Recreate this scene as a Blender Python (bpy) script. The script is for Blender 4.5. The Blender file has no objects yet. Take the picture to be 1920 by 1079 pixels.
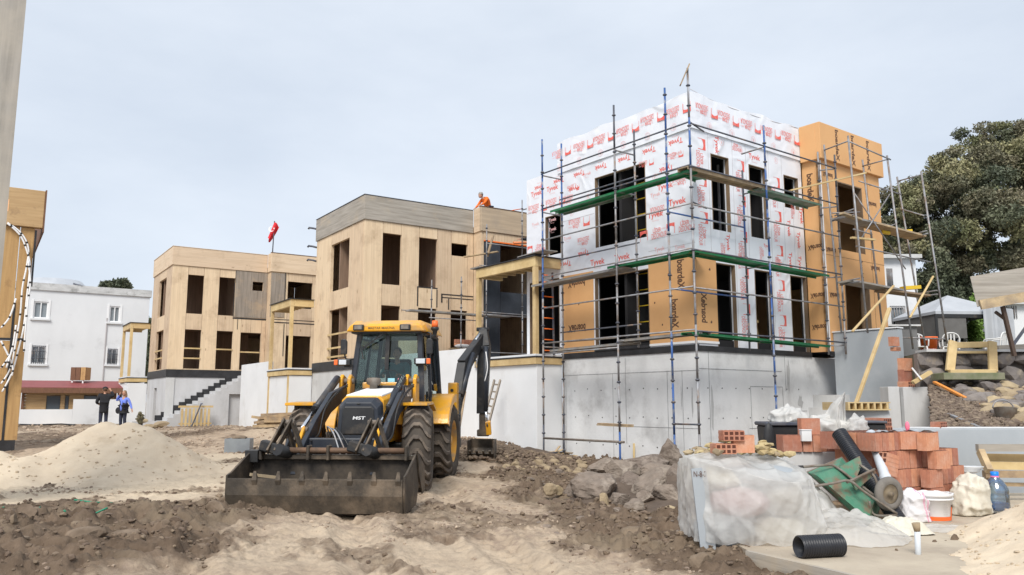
import bpy, bmesh, math, random
import numpy as np
from mathutils import Vector, Matrix
from math import sin, cos, pi, radians, atan, atan2, sqrt
SC = bpy.context.scene
COL = SC.collection
random.seed(7); RNG = np.random.default_rng(7)

# ------------------------------------------------------------------ camera, sky, sun, exposure
F = 1510.0; TH = atan(215/1510.0); H = 1.6
cam_d = bpy.data.cameras.new('camera'); cam = bpy.data.objects.new('camera', cam_d); COL.objects.link(cam)
cam.location = (0, 0, H); cam.rotation_euler = (pi/2+TH, 0, 0)
cam_d.sensor_width = 36; cam_d.lens = F/1920*36; cam_d.clip_start = 0.1; cam_d.clip_end = 3000
SC.camera = cam
W = bpy.data.worlds.new('World'); SC.world = W; W.use_nodes = True
nt = W.node_tree; nt.nodes.clear()
def wn(t, **k):
    n = nt.nodes.new(t)
    for a, b in k.items(): setattr(n, a, b)
    return n
SUN_EL, SUN_AZ = radians(46), radians(-168)      # azimuth from +Y, clockwise
sky = wn('ShaderNodeTexSky', sky_type='NISHITA', sun_disc=False, sun_elevation=SUN_EL, sun_rotation=SUN_AZ)
sky.dust_density = 2.0
tc = wn('ShaderNodeTexCoord'); mp = wn('ShaderNodeMapping'); mp.inputs['Scale'].default_value = (1, 1, 2.6)
nz = wn('ShaderNodeTexNoise'); nz.inputs['Scale'].default_value = 2.2; nz.inputs['Detail'].default_value = 6; nz.inputs['Roughness'].default_value = .55
cr = wn('ShaderNodeValToRGB'); cr.color_ramp.elements[0].position = .36; cr.color_ramp.elements[1].position = .66
cr.color_ramp.elements[0].color = (4.35, 4.8, 5.45, 1); cr.color_ramp.elements[1].color = (5.2, 5.6, 6.15, 1)
mx = wn('ShaderNodeMix', data_type='RGBA'); mx.inputs[0].default_value = .90
bg = wn('ShaderNodeBackground'); bg.inputs['Strength'].default_value = .075; wo = wn('ShaderNodeOutputWorld')
nt.links.new(tc.outputs['Generated'], mp.inputs['Vector']); nt.links.new(mp.outputs[0], nz.inputs['Vector'])
nt.links.new(nz.outputs['Fac'], cr.inputs[0]); nt.links.new(sky.outputs[0], mx.inputs[6]); nt.links.new(cr.outputs[0], mx.inputs[7])
nt.links.new(mx.outputs[2], bg.inputs['Color']); nt.links.new(bg.outputs[0], wo.inputs[0])
sun_d = bpy.data.lights.new('sun', 'SUN'); sun = bpy.data.objects.new('sun', sun_d); COL.objects.link(sun)
sun_d.energy = 1.5; sun_d.angle = radians(24); sun_d.color = (1, .96, .9)
_s = Vector((sin(SUN_AZ)*cos(SUN_EL), cos(SUN_AZ)*cos(SUN_EL), sin(SUN_EL)))
sun.rotation_euler = _s.to_track_quat('Z', 'Y').to_euler()
SC.view_settings.view_transform = 'Standard'; SC.view_settings.look = 'None'; SC.view_settings.gamma = 1
SC.view_settings.use_curve_mapping = False
SC.view_settings.exposure = 1.15

# ------------------------------------------------------------------ helpers: where things stand
def ray(px, py):
    u = (px-960)/F; v = (539.5-py)/F
    return (u, cos(TH)-v*sin(TH), sin(TH)+v*cos(TH))
def at_y(px, py, Y):
    d = ray(px, py); t = Y/d[1]; return Vector((d[0]*t, Y, H+d[2]*t))
def on_z(px, py, z):
    d = ray(px, py); t = (z-H)/d[2]; return Vector((d[0]*t, d[1]*t, z))
class Fr:
    def __init__(s, o, ang): s.o = Vector(o); s.a = radians(ang); s.c = cos(s.a); s.s = sin(s.a)
    def w(s, a, b, z=0): return Vector((s.o[0]+a*s.c-b*s.s, s.o[1]+a*s.s+b*s.c, s.o[2]+z))
    def l(s, p):
        x = p[0]-s.o[0]; y = p[1]-s.o[1]; return Vector((x*s.c+y*s.s, -x*s.s+y*s.c, p[2]-s.o[2]))
    def fx(s, px, py, b=0):
        d = ray(px, py); n = (-s.s, s.c); t = (n[0]*s.o[0]+n[1]*s.o[1]+b)/(n[0]*d[0]+n[1]*d[1])
        return s.l((d[0]*t, d[1]*t, H+d[2]*t))
    def fy(s, px, py, a=0):
        d = ray(px, py); n = (s.c, s.s); t = (n[0]*s.o[0]+n[1]*s.o[1]+a)/(n[0]*d[0]+n[1]*d[1])
        return s.l((d[0]*t, d[1]*t, H+d[2]*t))

# ------------------------------------------------------------------ numpy value noise
def _hash(ix, iy, seed):
    n = (ix.astype(np.int64)*374761393 + iy.astype(np.int64)*668265263 + seed*1442695041) & 0xffffffff
    n = ((n ^ (n >> 13))*1274126177) & 0xffffffff
    return ((n ^ (n >> 16)) & 0xffff)/65535.0
def vnoise(x, y, seed=0):
    ix = np.floor(x); iy = np.floor(y); fx = x-ix; fy = y-iy
    fx = fx*fx*(3-2*fx); fy = fy*fy*(3-2*fy)
    a = _hash(ix, iy, seed); b = _hash(ix+1, iy, seed); c = _hash(ix, iy+1, seed); d = _hash(ix+1, iy+1, seed)
    return (a*(1-fx)+b*fx)*(1-fy)+(c*(1-fx)+d*fx)*fy
def fbm(x, y, octv=4, seed=0, gain=.5):
    s = 0; a = 1; t = 0
    for i in range(octv):
        s = s+a*vnoise(x*2**i+17*i, y*2**i-9*i, seed+i); t += a; a *= gain
    return s/t
def sstep(a, b, x):
    t = np.clip((x-a)/(b-a), 0, 1); return t*t*(3-2*t)

# ------------------------------------------------------------------ materials
MATS = {}
def mat(name, col, rough=.8, col2=None, scale=3.0, detail=6, stretch=(1, 1, 1), bump=0.0, bscale=None, metal=0, spec=.5,
        dirt=None, dscale=1.2, dlo=.45, dhi=.7, rnd=0.0, island=0.0, alpha=1, trans=0, lo=.35, hi=.65, coat=0, ior=1.45, sss=0, bdist=.02, knots=None, ridge=False):
    if name in MATS: return MATS[name]
    m = bpy.data.materials.new(name); m.use_nodes = True; MATS[name] = m
    n = m.node_tree; b = n.nodes['Principled BSDF']; L = n.links.new
    b.inputs['Roughness'].default_value = rough; b.inputs['Metallic'].default_value = metal
    b.inputs['Specular IOR Level'].default_value = spec; b.inputs['Alpha'].default_value = alpha
    b.inputs['Transmission Weight'].default_value = trans; b.inputs['Coat Weight'].default_value = coat; b.inputs['IOR'].default_value = ior
    def nd(t, **k):
        q = n.nodes.new(t)
        for a_, b_ in k.items(): setattr(q, a_, b_)
        return q
    tcn = nd('ShaderNodeTexCoord'); mpn = nd('ShaderNodeMapping'); mpn.inputs['Scale'].default_value = stretch
    L(tcn.outputs['Object'], mpn.inputs[0])
    cur = None
    c1 = (*col, 1)
    if col2:
        q = nd('ShaderNodeTexNoise'); q.inputs['Scale'].default_value = scale; q.inputs['Detail'].default_value = detail; q.inputs['Roughness'].default_value = .6
        L(mpn.outputs[0], q.inputs['Vector'])
        r = nd('ShaderNodeMapRange'); r.inputs[1].default_value = lo; r.inputs[2].default_value = hi; L(q.outputs['Fac'], r.inputs[0])
        x = nd('ShaderNodeMix', data_type='RGBA'); x.inputs[6].default_value = c1; x.inputs[7].default_value = (*col2, 1); L(r.outputs[0], x.inputs[0]); cur = x.outputs[2]
    if dirt:
        q = nd('ShaderNodeTexNoise'); q.inputs['Scale'].default_value = dscale; q.inputs['Detail'].default_value = 8; q.inputs['Roughness'].default_value = .65
        L(tcn.outputs['Object'], q.inputs['Vector'])
        r = nd('ShaderNodeMapRange'); r.inputs[1].default_value = dlo; r.inputs[2].default_value = dhi; L(q.outputs['Fac'], r.inputs[0])
        x = nd('ShaderNodeMix', data_type='RGBA'); x.inputs[6].default_value = c1; x.inputs[7].default_value = (*dirt, 1); L(r.outputs[0], x.inputs[0])
        if cur: L(cur, x.inputs[6])
        cur = x.outputs[2]
    if knots:
        kp = nd('ShaderNodeMapping'); kp.inputs['Scale'].default_value = knots; L(tcn.outputs['Object'], kp.inputs[0])
        v = nd('ShaderNodeTexVoronoi'); v.inputs['Scale'].default_value = 1.0; L(kp.outputs[0], v.inputs['Vector'])
        r = nd('ShaderNodeMapRange'); r.inputs[1].default_value = .05; r.inputs[2].default_value = .11; r.inputs[3].default_value = .55; r.inputs[4].default_value = 0; L(v.outputs['Distance'], r.inputs[0])
        x = nd('ShaderNodeMix', data_type='RGBA'); x.inputs[6].default_value = c1; x.inputs[7].default_value = (.20, .11, .055, 1); L(r.outputs[0], x.inputs[0]); L(cur, x.inputs[6]); cur = x.outputs[2]
        # board strips of the panel, each a little different
        wv = nd('ShaderNodeTexVoronoi', feature='F1'); wv.inputs['Randomness'].default_value = 0; wp_ = nd('ShaderNodeMapping'); big = 7.0
        wp_.inputs['Scale'].default_value = (big, big, .0001) if knots[2] < knots[0] else (.0001, .0001, big); L(tcn.outputs['Object'], wp_.inputs[0]); L(wp_.outputs[0], wv.inputs['Vector'])
        r = nd('ShaderNodeMapRange'); r.inputs[3].default_value = .95; r.inputs[4].default_value = 1.04; sx_ = nd('ShaderNodeSeparateColor'); L(wv.outputs['Color'], sx_.inputs[0]); L(sx_.outputs[0], r.inputs[0])
        h = nd('ShaderNodeHueSaturation'); L(r.outputs[0], h.inputs['Value']); L(cur, h.inputs['Color']); cur = h.outputs[0]
    for amt, src in ((rnd, 'obj'), (island, 'isl')):
        if amt:
            o = nd('ShaderNodeObjectInfo').outputs['Random'] if src == 'obj' else nd('ShaderNodeNewGeometry').outputs['Random Per Island']
            r = nd('ShaderNodeMapRange'); r.inputs[3].default_value = 1-amt; r.inputs[4].default_value = 1+amt; L(o, r.inputs[0])
            h = nd('ShaderNodeHueSaturation'); L(r.outputs[0], h.inputs['Value']); h.inputs['Color'].default_value = c1
            if cur: L(cur, h.inputs['Color'])
            r2 = nd('ShaderNodeMapRange'); r2.inputs[3].default_value = .5-amt*.03; r2.inputs[4].default_value = .5+amt*.03; L(o, r2.inputs[0]); L(r2.outputs[0], h.inputs['Hue'])
            cur = h.outputs[0]
    if cur: L(cur, b.inputs['Base Color'])
    else: b.inputs['Base Color'].default_value = c1
    if bump:
        q = nd('ShaderNodeTexNoise')
        if ridge: q.noise_type = 'RIDGED_MULTIFRACTAL'; q.inputs['Distortion'].default_value = 1.2
        q.inputs['Scale'].default_value = bscale or scale*3; q.inputs['Detail'].default_value = 8; q.inputs['Roughness'].default_value = .6
        L(mpn.outputs[0], q.inputs['Vector'])
        u = nd('ShaderNodeBump'); u.inputs['Strength'].default_value = bump; u.inputs['Distance'].default_value = bdist
        L(q.outputs['Fac'], u.inputs['Height']); L(u.outputs[0], b.inputs['Normal'])
    return m
wood = mat('clt_wood', (.70, .54, .37), .75, (.61, .455, .30), 1.6, 8, (9, 9, .5), .25, 2.5, dirt=(.44, .31, .20), dscale=1.1, dlo=.50, dhi=.78, rnd=.13, knots=(2.6, 2.6, 1.1))
woodh = mat('clt_wood_horizontal', (.71, .55, .39), .75, (.62, .47, .32), 1.6, 8, (.5, .5, 9), .25, 2.5, dirt=(.44, .32, .21), dscale=1.1, dlo=.54, dhi=.8, rnd=.07, knots=(1.1, 1.1, 2.6))
greyh = mat('weathered_wood_horizontal', (.43, .39, .335), .85, (.28, .25, .21), 1.5, 8, (.5, .5, 8), .3, 2.5, dirt=(.47, .38, .27), dscale=.9, dlo=.55, dhi=.75)
greyv = mat('weathered_wood_vertical', (.34, .29, .24), .85, (.22, .185, .15), 1.5, 8, (8, 8, .5), .3, 2.5, dirt=(.44, .33, .22), dscale=1.3, dlo=.5, dhi=.75)
timber = mat('fresh_timber', (.66, .50, .26), .7, (.52, .37, .17), 2, 8, (1, 1, 1), .2, 12, dirt=(.45, .32, .16), dscale=3, dlo=.5, dhi=.8, rnd=.08)
plank_m = mat('rough_plank', (.50, .37, .22), .85, (.30, .21, .13), 4, 8, (1, 1, 1), .4, 20, dirt=(.25, .2, .15), dscale=3, rnd=.18)
concrete = mat('concrete', (.77, .775, .775), .85, (.67, .675, .675), 1.2, 8, (1, 1, .8), .35, 14, dirt=(.42, .415, .41), dscale=.9, dlo=.53, dhi=.76)
concrete2 = mat('pale_concrete', (.58, .58, .575), .88, (.50, .50, .49), 1.5, 8, (1.5, 1.5, .5), .3, 12, dirt=(.32, .31, .30), dscale=.9, dlo=.57, dhi=.8)
patch_m = mat('dark_concrete_patch', (.26, .265, .27), .9, (.40, .40, .40), 3, 8, (3, 3, 1), .5, 14, lo=.42, hi=.62)
stucco = mat('grey_render', (.38, .41, .435), .8, (.33, .36, .385), .8, 6, (1, 1, .4), .15, 20, dirt=(.44, .46, .48), dscale=.9, dlo=.5, dhi=.8)
white_pl = mat('white_plaster', (.76, .77, .78), .8, (.70, .71, .72), .7, 6, (1, 1, 1), .12, 18, dirt=(.52, .50, .46), dscale=.55, dlo=.56, dhi=.85)
old_white = mat('old_white_paint', (.74, .75, .76), .85, (.67, .68, .69), .5, 8, (1, 1, .5), .15, 9, dirt=(.42, .42, .42), dscale=.5, dlo=.58, dhi=.9)
black_mem = mat('black_membrane', (.018, .018, .02), .55, (.035, .035, .038), 3, 5, bump=.3, bscale=6)
dark_mem = mat('dark_blue_membrane', (.045, .052, .065), .6, (.028, .032, .04), 2, 6, bump=.25, bscale=5)
shade_int = mat('shaded_interior', (.018, .017, .018), .9)  # near black: the shade of the rooms is put into the colour
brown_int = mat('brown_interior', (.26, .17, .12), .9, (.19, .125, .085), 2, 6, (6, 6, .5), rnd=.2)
membrane = mat('white_house_wrap', (.79, .80, .835), .5, (.73, .745, .785), 1.0, 8, (1, 1, 1), .55, 1.5, bdist=.08, dirt=(.68, .68, .70), dscale=.8, dlo=.58, dhi=.85, ridge=True)
red_print = mat('red_print', (.78, .13, .10), .6, (.80, .35, .32), 9, 3, lo=.5, hi=.8)
pale_print = mat('pale_red_print', (.80, .36, .35), .6, (.78, .58, .58), 9, 3)
grey_print = mat('grey_print', (.45, .42, .42), .6)
orange_b = mat('orange_board', (.71, .40, .175), .75, (.65, .355, .15), .7, 6, bump=.1, bscale=8, dirt=(.55, .30, .13), dscale=1.6, dlo=.62, dhi=.8)
board_print = mat('dark_print', (.12, .06, .035), .7)
steel = mat('galvanised_tube', (.34, .35, .37), .5, (.22, .20, .19), 5, 6, metal=.35, dirt=(.26, .17, .11), dscale=4, dlo=.52, dhi=.7)
blue_t = mat('blue_painted_tube', (.035, .10, .32), .5, (.05, .12, .28), 6, 6, metal=.1, dirt=(.33, .33, .34), dscale=3, dlo=.5, dhi=.62)
darkst = mat('dark_painted_tube', (.07, .08, .11), .5, (.12, .12, .13), 6, 6, metal=.3, dirt=(.28, .2, .15), dscale=4, dlo=.55, dhi=.7)
green_p = mat('green_platform', (.018, .21, .075), .5, (.012, .14, .05), 3, 6, metal=.1, dirt=(.12, .25, .14), dscale=2, dlo=.55, dhi=.75)
dgreen_p = mat('dirty_green_platform', (.05, .17, .09), .6, (.17, .2, .16), 3, 6, dirt=(.3, .3, .27), dscale=2, dlo=.5, dhi=.7)
grey_p = mat('grey_platform', (.34, .34, .34), .6, (.22, .21, .2), 4, 6, metal=.2, dirt=(.36, .3, .22), dscale=3)
yellow_l = mat('yellow_steel', (.75, .50, .03), .5)
jcb_y = mat('machine_yellow', (.83, .40, .015), .35, (.68, .32, .02), 2, 5, dirt=(.34, .25, .15), dscale=2.4, dlo=.47, dhi=.72, coat=.15)
jcb_k = mat('machine_dark_grey', (.022, .027, .038), .42, (.035, .04, .05), 3, 5, dirt=(.15, .12, .09), dscale=2.4, dlo=.54, dhi=.8)
jcb_b = mat('machine_black', (.018, .018, .02), .45, (.03, .03, .03), 5, 5, dirt=(.12, .095, .07), dscale=3, dlo=.55, dhi=.82)
bucket_m = mat('worn_bucket_steel', (.095, .075, .055), .6, (.05, .041, .032), 4, 8, metal=.25, bump=.4, bscale=14, dirt=(.24, .18, .125), dscale=1.8, dlo=.48, dhi=.74)
chrome = mat('chrome_rod', (.75, .76, .78), .18, metal=1)
bucket_in = mat('shaded_bucket_inside', (.022, .018, .015), .75, (.045, .036, .028), 4, 8, dirt=(.09, .07, .05), dscale=2)  # bucket steel again, with the shade of its inside put into the colour
rubber_d = mat('dark_rubber', (.06, .05, .042), .9, (.09, .075, .06), 5, 6)
rubber = mat('dusty_rubber', (.15, .122, .098), .9, (.055, .047, .042), 5, 8, bump=.5, bscale=20, dirt=(.23, .18, .135), dscale=3, dlo=.45, dhi=.7)
sand_m = mat('pale_sand', (.68, .565, .42), .95, (.60, .49, .36), 2.5, 8, bump=.5, bscale=30, dirt=(.46, .36, .25), dscale=1.1, dlo=.58, dhi=.78)
rock_m = mat('boulder_stone', (.25, .20, .162), .9, (.14, .112, .09), 3, 8, bump=.9, bscale=9, dirt=(.37, .31, .255), dscale=2.6, dlo=.52, dhi=.7, rnd=.14)
stone_m = mat('wall_stone', (.235, .205, .185), .9, (.14, .122, .115), 3, 8, bump=.6, bscale=9, dirt=(.36, .29, .2), dscale=2, dlo=.55, dhi=.75, rnd=.28)
tan_stone = mat('tan_stone', (.42, .33, .21), .9, (.31, .24, .15), 3, 8, bump=.6, bscale=9, rnd=.15)
soil_d = mat('dark_soil_clods', (.215, .158, .112), .95, (.13, .094, .066), 5, 6, bump=.5, bscale=20, island=.25)
soil_l = mat('dry_soil_clods', (.40, .31, .235), .95, (.29, .22, .165), 5, 6, bump=.5, bscale=20, island=.25)
brick_m = mat('hollow_brick_clay', (.52, .235, .145), .88, (.42, .18, .11), 8, 6, bump=.2, bscale=30, dirt=(.58, .36, .27), dscale=5, dlo=.48, dhi=.78, rnd=.26)
hole_m = mat('brick_hole_dark', (.10, .035, .022), .95)
red_roof = mat('red_roof_sheet', (.28, .075, .075), .6, (.22, .06, .06), 2, 5)
pvc = mat('grey_white_pipe', (.62, .66, .70), .4, (.54, .57, .60), 5, 5, dirt=(.4, .37, .33), dscale=5, dlo=.58, dhi=.8)
black_pipe = mat('black_corrugated_pipe', (.014, .015, .02), .38, (.022, .024, .03), 4, 4, dirt=(.10, .09, .08), dscale=5, dlo=.6, dhi=.9)
barrow_g = mat('rusty_green_paint', (.055, .21, .13), .6, (.10, .24, .16), 6, 6, bump=.3, bscale=20, dirt=(.20, .13, .085), dscale=3.5, dlo=.47, dhi=.6)
rust_t = mat('dirty_steel_tube', (.24, .22, .19), .65, (.16, .12, .09), 8, 6, metal=.2)
plastic_w = mat('white_plastic', (.76, .76, .76), .45, (.68, .68, .67), 4, 4)
sack_w = mat('white_woven_sack', (.76, .75, .77), .75, (.66, .65, .66), 4, 6, bump=.5, bscale=6, bdist=.03)
sack_b = mat('cream_sack', (.70, .66, .56), .75, (.57, .53, .44), 3, 6, bump=.5, bscale=5, bdist=.04)
orange_pl = mat('orange_plastic', (.85, .16, .035), .45)
skin_m = mat('skin', (.50, .27, .18), .6); hair_m = mat('brown_hair', (.10, .06, .035), .7); hairl_m = mat('light_brown_hair', (.25, .16, .09), .7)
blackc = mat('black_cloth', (.014, .014, .017), .85, (.02, .02, .024), 5, 4, bump=.3, bscale=8); bluec = mat('light_blue_cloth', (.17, .25, .74), .8)
orangec = mat('orange_cloth', (.85, .17, .02), .8); jeans = mat('dark_trousers', (.03, .035, .06), .85)
red_cl = mat('red_flag_cloth', (.68, .02, .03), .7); white_m = mat('flat_white', (.8, .8, .8), .7)
tent_m = mat('white_tent_fabric', (.46, .48, .51), .7, (.40, .42, .45), 1.5, 5, bump=.2, bscale=2); tentg = mat('grey_mesh_fabric', (.15, .145, .14), .85, (.12, .115, .11), 3, 4)
bark = mat('tree_bark', (.09, .075, .06), .9, (.05, .042, .036), 6, 6, (1, 1, .3), .6, 14)
def leaf_mat(name, a, b):
    m = mat(name, a, .6, b, .45, 4, island=.3, lo=.4, hi=.6); bs = m.node_tree.nodes['Principled BSDF']; bs.inputs['Subsurface Weight'].default_value = 0
    return m
leaf_a = leaf_mat('olive_green_leaves', (.17, .18, .085), (.30, .275, .145)); leaf_b = leaf_mat('dark_leaves', (.075, .09, .055), (.15, .16, .095)); leaf_c = leaf_mat('brown_olive_leaves', (.21, .18, .11), (.14, .14, .085))
# clear panes: thin glass that lets light through
def glass_mat(name, tint, fac=.25, rough=.05):
    m = bpy.data.materials.new(name); m.use_nodes = True; n = m.node_tree; n.nodes.clear(); L = n.links.new
    o = n.nodes.new('ShaderNodeOutputMaterial'); t = n.nodes.new('ShaderNodeBsdfTransparent'); t.inputs[0].default_value = (*tint, 1)
    g = n.nodes.new('ShaderNodeBsdfGlossy'); g.inputs['Roughness'].default_value = rough; g.inputs[0].default_value = (.9, .95, .95, 1)
    f = n.nodes.new('ShaderNodeFresnel'); f.inputs[0].default_value = 1.5
    a = n.nodes.new('ShaderNodeMath'); a.operation = 'ADD'; a.inputs[1].default_value = fac; a.use_clamp = True
    x = n.nodes.new('ShaderNodeMixShader'); L(f.outputs[0], a.inputs[0]); L(a.outputs[0], x.inputs[0]); L(t.outputs[0], x.inputs[1]); L(g.outputs[0], x.inputs[2]); L(x.outputs[0], o.inputs[0])
    MATS[name] = m; return m
cab_glass = glass_mat('cab_glass', (.76, .83, .82), .0, .02)
win_glass = mat('house_window_glass', (.10, .12, .14), .12)
# translucent plastic film
def film_mat(name, base, op, bump=.6, bs=5):
    m = mat(name, base, .24, tuple(c*.9 for c in base), 3, 6, bump=bump, bscale=bs, bdist=.04); n = m.node_tree; b = n.nodes['Principled BSDF']; L = n.links.new
    o = [q for q in n.nodes if q.type == 'OUTPUT_MATERIAL'][0]
    t = n.nodes.new('ShaderNodeBsdfTransparent'); t.inputs[0].default_value = (.95, .95, .94, 1); x = n.nodes.new('ShaderNodeMixShader')
    q = n.nodes.new('ShaderNodeTexNoise'); q.noise_type = 'RIDGED_MULTIFRACTAL'; q.inputs['Scale'].default_value = 3.4; q.inputs['Detail'].default_value = 5; q.inputs['Distortion'].default_value = .8
    tcn = n.nodes.new('ShaderNodeTexCoord'); L(tcn.outputs['Object'], q.inputs['Vector'])
    r = n.nodes.new('ShaderNodeMapRange'); r.inputs[1].default_value = .2; r.inputs[2].default_value = 1.1; r.inputs[3].default_value = op-.22; r.inputs[4].default_value = min(1, op+.22); L(q.outputs['Fac'], r.inputs[0])
    bu_ = [z for z in n.nodes if z.type == 'BUMP'][0]; b2 = n.nodes.new('ShaderNodeBump'); b2.inputs['Strength'].default_value = .9; b2.inputs['Distance'].default_value = .05; L(q.outputs['Fac'], b2.inputs['Height']); L(bu_.outputs[0], b2.inputs['Normal']); L(b2.outputs[0], b.inputs['Normal'])
    tl = n.nodes.new('ShaderNodeBsdfTranslucent'); tl.inputs[0].default_value = (*base, 1); y = n.nodes.new('ShaderNodeMixShader'); y.inputs[0].default_value = .35
    L(b.outputs[0], y.inputs[1]); L(tl.outputs[0], y.inputs[2])
    L(r.outputs[0], x.inputs[0]); L(t.outputs[0], x.inputs[1]); L(y.outputs[0], x.inputs[2]); L(x.outputs[0], o.inputs[0])
    return m
film = film_mat('milky_plastic_film', (.88, .87, .845), .80, .8, 4)
film2 = film_mat('white_plastic_bag_film', (.82, .81, .78), 1.12)
bottle_m = glass_mat('blue_bottle_plastic', (.55, .72, .92), .18, .12)

# ------------------------------------------------------------------ mesh builder
class MB:
    def __init__(s): s.v = []; s.f = []; s.mi = []; s.sm = []
    def add(s, vs, fs, m=0, sm=False):
        o = len(s.v); s.v.extend([tuple(p) for p in vs])
        for f in fs: s.f.append(tuple(i+o for i in f)); s.mi.append(m); s.sm.append(sm)
        return s
    def hexa(s, p, m=0):   # 8 points: 4 bottom loop, 4 top loop
        return s.add(p, [(3, 2, 1, 0), (4, 5, 6, 7), (0, 1, 5, 4), (1, 2, 6, 5), (2, 3, 7, 6), (3, 0, 4, 7)], m)
    def box(s, x0, x1, y0, y1, z0, z1, m=0):
        return s.hexa([(x0, y0, z0), (x1, y0, z0), (x1, y1, z0), (x0, y1, z0), (x0, y0, z1), (x1, y0, z1), (x1, y1, z1), (x0, y1, z1)], m)
    def obox(s, c, ax, ay, az, m=0):
        c, ax, ay, az = map(Vector, (c, ax, ay, az))
        return s.hexa([c-ax-ay-az, c+ax-ay-az, c+ax+ay-az, c-ax+ay-az, c-ax-ay+az, c+ax-ay+az, c+ax+ay+az, c-ax+ay+az], m)
    def beam(s, p0, p1, w, h, m=0, up=(0, 0, 1), w1=None, h1=None):
        p0 = Vector(p0); p1 = Vector(p1); d = (p1-p0).normalized(); u = Vector(up)
        if abs(d.dot(u)) > .95: u = Vector((0, 1, 0))
        r = d.cross(u).normalized(); u = r.cross(d); w1 = w if w1 is None else w1; h1 = h if h1 is None else h1
        q = []
        for p, a, b in ((p0, w, h), (p1, w1, h1)):
            q += [p-r*a/2-u*b/2, p+r*a/2-u*b/2, p+r*a/2+u*b/2, p-r*a/2+u*b/2]
        return s.hexa(q, m)
    def tube(s, p0, p1, r, n=8, r1=None, m=0, sm=True, caps=True):
        return s.path([p0, p1], [r, r if r1 is None else r1], n, m, sm, caps)
    def path(s, pts, r, n=8, m=0, sm=True, caps=True):
        pts = [Vector(p) for p in pts]; rs = r if isinstance(r, (list, tuple)) else [r]*len(pts)
        vs = []; prev = None
        for i, p in enumerate(pts):
            d = (pts[min(i+1, len(pts)-1)]-pts[max(i-1, 0)]).normalized()
            if prev is None:
                a = Vector((0, 0, 1)) if abs(d.z) < .9 else Vector((1, 0, 0)); e = d.cross(a).normalized()
            else:
                e = (prev-d*prev.dot(d)).normalized()
            prev = e; g = d.cross(e)
            for k in range(n):
                t = 2*pi*k/n; vs.append(p+e*cos(t)*rs[i]+g*sin(t)*rs[i])
        fs = [(i*n+k, i*n+(k+1) % n, (i+1)*n+(k+1) % n, (i+1)*n+k) for i in range(len(pts)-1) for k in range(n)]
        s.add(vs, fs, m, sm)
        if caps:
            o = len(s.v)-len(vs); s.f.append(tuple(o+k for k in range(n))[::-1]); s.mi.append(m); s.sm.append(False)
            s.f.append(tuple(o+(len(pts)-1)*n+k for k in range(n))); s.mi.append(m); s.sm.append(False)
        return s
    def prism(s, poly, axis, t0, t1, m=0):   # poly = 2D points in the two other axes (cyclic order xyz minus axis)
        def P(a, b, t): return {'x': (t, a, b), 'y': (a, t, b), 'z': (a, b, t)}[axis]
        n = len(poly); vs = [P(a, b, t0) for a, b in poly]+[P(a, b, t1) for a, b in poly]
        fs = [tuple(range(n))[::-1], tuple(range(n, 2*n))]+[(i, (i+1) % n, n+(i+1) % n, n+i) for i in range(n)]
        return s.add(vs, fs, m)
    def lathe(s, prof, c=(0, 0, 0), axis='z', n=24, m=0, sm=True, a0=0, a1=2*pi):
        c = Vector(c); full = abs(a1-a0-2*pi) < 1e-6; nn = n if full else n+1; vs = []
        for r, h in prof:
            for k in range(nn):
                t = a0+(a1-a0)*k/n; a, b = r*cos(t), r*sin(t)
                vs.append(c+Vector({'z': (a, b, h), 'x': (h, a, b), 'y': (a, h, b)}[axis]))
        fs = [(i*nn+k, i*nn+(k+1) % nn, (i+1)*nn+(k+1) % nn, (i+1)*nn+k) for i in range(len(prof)-1) for k in range(nn if full else n)]
        return s.add(vs, fs, m, sm)
    def ell(s, c, r, n=10, m=0, sm=True, rot=None):
        vs = []; fs = []; h = n//2+1
        for i in range(h+1):
            ph = pi*i/h
            for k in range(n):
                t = 2*pi*k/n; v = Vector((sin(ph)*cos(t)*r[0], sin(ph)*sin(t)*r[1], cos(ph)*r[2]))
                if rot: v = rot @ v
                vs.append(Vector(c)+v)
        fs = [(i*n+k, (i+1)*n+k, (i+1)*n+(k+1) % n, i*n+(k+1) % n) for i in range(h) for k in range(n)]
        return s.add(vs, fs, m, sm)
    def quad(s, a, b, c, d, m=0, sm=False): return s.add([a, b, c, d], [(0, 1, 2, 3)], m, sm)
    def wall(s, axis, pos, thick, a0, a1, z0, z1, holes, m=0):   # slab with openings, axis 'x': plane x=pos..pos+thick, runs along y
        A = sorted({a0, a1, *[h[0] for h in holes], *[h[1] for h in holes]}); Z = sorted({z0, z1, *[h[2] for h in holes], *[h[3] for h in holes]})
        A = [a for a in A if a0 <= a <= a1]; Z = [z for z in Z if z0 <= z <= z1]
        def solid(i, j):
            if i < 0 or j < 0 or i >= len(A)-1 or j >= len(Z)-1: return False
            ca, cz = (A[i]+A[i+1])/2, (Z[j]+Z[j+1])/2
            return not any(h[0] < ca < h[1] and h[2] < cz < h[3] for h in holes)
        P = (lambda a, t, z: (t, a, z)) if axis == 'x' else (lambda a, t, z: (a, t, z))
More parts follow.
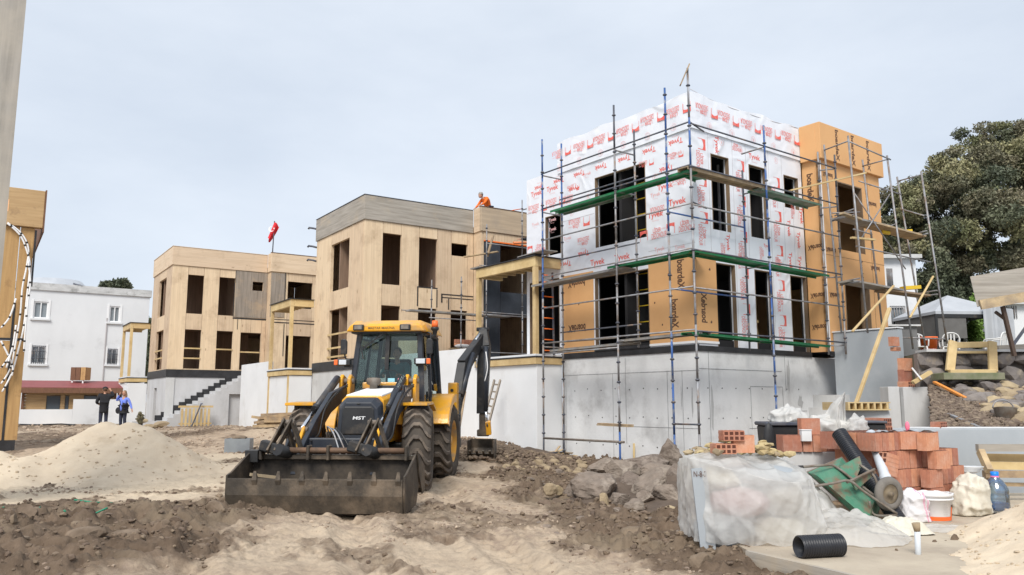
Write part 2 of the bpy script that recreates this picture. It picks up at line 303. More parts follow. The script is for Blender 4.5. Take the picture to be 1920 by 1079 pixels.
        for i in range(len(A)-1):
            for j in range(len(Z)-1):
                if not solid(i, j): continue
                a, b, c, d = A[i], A[i+1], Z[j], Z[j+1]
                for t in (pos, pos+thick): s.quad(P(a, t, c), P(b, t, c), P(b, t, d), P(a, t, d), m)
                if not solid(i-1, j): s.quad(P(a, pos, c), P(a, pos+thick, c), P(a, pos+thick, d), P(a, pos, d), m)
                if not solid(i+1, j): s.quad(P(b, pos, c), P(b, pos+thick, c), P(b, pos+thick, d), P(b, pos, d), m)
                if not solid(i, j-1): s.quad(P(a, pos, c), P(b, pos, c), P(b, pos+thick, c), P(a, pos+thick, c), m)
                if not solid(i, j+1): s.quad(P(a, pos, d), P(b, pos, d), P(b, pos+thick, d), P(a, pos+thick, d), m)
        return s
    def mesh(s, name, mats):
        me = bpy.data.meshes.new(name); me.from_pydata(s.v, [], s.f)
        for m in mats: me.materials.append(m)
        if len(mats) > 1: me.polygons.foreach_set('material_index', s.mi)
        me.polygons.foreach_set('use_smooth', s.sm); me.update(); return me
def link(name, me, parent=None):
    o = bpy.data.objects.new(name, me); COL.objects.link(o)
    if parent: o.parent = parent
    return o
def fixn(me):
    bm = bmesh.new(); bm.from_mesh(me); bmesh.ops.recalc_face_normals(bm, faces=bm.faces); bm.to_mesh(me); bm.free()
def obj(name, mb, mats, parent=None, bevel=0, seg=1, kind=None, fix=True, label=None):
    if not isinstance(mats, (list, tuple)): mats = [mats]
    me = mb.mesh(name, mats)
    if fix: fixn(me)
    o = link(name, me, parent)
    if bevel:
        b = o.modifiers.new('bevel', 'BEVEL'); b.width = bevel; b.segments = seg; b.limit_method = 'ANGLE'; b.angle_limit = radians(40)
    if kind: o['kind'] = kind
    if label: o['label'] = label
    return o
def tag(o, label, cat, group=None):
    o['label'] = label; o['category'] = cat
    if group: o['group'] = group
    return o
def thing(name, label, cat, loc=(0, 0, 0), rotz=0, group=None):
    o = bpy.data.objects.new(name, None); COL.objects.link(o); o.location = loc; o.rotation_euler = (0, 0, rotz); o.empty_display_size = .2
    return tag(o, label, cat, group)
def struct(name, mb, m, **k): return obj(name, mb, m, kind='structure', **k)
def B(name, parent, m, x0, x1, y0, y1, z0, z1, bevel=0, label=None):
    return obj(name, MB().box(x0, x1, y0, y1, z0, z1), m, parent, bevel, label=label)
def dup(root, label=None, **kw):
    r = root.copy(); COL.objects.link(r)
    for k, v in kw.items(): setattr(r, k, v)
    if label: r['label'] = label
    for ch in root.children:
        c = ch.copy(); COL.objects.link(c); c.parent = r
        for g in ch.children:
            d = g.copy(); COL.objects.link(d); d.parent = c
    return r
def npmesh(name, V, Fq, mats, mi=None, smooth=False):   # V (n,3), Fq (m,k)
    me = bpy.data.meshes.new(name); V = np.ascontiguousarray(V, dtype=np.float32); Fq = np.ascontiguousarray(Fq, dtype=np.int32); k = Fq.shape[1]
    me.vertices.add(len(V)); me.vertices.foreach_set('co', V.ravel()); me.loops.add(Fq.size); me.loops.foreach_set('vertex_index', Fq.ravel())
    me.polygons.add(len(Fq)); me.polygons.foreach_set('loop_start', np.arange(0, Fq.size, k, dtype=np.int32))
    me.polygons.foreach_set('use_smooth', np.full(len(Fq), smooth))
    for m in mats: me.materials.append(m)
    if mi is not None: me.polygons.foreach_set('material_index', np.asarray(mi, dtype=np.int32))
    me.update(calc_edges=True); return me
# rock templates
def ico(sub):
    bm = bmesh.new(); bmesh.ops.create_icosphere(bm, subdivisions=sub, radius=1); V = np.array([v.co[:] for v in bm.verts]); Fq = np.array([[v.index for v in f.verts] for f in bm.faces]); bm.free(); return V, Fq
ICO = {1: ico(1), 2: ico(2), 3: ico(3), 5: ico(5)}
def rock_verts(sub, seed, rough=.3, cuts=7, stretch=(1, 1, 1)):
    V, Fq = ICO[sub]; r = np.random.default_rng(seed); V = V.copy()
    for _ in range(cuts):      # planar cuts give broken facets
        n = r.normal(size=3); n /= np.linalg.norm(n); d = r.uniform(.45, .85); t = V@n-d; V = V-np.outer(np.clip(t, 0, None)*.93, n)
    for s_ in (1.3, 3.1):
        k = r.normal(size=(3, 3))*s_; V = V*(1+rough/s_*.5*np.sin(V@k[0]+r.uniform(0, 6))*np.cos(V@k[1]))[:, None]
    if sub >= 3:      # weathered surface
        nn = np.linalg.norm(V, axis=1)[:, None]; U = V/np.maximum(nn, 1e-6)
        V = V*(1+.16*(fbm(U[:, 0]*3+seed, U[:, 1]*3+U[:, 2]*4, 5, seed)-.5)+.10*(fbm(U[:, 2]*9+seed, U[:, 0]*8+U[:, 1]*9, 4, seed+3)-.5))[:, None]
    return V*np.array(stretch), Fq
def scatter(name, P, S, m, sub=1, flat=.65, seed=1, rough=.35, nt=8, parent=None, kind='stuff'):
    P = np.asarray(P); S = np.asarray(S); r = np.random.default_rng(seed); T = [rock_verts(sub, seed*50+i, rough, 5) for i in range(nt)]; nv = len(T[0][0]); nf = len(T[0][1]); n = len(P)
    V = np.empty((n, nv, 3)); ids = r.integers(0, nt, n); th = r.uniform(0, 2*pi, n); sc = r.uniform(.6, 1.3, (n, 3))*np.array([1, 1, flat])
    for t in range(nt): V[ids == t] = T[t][0]
    ph = r.uniform(0, 2*pi, n); c, s = np.cos(ph)[:, None], np.sin(ph)[:, None]
    y = V[..., 1]*c-V[..., 2]*s; z = V[..., 1]*s+V[..., 2]*c; V[..., 1] = y; V[..., 2] = z
    V *= sc[:, None, :]*S[:, None, None]
    c, s = np.cos(th)[:, None], np.sin(th)[:, None]; x = V[..., 0]*c-V[..., 1]*s; y = V[..., 0]*s+V[..., 1]*c; V[..., 0] = x; V[..., 1] = y
    V += P[:, None, :]; Fq = (T[0][1][None]+np.arange(n)[:, None, None]*nv).reshape(-1, 3)
    o = link(name, npmesh(name, V.reshape(-1, 3), Fq, [m]), parent)
    if kind: o['kind'] = kind
    return o
# text as flat mesh
_TX = {}
def text_tris(body, bold=0.0):
    if (body, bold) in _TX: return _TX[(body, bold)]
    c = bpy.data.curves.new('t', 'FONT'); c.body = body; c.offset = bold; c.resolution_u = 3; o = bpy.data.objects.new('t', c); COL.objects.link(o)
    bpy.context.view_layer.update(); me = bpy.data.meshes.new_from_object(o)
    v = np.array([p.co[:2] for p in me.vertices]); f = [tuple(p.vertices) for p in me.polygons]; v -= v.min(0); sz = v.max(0)
    bpy.data.objects.remove(o); bpy.data.meshes.remove(me); _TX[(body, bold)] = (v, f, sz); return v, f, sz
def put_text(mb, body, c, u, v, width, height, m=0, bold=0.0):   # centred at c, spanning width along u, height along v
    p, f, sz = text_tris(body, bold); c = Vector(c); u = Vector(u); v = Vector(v)
    mb.add([c+u*((a/sz[0]-.5)*width)+v*((b/sz[1]-.5)*height) for a, b in p], f, m)
# ------------------------------------------------------------------ ground
CP = np.array([(0,0,0),(-5,5,0),(5,5,.05),(0,8,0),(-3,11.3,.05),(-2.6,14,.1),(-1.4,16.5,.15),(-1,20,.3),(-6,20,.2),(-8,23.6,.22),(-15,26,.3),(-22,36,.45),(-14,38,.45),
 (-9,33,.6),(-30,55,.6),(1,19.5,-.02),(2.9,19,-.08),(1.5,23,0),(4,17,0),(3,12,.0),(3,9,.0),(5,10.5,-.06),(6,13,-.06),(9,14,-.05),(7,7,-.05),(-10,16,.05),(-16,18,.1),(20,20,.4),(30,60,.8),(-60,60,.7),(60,10,.4),(0,120,1),(-1.5,26,.5),(0,28,.5)])
def ground_z(x, y):
    x = np.asarray(x, float); y = np.asarray(y, float); w = 0; s = 0
    for a, b, c in CP:
        q = 1/(((x-a)**2+(y-b)**2)+.6)**1.6; w = w+q; s = s+q*c
    return s/w
def dark_mask(x, y):      # fresh dark soil: strip beside the foundation, heap left foreground
    n = fbm(x*.9, y*.6, 4, 5)
    right = sstep(-.2, 1.0, x+.30*(y-12)*.35+(n-.5)*2.4)*sstep(5.5, 9.2, y+(n-.5)*3)*(1-sstep(23, 26, y))*(1-sstep(6, 7, x))
    right = right*sstep(.15, .5, sstep(4.0, 9.5, y)+.0)
    dx = (x+5.5)/2.7; dy = (y-9.4)/3.6
    left = 1-sstep(.55, 1.15, np.sqrt(dx*dx+dy*dy)+(n-.5)*.9)
    mid = .45*sstep(.56, .68, fbm(x*1.1+9, y*.8, 4, 31))
    far = .6*sstep(24, 30, y)*sstep(.4, .6, fbm(x*.5, y*.3, 4, 12))
    return np.clip(np.maximum(np.maximum(right, left), np.maximum(mid, far)), 0, 1)
def detail_z(x, y):
    d = dark_mask(x, y); near = 1-sstep(20, 32, y)
    lump = fbm(x*3.1, y*3.1, 5, 21, .62); ridge = np.abs(fbm(x*1.7, y*1.7, 4, 44)-.5)*2
    z = (.07+.20*d)*(lump-.45)*(.4+.6*near)+(.022+.035*d)*(fbm(x*11, y*11, 4, 52, .65)-.5)*near+.05*(fbm(x*.8, y*.8, 3, 3)-.5)
    z = z+.08*d*(.5-ridge)
    # crumbly clods: rounded lumps with sharp creases between them
    bl = lambda f, s: np.abs(2*vnoise(x*f+3*vnoise(x*1.3, y*1.3, s+1), y*f, s)-1)
    rough = .30+.70*d; patch = .35+.65*sstep(.35, .6, fbm(x*.9, y*.9, 3, 88))
    z = z+rough*patch*(.12*bl(3.3, 201)+.09*bl(7.5, 202)+.05*bl(15, 203)*near+.022*bl(29, 204)*near-.11)
    # tyre and track ruts running from the bottom of the frame towards the loader
    t = x+.25*(y-8)+3.0
    for off in (0, 1.75, 3.3):
        q = np.abs(t-off-.15*np.sin(y*.5)); z = z-.07*np.exp(-(q/.22)**2)*(1-d)+.045*np.exp(-((q-.34)/.1)**2)*(1-d)
        z = z+.02*np.sin(y*20+np.sign(t-off)*1.2)*np.exp(-(q/.2)**2)*(1-d)
    lx, ly = (x+5.2)/2.8, (y-9.2)/3.2
    z = z+.20*np.exp(-(lx*lx+ly*ly)*1.3)*(.6+.8*fbm(x*1.3, y*1.3, 4, 61))
    return z
def gz(x, y): return ground_z(x, y)+detail_z(x, y)
nr, nc = 820, 720
rr = 3.2*np.exp(np.linspace(0, np.log(2600/3.2), nr)**1.0)
t_ = np.linspace(0, 1, nr); rr = np.where(t_ < .86, 3.2*(60/3.2)**(t_/.86), 60*(1800/60)**((t_-.86)/.14))
uu = np.linspace(-1, 1, nc); aa = radians(36)*uu+radians(14)*uu**5
RR, AA = np.meshgrid(rr, aa, indexing='ij'); X = RR*np.sin(AA); Y = RR*np.cos(AA)
Z = gz(X, Y); farm = sstep(60, 90, RR); Z = Z*(1-farm)+farm*.9
V = np.stack([X, Y, Z], -1).reshape(-1, 3); idx = np.arange(nr*nc).reshape(nr, nc)
Fq = np.stack([idx[:-1, :-1], idx[:-1, 1:], idx[1:, 1:], idx[1:, :-1]], -1).reshape(-1, 4)
gm = bpy.data.materials.new('building_site_earth'); gm.use_nodes = True
me = npmesh('ground', V, Fq, [gm], smooth=True)
at = me.attributes.new('dark', 'FLOAT', 'POINT'); at.data.foreach_set('value', dark_mask(X, Y).ravel().astype(np.float32))
sx = sstep(.42, .62, fbm(X*.45+3, Y*.35, 4, 77)); spile = np.exp(-(((X+7.2)/4.2)**2+((Y-17)/4.5)**2)); 
sr = np.exp(-(((X-4.2)/1.6)**2+((Y-7.6)/1.6)**2))
sandm = np.clip(sx*.35+1.5*spile+1.6*sr, 0, 1)*(1-dark_mask(X, Y)*.8)
at = me.attributes.new('sand', 'FLOAT', 'POINT'); at.data.foreach_set('value', sandm.ravel().astype(np.float32))
g = link('ground', me); g['kind'] = 'structure'
n = gm.node_tree; b = n.nodes['Principled BSDF']; L = n.links.new; b.inputs['Roughness'].default_value = .95; b.inputs['Specular IOR Level'].default_value = .2
def nd(t, **k):
    q = n.nodes.new(t)
    for a_, b_ in k.items(): setattr(q, a_, b_)
    return q
def mixc(f, a, c):
    x = nd('ShaderNodeMix', data_type='RGBA')
    if isinstance(f, float): x.inputs[0].default_value = f
    else: L(f, x.inputs[0])
    for i, v in ((6, a), (7, c)):
        if isinstance(v, tuple): x.inputs[i].default_value = (*v, 1)
        else: L(v, x.inputs[i])
    return x.outputs[2]
def noise(s, d=8, r=.6, vec=None, lo=.35, hi=.65):
    q = nd('ShaderNodeTexNoise'); q.inputs['Scale'].default_value = s; q.inputs['Detail'].default_value = d; q.inputs['Roughness'].default_value = r
    L(vec or tcc.outputs['Object'], q.inputs['Vector']); m = nd('ShaderNodeMapRange'); m.inputs[1].default_value = lo; m.inputs[2].default_value = hi; L(q.outputs['Fac'], m.inputs[0]); return m.outputs[0]
tcc = nd('ShaderNodeTexCoord')
ad = nd('ShaderNodeAttribute', attribute_name='dark'); asn = nd('ShaderNodeAttribute', attribute_name='sand')
base = mixc(noise(1.1), (.50, .395, .29), (.39, .30, .215)); base = mixc(noise(7, lo=.44, hi=.62), base, (.32, .245, .185))
sandc = mixc(noise(2.5), (.64, .53, .39), (.56, .46, .34)); base = mixc(asn.outputs['Fac'], base, sandc)
dk = mixc(noise(3), (.10, .07, .048), (.20, .145, .102)); dk = mixc(noise(.6, lo=.5, hi=.7), dk, (.25, .195, .135))  # dark soil; shade of the gaps between clods is put into its colour
ma = nd('ShaderNodeMath', operation='MULTIPLY_ADD'); L(noise(6, lo=.3, hi=.7), ma.inputs[0]); ma.inputs[1].default_value = .5; L(ad.outputs['Fac'], ma.inputs[2])
mr = nd('ShaderNodeMapRange'); mr.inputs[1].default_value = .38; mr.inputs[2].default_value = .85; L(ma.outputs[0], mr.inputs[0])
base = mixc(mr.outputs[0], base, dk); L(base, b.inputs['Base Color'])
bh = nd('ShaderNodeTexNoise'); bh.inputs['Scale'].default_value = 14; bh.inputs['Detail'].default_value = 10; bh.inputs['Roughness'].default_value = .7; L(tcc.outputs['Object'], bh.inputs['Vector'])
bu = nd('ShaderNodeBump'); bu.inputs['Strength'].default_value = .7; bu.inputs['Distance'].default_value = .05; L(bh.outputs['Fac'], bu.inputs['Height']); L(bu.outputs[0], b.inputs['Normal'])

# loose clods and pebbles lying on it
def clods(name, n, xr, yr, cond, smin, smax, m, sub=1, seed=1, flat=.7, sink=.15, pw=3):
    r = np.random.default_rng(seed); x = r.uniform(*xr, n); y = r.uniform(*yr, n); k = cond(x, y, r) & (np.abs(x) < y*.75); x = x[k]; y = y[k]
    s = smin+(smax-smin)*r.uniform(0, 1, len(x))**pw; s = s*(.55+.045*y)
    return scatter(name, np.stack([x, y, gz(x, y)+s*sink], -1), s, m, sub, flat, seed)
clods('dark_soil_clods', 120000, (-11, 9), (4.5, 24), lambda x, y, r: dark_mask(x, y)*(.25+.75*sstep(.3, .7, fbm(x*2, y*2, 3, 8))) > r.uniform(.15, 1, len(x)), .006, .055, soil_d, 1, 2)
clods('dry_soil_clods', 110000, (-12, 9), (4.5, 26), lambda x, y, r: (sstep(.45, .7, fbm(x*1.3, y*1.3, 4, 99))-dark_mask(x, y)*.5) > r.uniform(.3, 1.6, len(x)), .005, .035, soil_l, 1, 3)
clods('far_soil_clods', 9000, (-24, 2), (22, 40), lambda x, y, r: fbm(x*.8, y*.5, 4, 15) > r.uniform(.35, .8, len(x)), .01, .05, soil_l, 1, 4)
clods('large_dark_lumps', 200, (-8, 3.4), (6.5, 21), lambda x, y, r: dark_mask(x, y) > r.uniform(.5, 1.1, len(x)), .05, .12, soil_d, 2, 5, pw=2)

clods('large_soil_clods', 420, (-9, 2.6), (6.2, 15), lambda x, y, r: dark_mask(x, y)*fbm(x*1.5, y*1.5, 3, 70) > r.uniform(.25, .6, len(x)), .04, .17, soil_d, 3, 25, flat=.75, sink=.05, pw=2.2)
# ------------------------------------------------------------------ sand piles
def heap(name, cones, xr, yr, res, m, seed, base=-.15, slope=.62, amp=.05, thin=0):
    nx = int((xr[1]-xr[0])/res); ny = int((yr[1]-yr[0])/res); xs = np.linspace(*xr, nx); ys = np.linspace(*yr, ny); X, Y = np.meshgrid(xs, ys, indexing='ij')
    wx = X+.22*(fbm(X*1.4, Y*1.4, 3, seed)-.5); wy = Y+.22*(fbm(X*1.4, Y*1.4, 3, seed+9)-.5)
    z = np.full_like(X, -9.)
    for cx, cy, h, sl in cones:
        c = h-np.sqrt((wx-cx)**2+(wy-cy)**2+.03)*sl; k = .10; hh = np.clip(.5+.5*(z-c)/k, 0, 1); z = c*(1-hh)+z*hh+k*hh*(1-hh)
    z = z+amp*(fbm(X*2.2, Y*2.2, 5, seed+3, .6)-.5)*2
    foot = np.exp(-np.clip(z, 0, None)*4); z = z+foot*.0
    g0 = ground_z(X, Y)-.1; z = np.where(z < g0, g0-.05, z)
    idx = np.arange(nx*ny).reshape(nx, ny); Fq = np.stack([idx[:-1, :-1], idx[1:, :-1], idx[1:, 1:], idx[:-1, 1:]], -1).reshape(-1, 4)
    me = npmesh(name, np.stack([X, Y, z], -1).reshape(-1, 3), Fq, [m], smooth=True); return link(name, me), (X, Y, z)
sp, SPH = heap('sand_pile', [(-8.75, 17.6, 1.26, .55), (-8.2, 17.5, 1.24, .56), (-7.8, 17.4, 1.15, .6), (-7.0, 17.0, .55, .5), (-9.6, 16.3, .62, .42), (-10.4, 16.5, .72, .5), (-6.3, 17.6, .35, .33), (-7.6, 16.0, .45, .3)],
     (-13.5, -3.5), (12.6, 21.5), .05, sand_m, 33, amp=.075)
tag(sp, 'broad pale sand pile with two low peaks in front of the two standing people', 'sand pile')
r = np.random.default_rng(5); k = r.integers(0, SPH[0].size, 2600); zz = SPH[2].ravel()[k]; xx = SPH[0].ravel()[k]; yy = SPH[1].ravel()[k]; kk = (zz > gz(xx, yy)+.02) & (r.uniform(0, 1, len(k)) < 1.1-zz*.75)
pl_ = scatter('sand_lumps', np.stack([xx, yy, zz+.005], -1)[kk], r.uniform(.008, .04, kk.sum()), mat('sand_lumps', (.54, .44, .32), .95, (.46, .37, .26), 4, island=.2), 1, .6, 9, parent=sp)
sp2, SP2 = heap('sand_heap', [(6.0, 7.5, .85, .46), (5.0, 6.9, .5, .4), (4.3, 7.1, .27, .3), (6.6, 8.8, .92, .46), (7.3, 9.7, .8, .5), (4.9, 8.0, .27, .3), (5.6, 8.4, .42, .36)],
     (2.6, 8.8), (5.2, 11.8), .035, sand_m, 71, amp=.06)
tag(sp2, 'pale sand heap in the bottom right corner spilling onto the concrete slab', 'sand pile')
k = r.integers(0, SP2[0].size, 1500); zz = SP2[2].ravel()[k]; xx = SP2[0].ravel()[k]; yy = SP2[1].ravel()[k]; kk = (zz > .1)
scatter('sand_lumps', np.stack([xx, yy, zz+.004], -1)[kk], r.uniform(.006, .03, kk.sum()), MATS['sand_lumps'], 1, .6, 10, parent=sp2)
# ------------------------------------------------------------------ houses (one type, three times along the slope)
FT = Fr((4.63, 20, 0), 37); FM = Fr((-5.56, 29.8, 0), 33.5); FA = Fr((-17.07, 40, 0), 33.5)
def on_frame(fr, name, label, cat, group=None): return thing(name, label, cat, (fr.o[0], fr.o[1], 0), fr.a, group)
G = .007
def wallpanels_y(root, pos, th, cols, z0, z1, m, name='wall_panel', mats=None):
    # plane y=pos, panels run along x; cols = (x0, x1, [(z0, z1) openings])
    for i, (a, b, ops) in enumerate(cols):
        mm = (mats or {}).get(i, m); zs = z0
        for c, d in ops+[(z1, None)]:
            if c-zs > .02: B(name, root, mm, a+G, b-G, pos, pos+th, zs+(G if zs > z0 else 0), c-(G if d else 0))
            if d: zs = d
def wallpanels_x(root, pos, th, cols, z0, z1, m, name='wall_panel'):
    for a, b, ops in cols:
        zs = z0
        for c, d in ops+[(z1, None)]:
            if c-zs > .02: B(name, root, m, pos, pos+th, a+G, b-G, zs+(G if zs > z0 else 0), c-(G if d else 0))
            if d: zs = d
def canopy(fr, root_label, post_to, x0=-1.02, y0=5.2, y1=8.1, ztop=5.9, deck=2.98, group='timber canopies beside the houses', mt=None):
    t = on_frame(fr, 'timber_canopy', root_label, 'canopy', group)
    mt = mt or timber
    B('roof_membrane', t, black_mem, x0-.05, -.01, y0-.05, y1+.05, ztop, ztop+.03)
    B('edge_beam', t, mt, x0, x0+.14, y0, y1, ztop-.3, ztop-.004, .006)
    B('edge_beam', t, mt, x0+.144, -.02, y0, y0+.14, ztop-.3, ztop-.004, .006)
    B('edge_beam', t, mt, x0+.144, -.02, y1-.14, y1, ztop-.3, ztop-.004, .006)
    for i in range(6):
        y = y0+.35+i*(y1-y0-.6)/5.3
        B('rafter', t, mt, x0+.144, -.02, y, y+.08, ztop-.22, ztop-.03)
    B('ceiling_board', t, brown_wood, x0+.144, -.02, y0+.144, y1-.144, ztop-.028, ztop-.006)
    for y in (y0+.004, y1-.144): B('post', t, mt, x0+.002, x0+.142, y, y+.14, post_to, ztop-.304, .008)
    if deck:
        B('deck_slab', t, mt, x0-.04, -.02, y0-.05, y1, deck-.26, deck-.06, .006)
        B('deck_edge_membrane', t, black_mem, x0-.06, -.02, y0-.07, y1, deck-.056, deck-.02)
        B('deck_floor', t, old_white, x0-.02, -.02, y0-.03, y1, deck-.018, deck+.04)
    return t
brown_wood = mat('reddish_brown_boards', (.20, .10, .055), .8, (.13, .065, .04), 4, 6, (8, 1, 1))

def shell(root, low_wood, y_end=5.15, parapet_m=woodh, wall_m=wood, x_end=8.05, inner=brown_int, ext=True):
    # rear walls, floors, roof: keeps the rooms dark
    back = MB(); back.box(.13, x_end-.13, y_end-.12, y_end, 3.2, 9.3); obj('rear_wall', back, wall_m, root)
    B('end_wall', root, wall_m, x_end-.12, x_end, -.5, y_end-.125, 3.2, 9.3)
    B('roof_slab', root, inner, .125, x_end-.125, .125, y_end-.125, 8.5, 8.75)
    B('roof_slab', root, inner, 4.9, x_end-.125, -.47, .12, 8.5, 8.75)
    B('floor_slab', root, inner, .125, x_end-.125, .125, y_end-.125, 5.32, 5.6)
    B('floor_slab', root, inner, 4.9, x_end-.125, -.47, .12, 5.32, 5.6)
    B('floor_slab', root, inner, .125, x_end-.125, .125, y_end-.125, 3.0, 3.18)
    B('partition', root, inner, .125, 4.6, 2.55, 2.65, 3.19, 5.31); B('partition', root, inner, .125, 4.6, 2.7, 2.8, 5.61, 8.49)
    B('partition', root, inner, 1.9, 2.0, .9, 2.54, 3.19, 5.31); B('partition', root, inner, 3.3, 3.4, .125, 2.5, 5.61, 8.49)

def clt_house(fr, label, group, wall_m, par_m, style):
    r = on_frame(fr, 'timber_house', label, 'house', group)
    low = 3.2; top = 8.45
    cols = [(0, .75, []), (.75, 1.53, [(3.27, 5.23), (6.05, 8.02)]), (1.53, 2.3, []), (2.3, 3.1, [(3.27, 5.23), (6.05, 8.02)])]
    if style == 'A': cols += [(3.1, 3.5, [])]+[(3.5, 4.0, [(3.27, 5.2)]), (4.0, 4.55, [(3.27, 5.2), (7.46, 7.92)]), (4.55, 4.78, [])]
    else: cols += [(3.1, 3.75, []), (3.75, 4.5, [(3.27, 5.23), (7.45, 7.95)]), (4.5, 4.78, [])]
    wallpanels_y(r, 0, .12, cols, low, top, wall_m, mats=None)
    if style == 'A':
        for q in ((3.12, 3.99, 6.0, 8.44), (4.56, 4.78, 6.0, 8.44), (3.995, 4.555, 6.0, 7.45), (3.995, 4.555, 7.93, 8.44)): B('grey_panel', r, greyv, q[0], q[1], -.022, -.004, q[2], q[3])
    wallpanels_x(r, 0, .12, [(.125, 1.48, []), (1.48, 3.42, [(3.27, 5.28), (6.05, 8.0)]), (3.42, 5.15, [])], low, top, wall_m)
    # bay: flank and front
    if style == 'A':
        B('bay_flank_panel', r, wall_m, 4.785, 4.9, -.6, -.004, low, top)
        wallpanels_y(r, -.6, .12, [(4.905, 5.7, []), (5.7, 7.05, [(3.27, 5.1), (6.6, 8.0)]), (7.05, 8.05, [])], low, top, wall_m, 'bay_panel', {0: wall_m})
        B('grey_panel', r, greyv, 4.79, 5.55, -.63, -.602, 6.05, 8.4)
    else:
        B('bay_flank_panel', r, wall_m, 4.785, 4.9, -.6, -.004, low, top)
        wallpanels_y(r, -.6, .12, [(4.905, 5.7, []), (5.7, 7.08, [(3.27, 5.12), (6.05, 7.96)]), (7.08, 8.05, [])], low, top, dark_mem, 'bay_membrane_panel')
        B('bay_band', r, wall_m, 4.9, 8.05, -.62, -.604, 8.05, 8.45)
        B('orange_tape', r, orangec, 4.9, 8.0, -.632, -.622, 8.05, 8.10)
    # parapet, proud of the wall
    B('parapet', r, par_m, -.05, 4.73, -.055, .10, top+G, 9.4, .01); B('parapet', r, par_m, -.05, .10, .104, 5.2, top+G, 9.4, .01)
    B('parapet', r, woodh if style == 'A' else plank_h, 4.73, 8.12, -.68, -.53, top+G, 9.46, .01)
    B('parapet', r, par_m if style == 'A' else woodh, 4.735, 4.88, -.526, -.06, top+G, 9.46, .01)
    B('parapet_cap', r, darkst if style == 'M' else par_m, -.07, 4.72, -.07, .115, 9.404, 9.425); B('parapet_cap', r, darkst if style == 'M' else par_m, -.07, .115, .12, 5.2, 9.404, 9.425)
    B('parapet_cap', r, brown_wood, 4.72, 8.15, -.70, -.52, 9.464, 9.485)
    shell(r, None)
    # black membrane band and concrete storey
    B('membrane_band', r, black_mem, -.035, 4.79, -.035, -.004, 2.83, 3.215); B('membrane_band', r, black_mem, -.035, -.004, 0, 5.17, 2.83, 3.215)
    B('membrane_band', r, black_mem, 4.75, 8.08, -.64, -.605, 2.83, 3.215)
    f = MB(); f.wall('y', 0, .25, 0, 8.05, -.6, 2.85, [(.0, .0, 0, 0)], 0); f.wall('x', 0, .25, .25, 5.15, -.6, 2.85, [(2.35, 3.1, .4, 2.33)] if style == 'A' else [(.35, 1.1, .4, 2.3)], 0)
    f.box(.26, 8, .26, 5.1, 2.6, 2.82); obj('foundation_wall', f, pale_c if style == 'A' else concrete2, r, fix=False)
    B('basement_rear_wall', r, shade_int, .26, 8, 3.6, 3.7, -.4, 2.6)
    # single storey wing behind
    return r
plank_h = mat('pale_parapet_board', (.50, .39, .27), .8, (.40, .31, .22), 1.5, 8, (.5, .5, 9), .3, 2.5, dirt=(.34, .28, .22), dscale=1, dlo=.5, dhi=.8)
pale_c = mat('pale_smooth_concrete', (.56, .56, .57), .88, (.48, .48, .48), 1.2, 8, (1.5, 1.5, .4), .25, 12, dirt=(.36, .35, .34), dscale=.7, dlo=.56, dhi=.8)
def stair(fr, root, x0, x1, z0, z1, n, y0, y1, m, membrane=True, door=None):
    for i in range(n):
        a = x0+(x1-x0)*i/n; zt = z0+(z1-z0)*(i+1)/n
        ops = []
        mb = MB().box(a, a+(x1-x0)/n, y0+.16, y1, zt-.35, zt); obj('step', mb, m, root)
    # side wall with stepped top
    poly = [(x0, -.5), (x0, z0)]
    for i in range(n):
        a = x0+(x1-x0)*i/n; b = x0+(x1-x0)*(i+1)/n; zt = z0+(z1-z0)*(i+1)/n; poly += [(a, zt), (b, zt)]
    if door:
        d0, d1, dz = door
        poly2 = [(x0, -.5), (x0, z0)]; mbs = MB()
        def top(a): i = min(n-1, int((a-x0)/(x1-x0)*n+1e-6)); return z0+(z1-z0)*(i+1)/n
        xs = sorted({x0+(x1-x0)*i/n for i in range(n+1)} | {d0, d1})
        for a, b in zip(xs[:-1], xs[1:]):
            t = top((a+b)/2)
            if d0-1e-6 <= a and b <= d1+1e-6:
                if t > dz: mbs.box(a, b, y0, y0+.15, dz, t)
            else: mbs.box(a, b, y0, y0+.15, -.5, t)
        mbs.box(d0-.01, d1+.01, y0+.16, y0+.2, -.3, dz); obj('stair_side_wall', mbs, m, root)
    else: obj('stair_side_wall', MB().prism(poly, 'y', y0, y0+.15), m, root) if False else obj('stair_side_wall', MB().add(*_pr(poly, y0, y0+.15)), m, root)
    if membrane:
        poly = []
        for i in range(n):
            a = x0+(x1-x0)*i/n; b = x0+(x1-x0)*(i+1)/n; zt = z0+(z1-z0)*(i+1)/n; poly += [(a, zt), (b, zt)]
        up = [(x, z+.26) for x, z in poly]; mb = MB()
        for i in range(0, len(poly), 2): mb.box(poly[i][0]-.08, poly[i+1][0]+.02, -.03, -.008, poly[i][1]-.02, poly[i][1]+.26)
        obj('stair_membrane', mb, black_mem, root)
def _pr(poly, y0, y1):
    n = len(poly)+1; poly = poly+[(poly[-1][0], -.5)]
    vs = [(a, y0, z) for a, z in poly]+[(a, y1, z) for a, z in poly]
    return vs, [tuple(range(n))[::-1], tuple(range(n, 2*n))]+[(i, (i+1) % n, n+(i+1) % n, n+i) for i in range(n)]

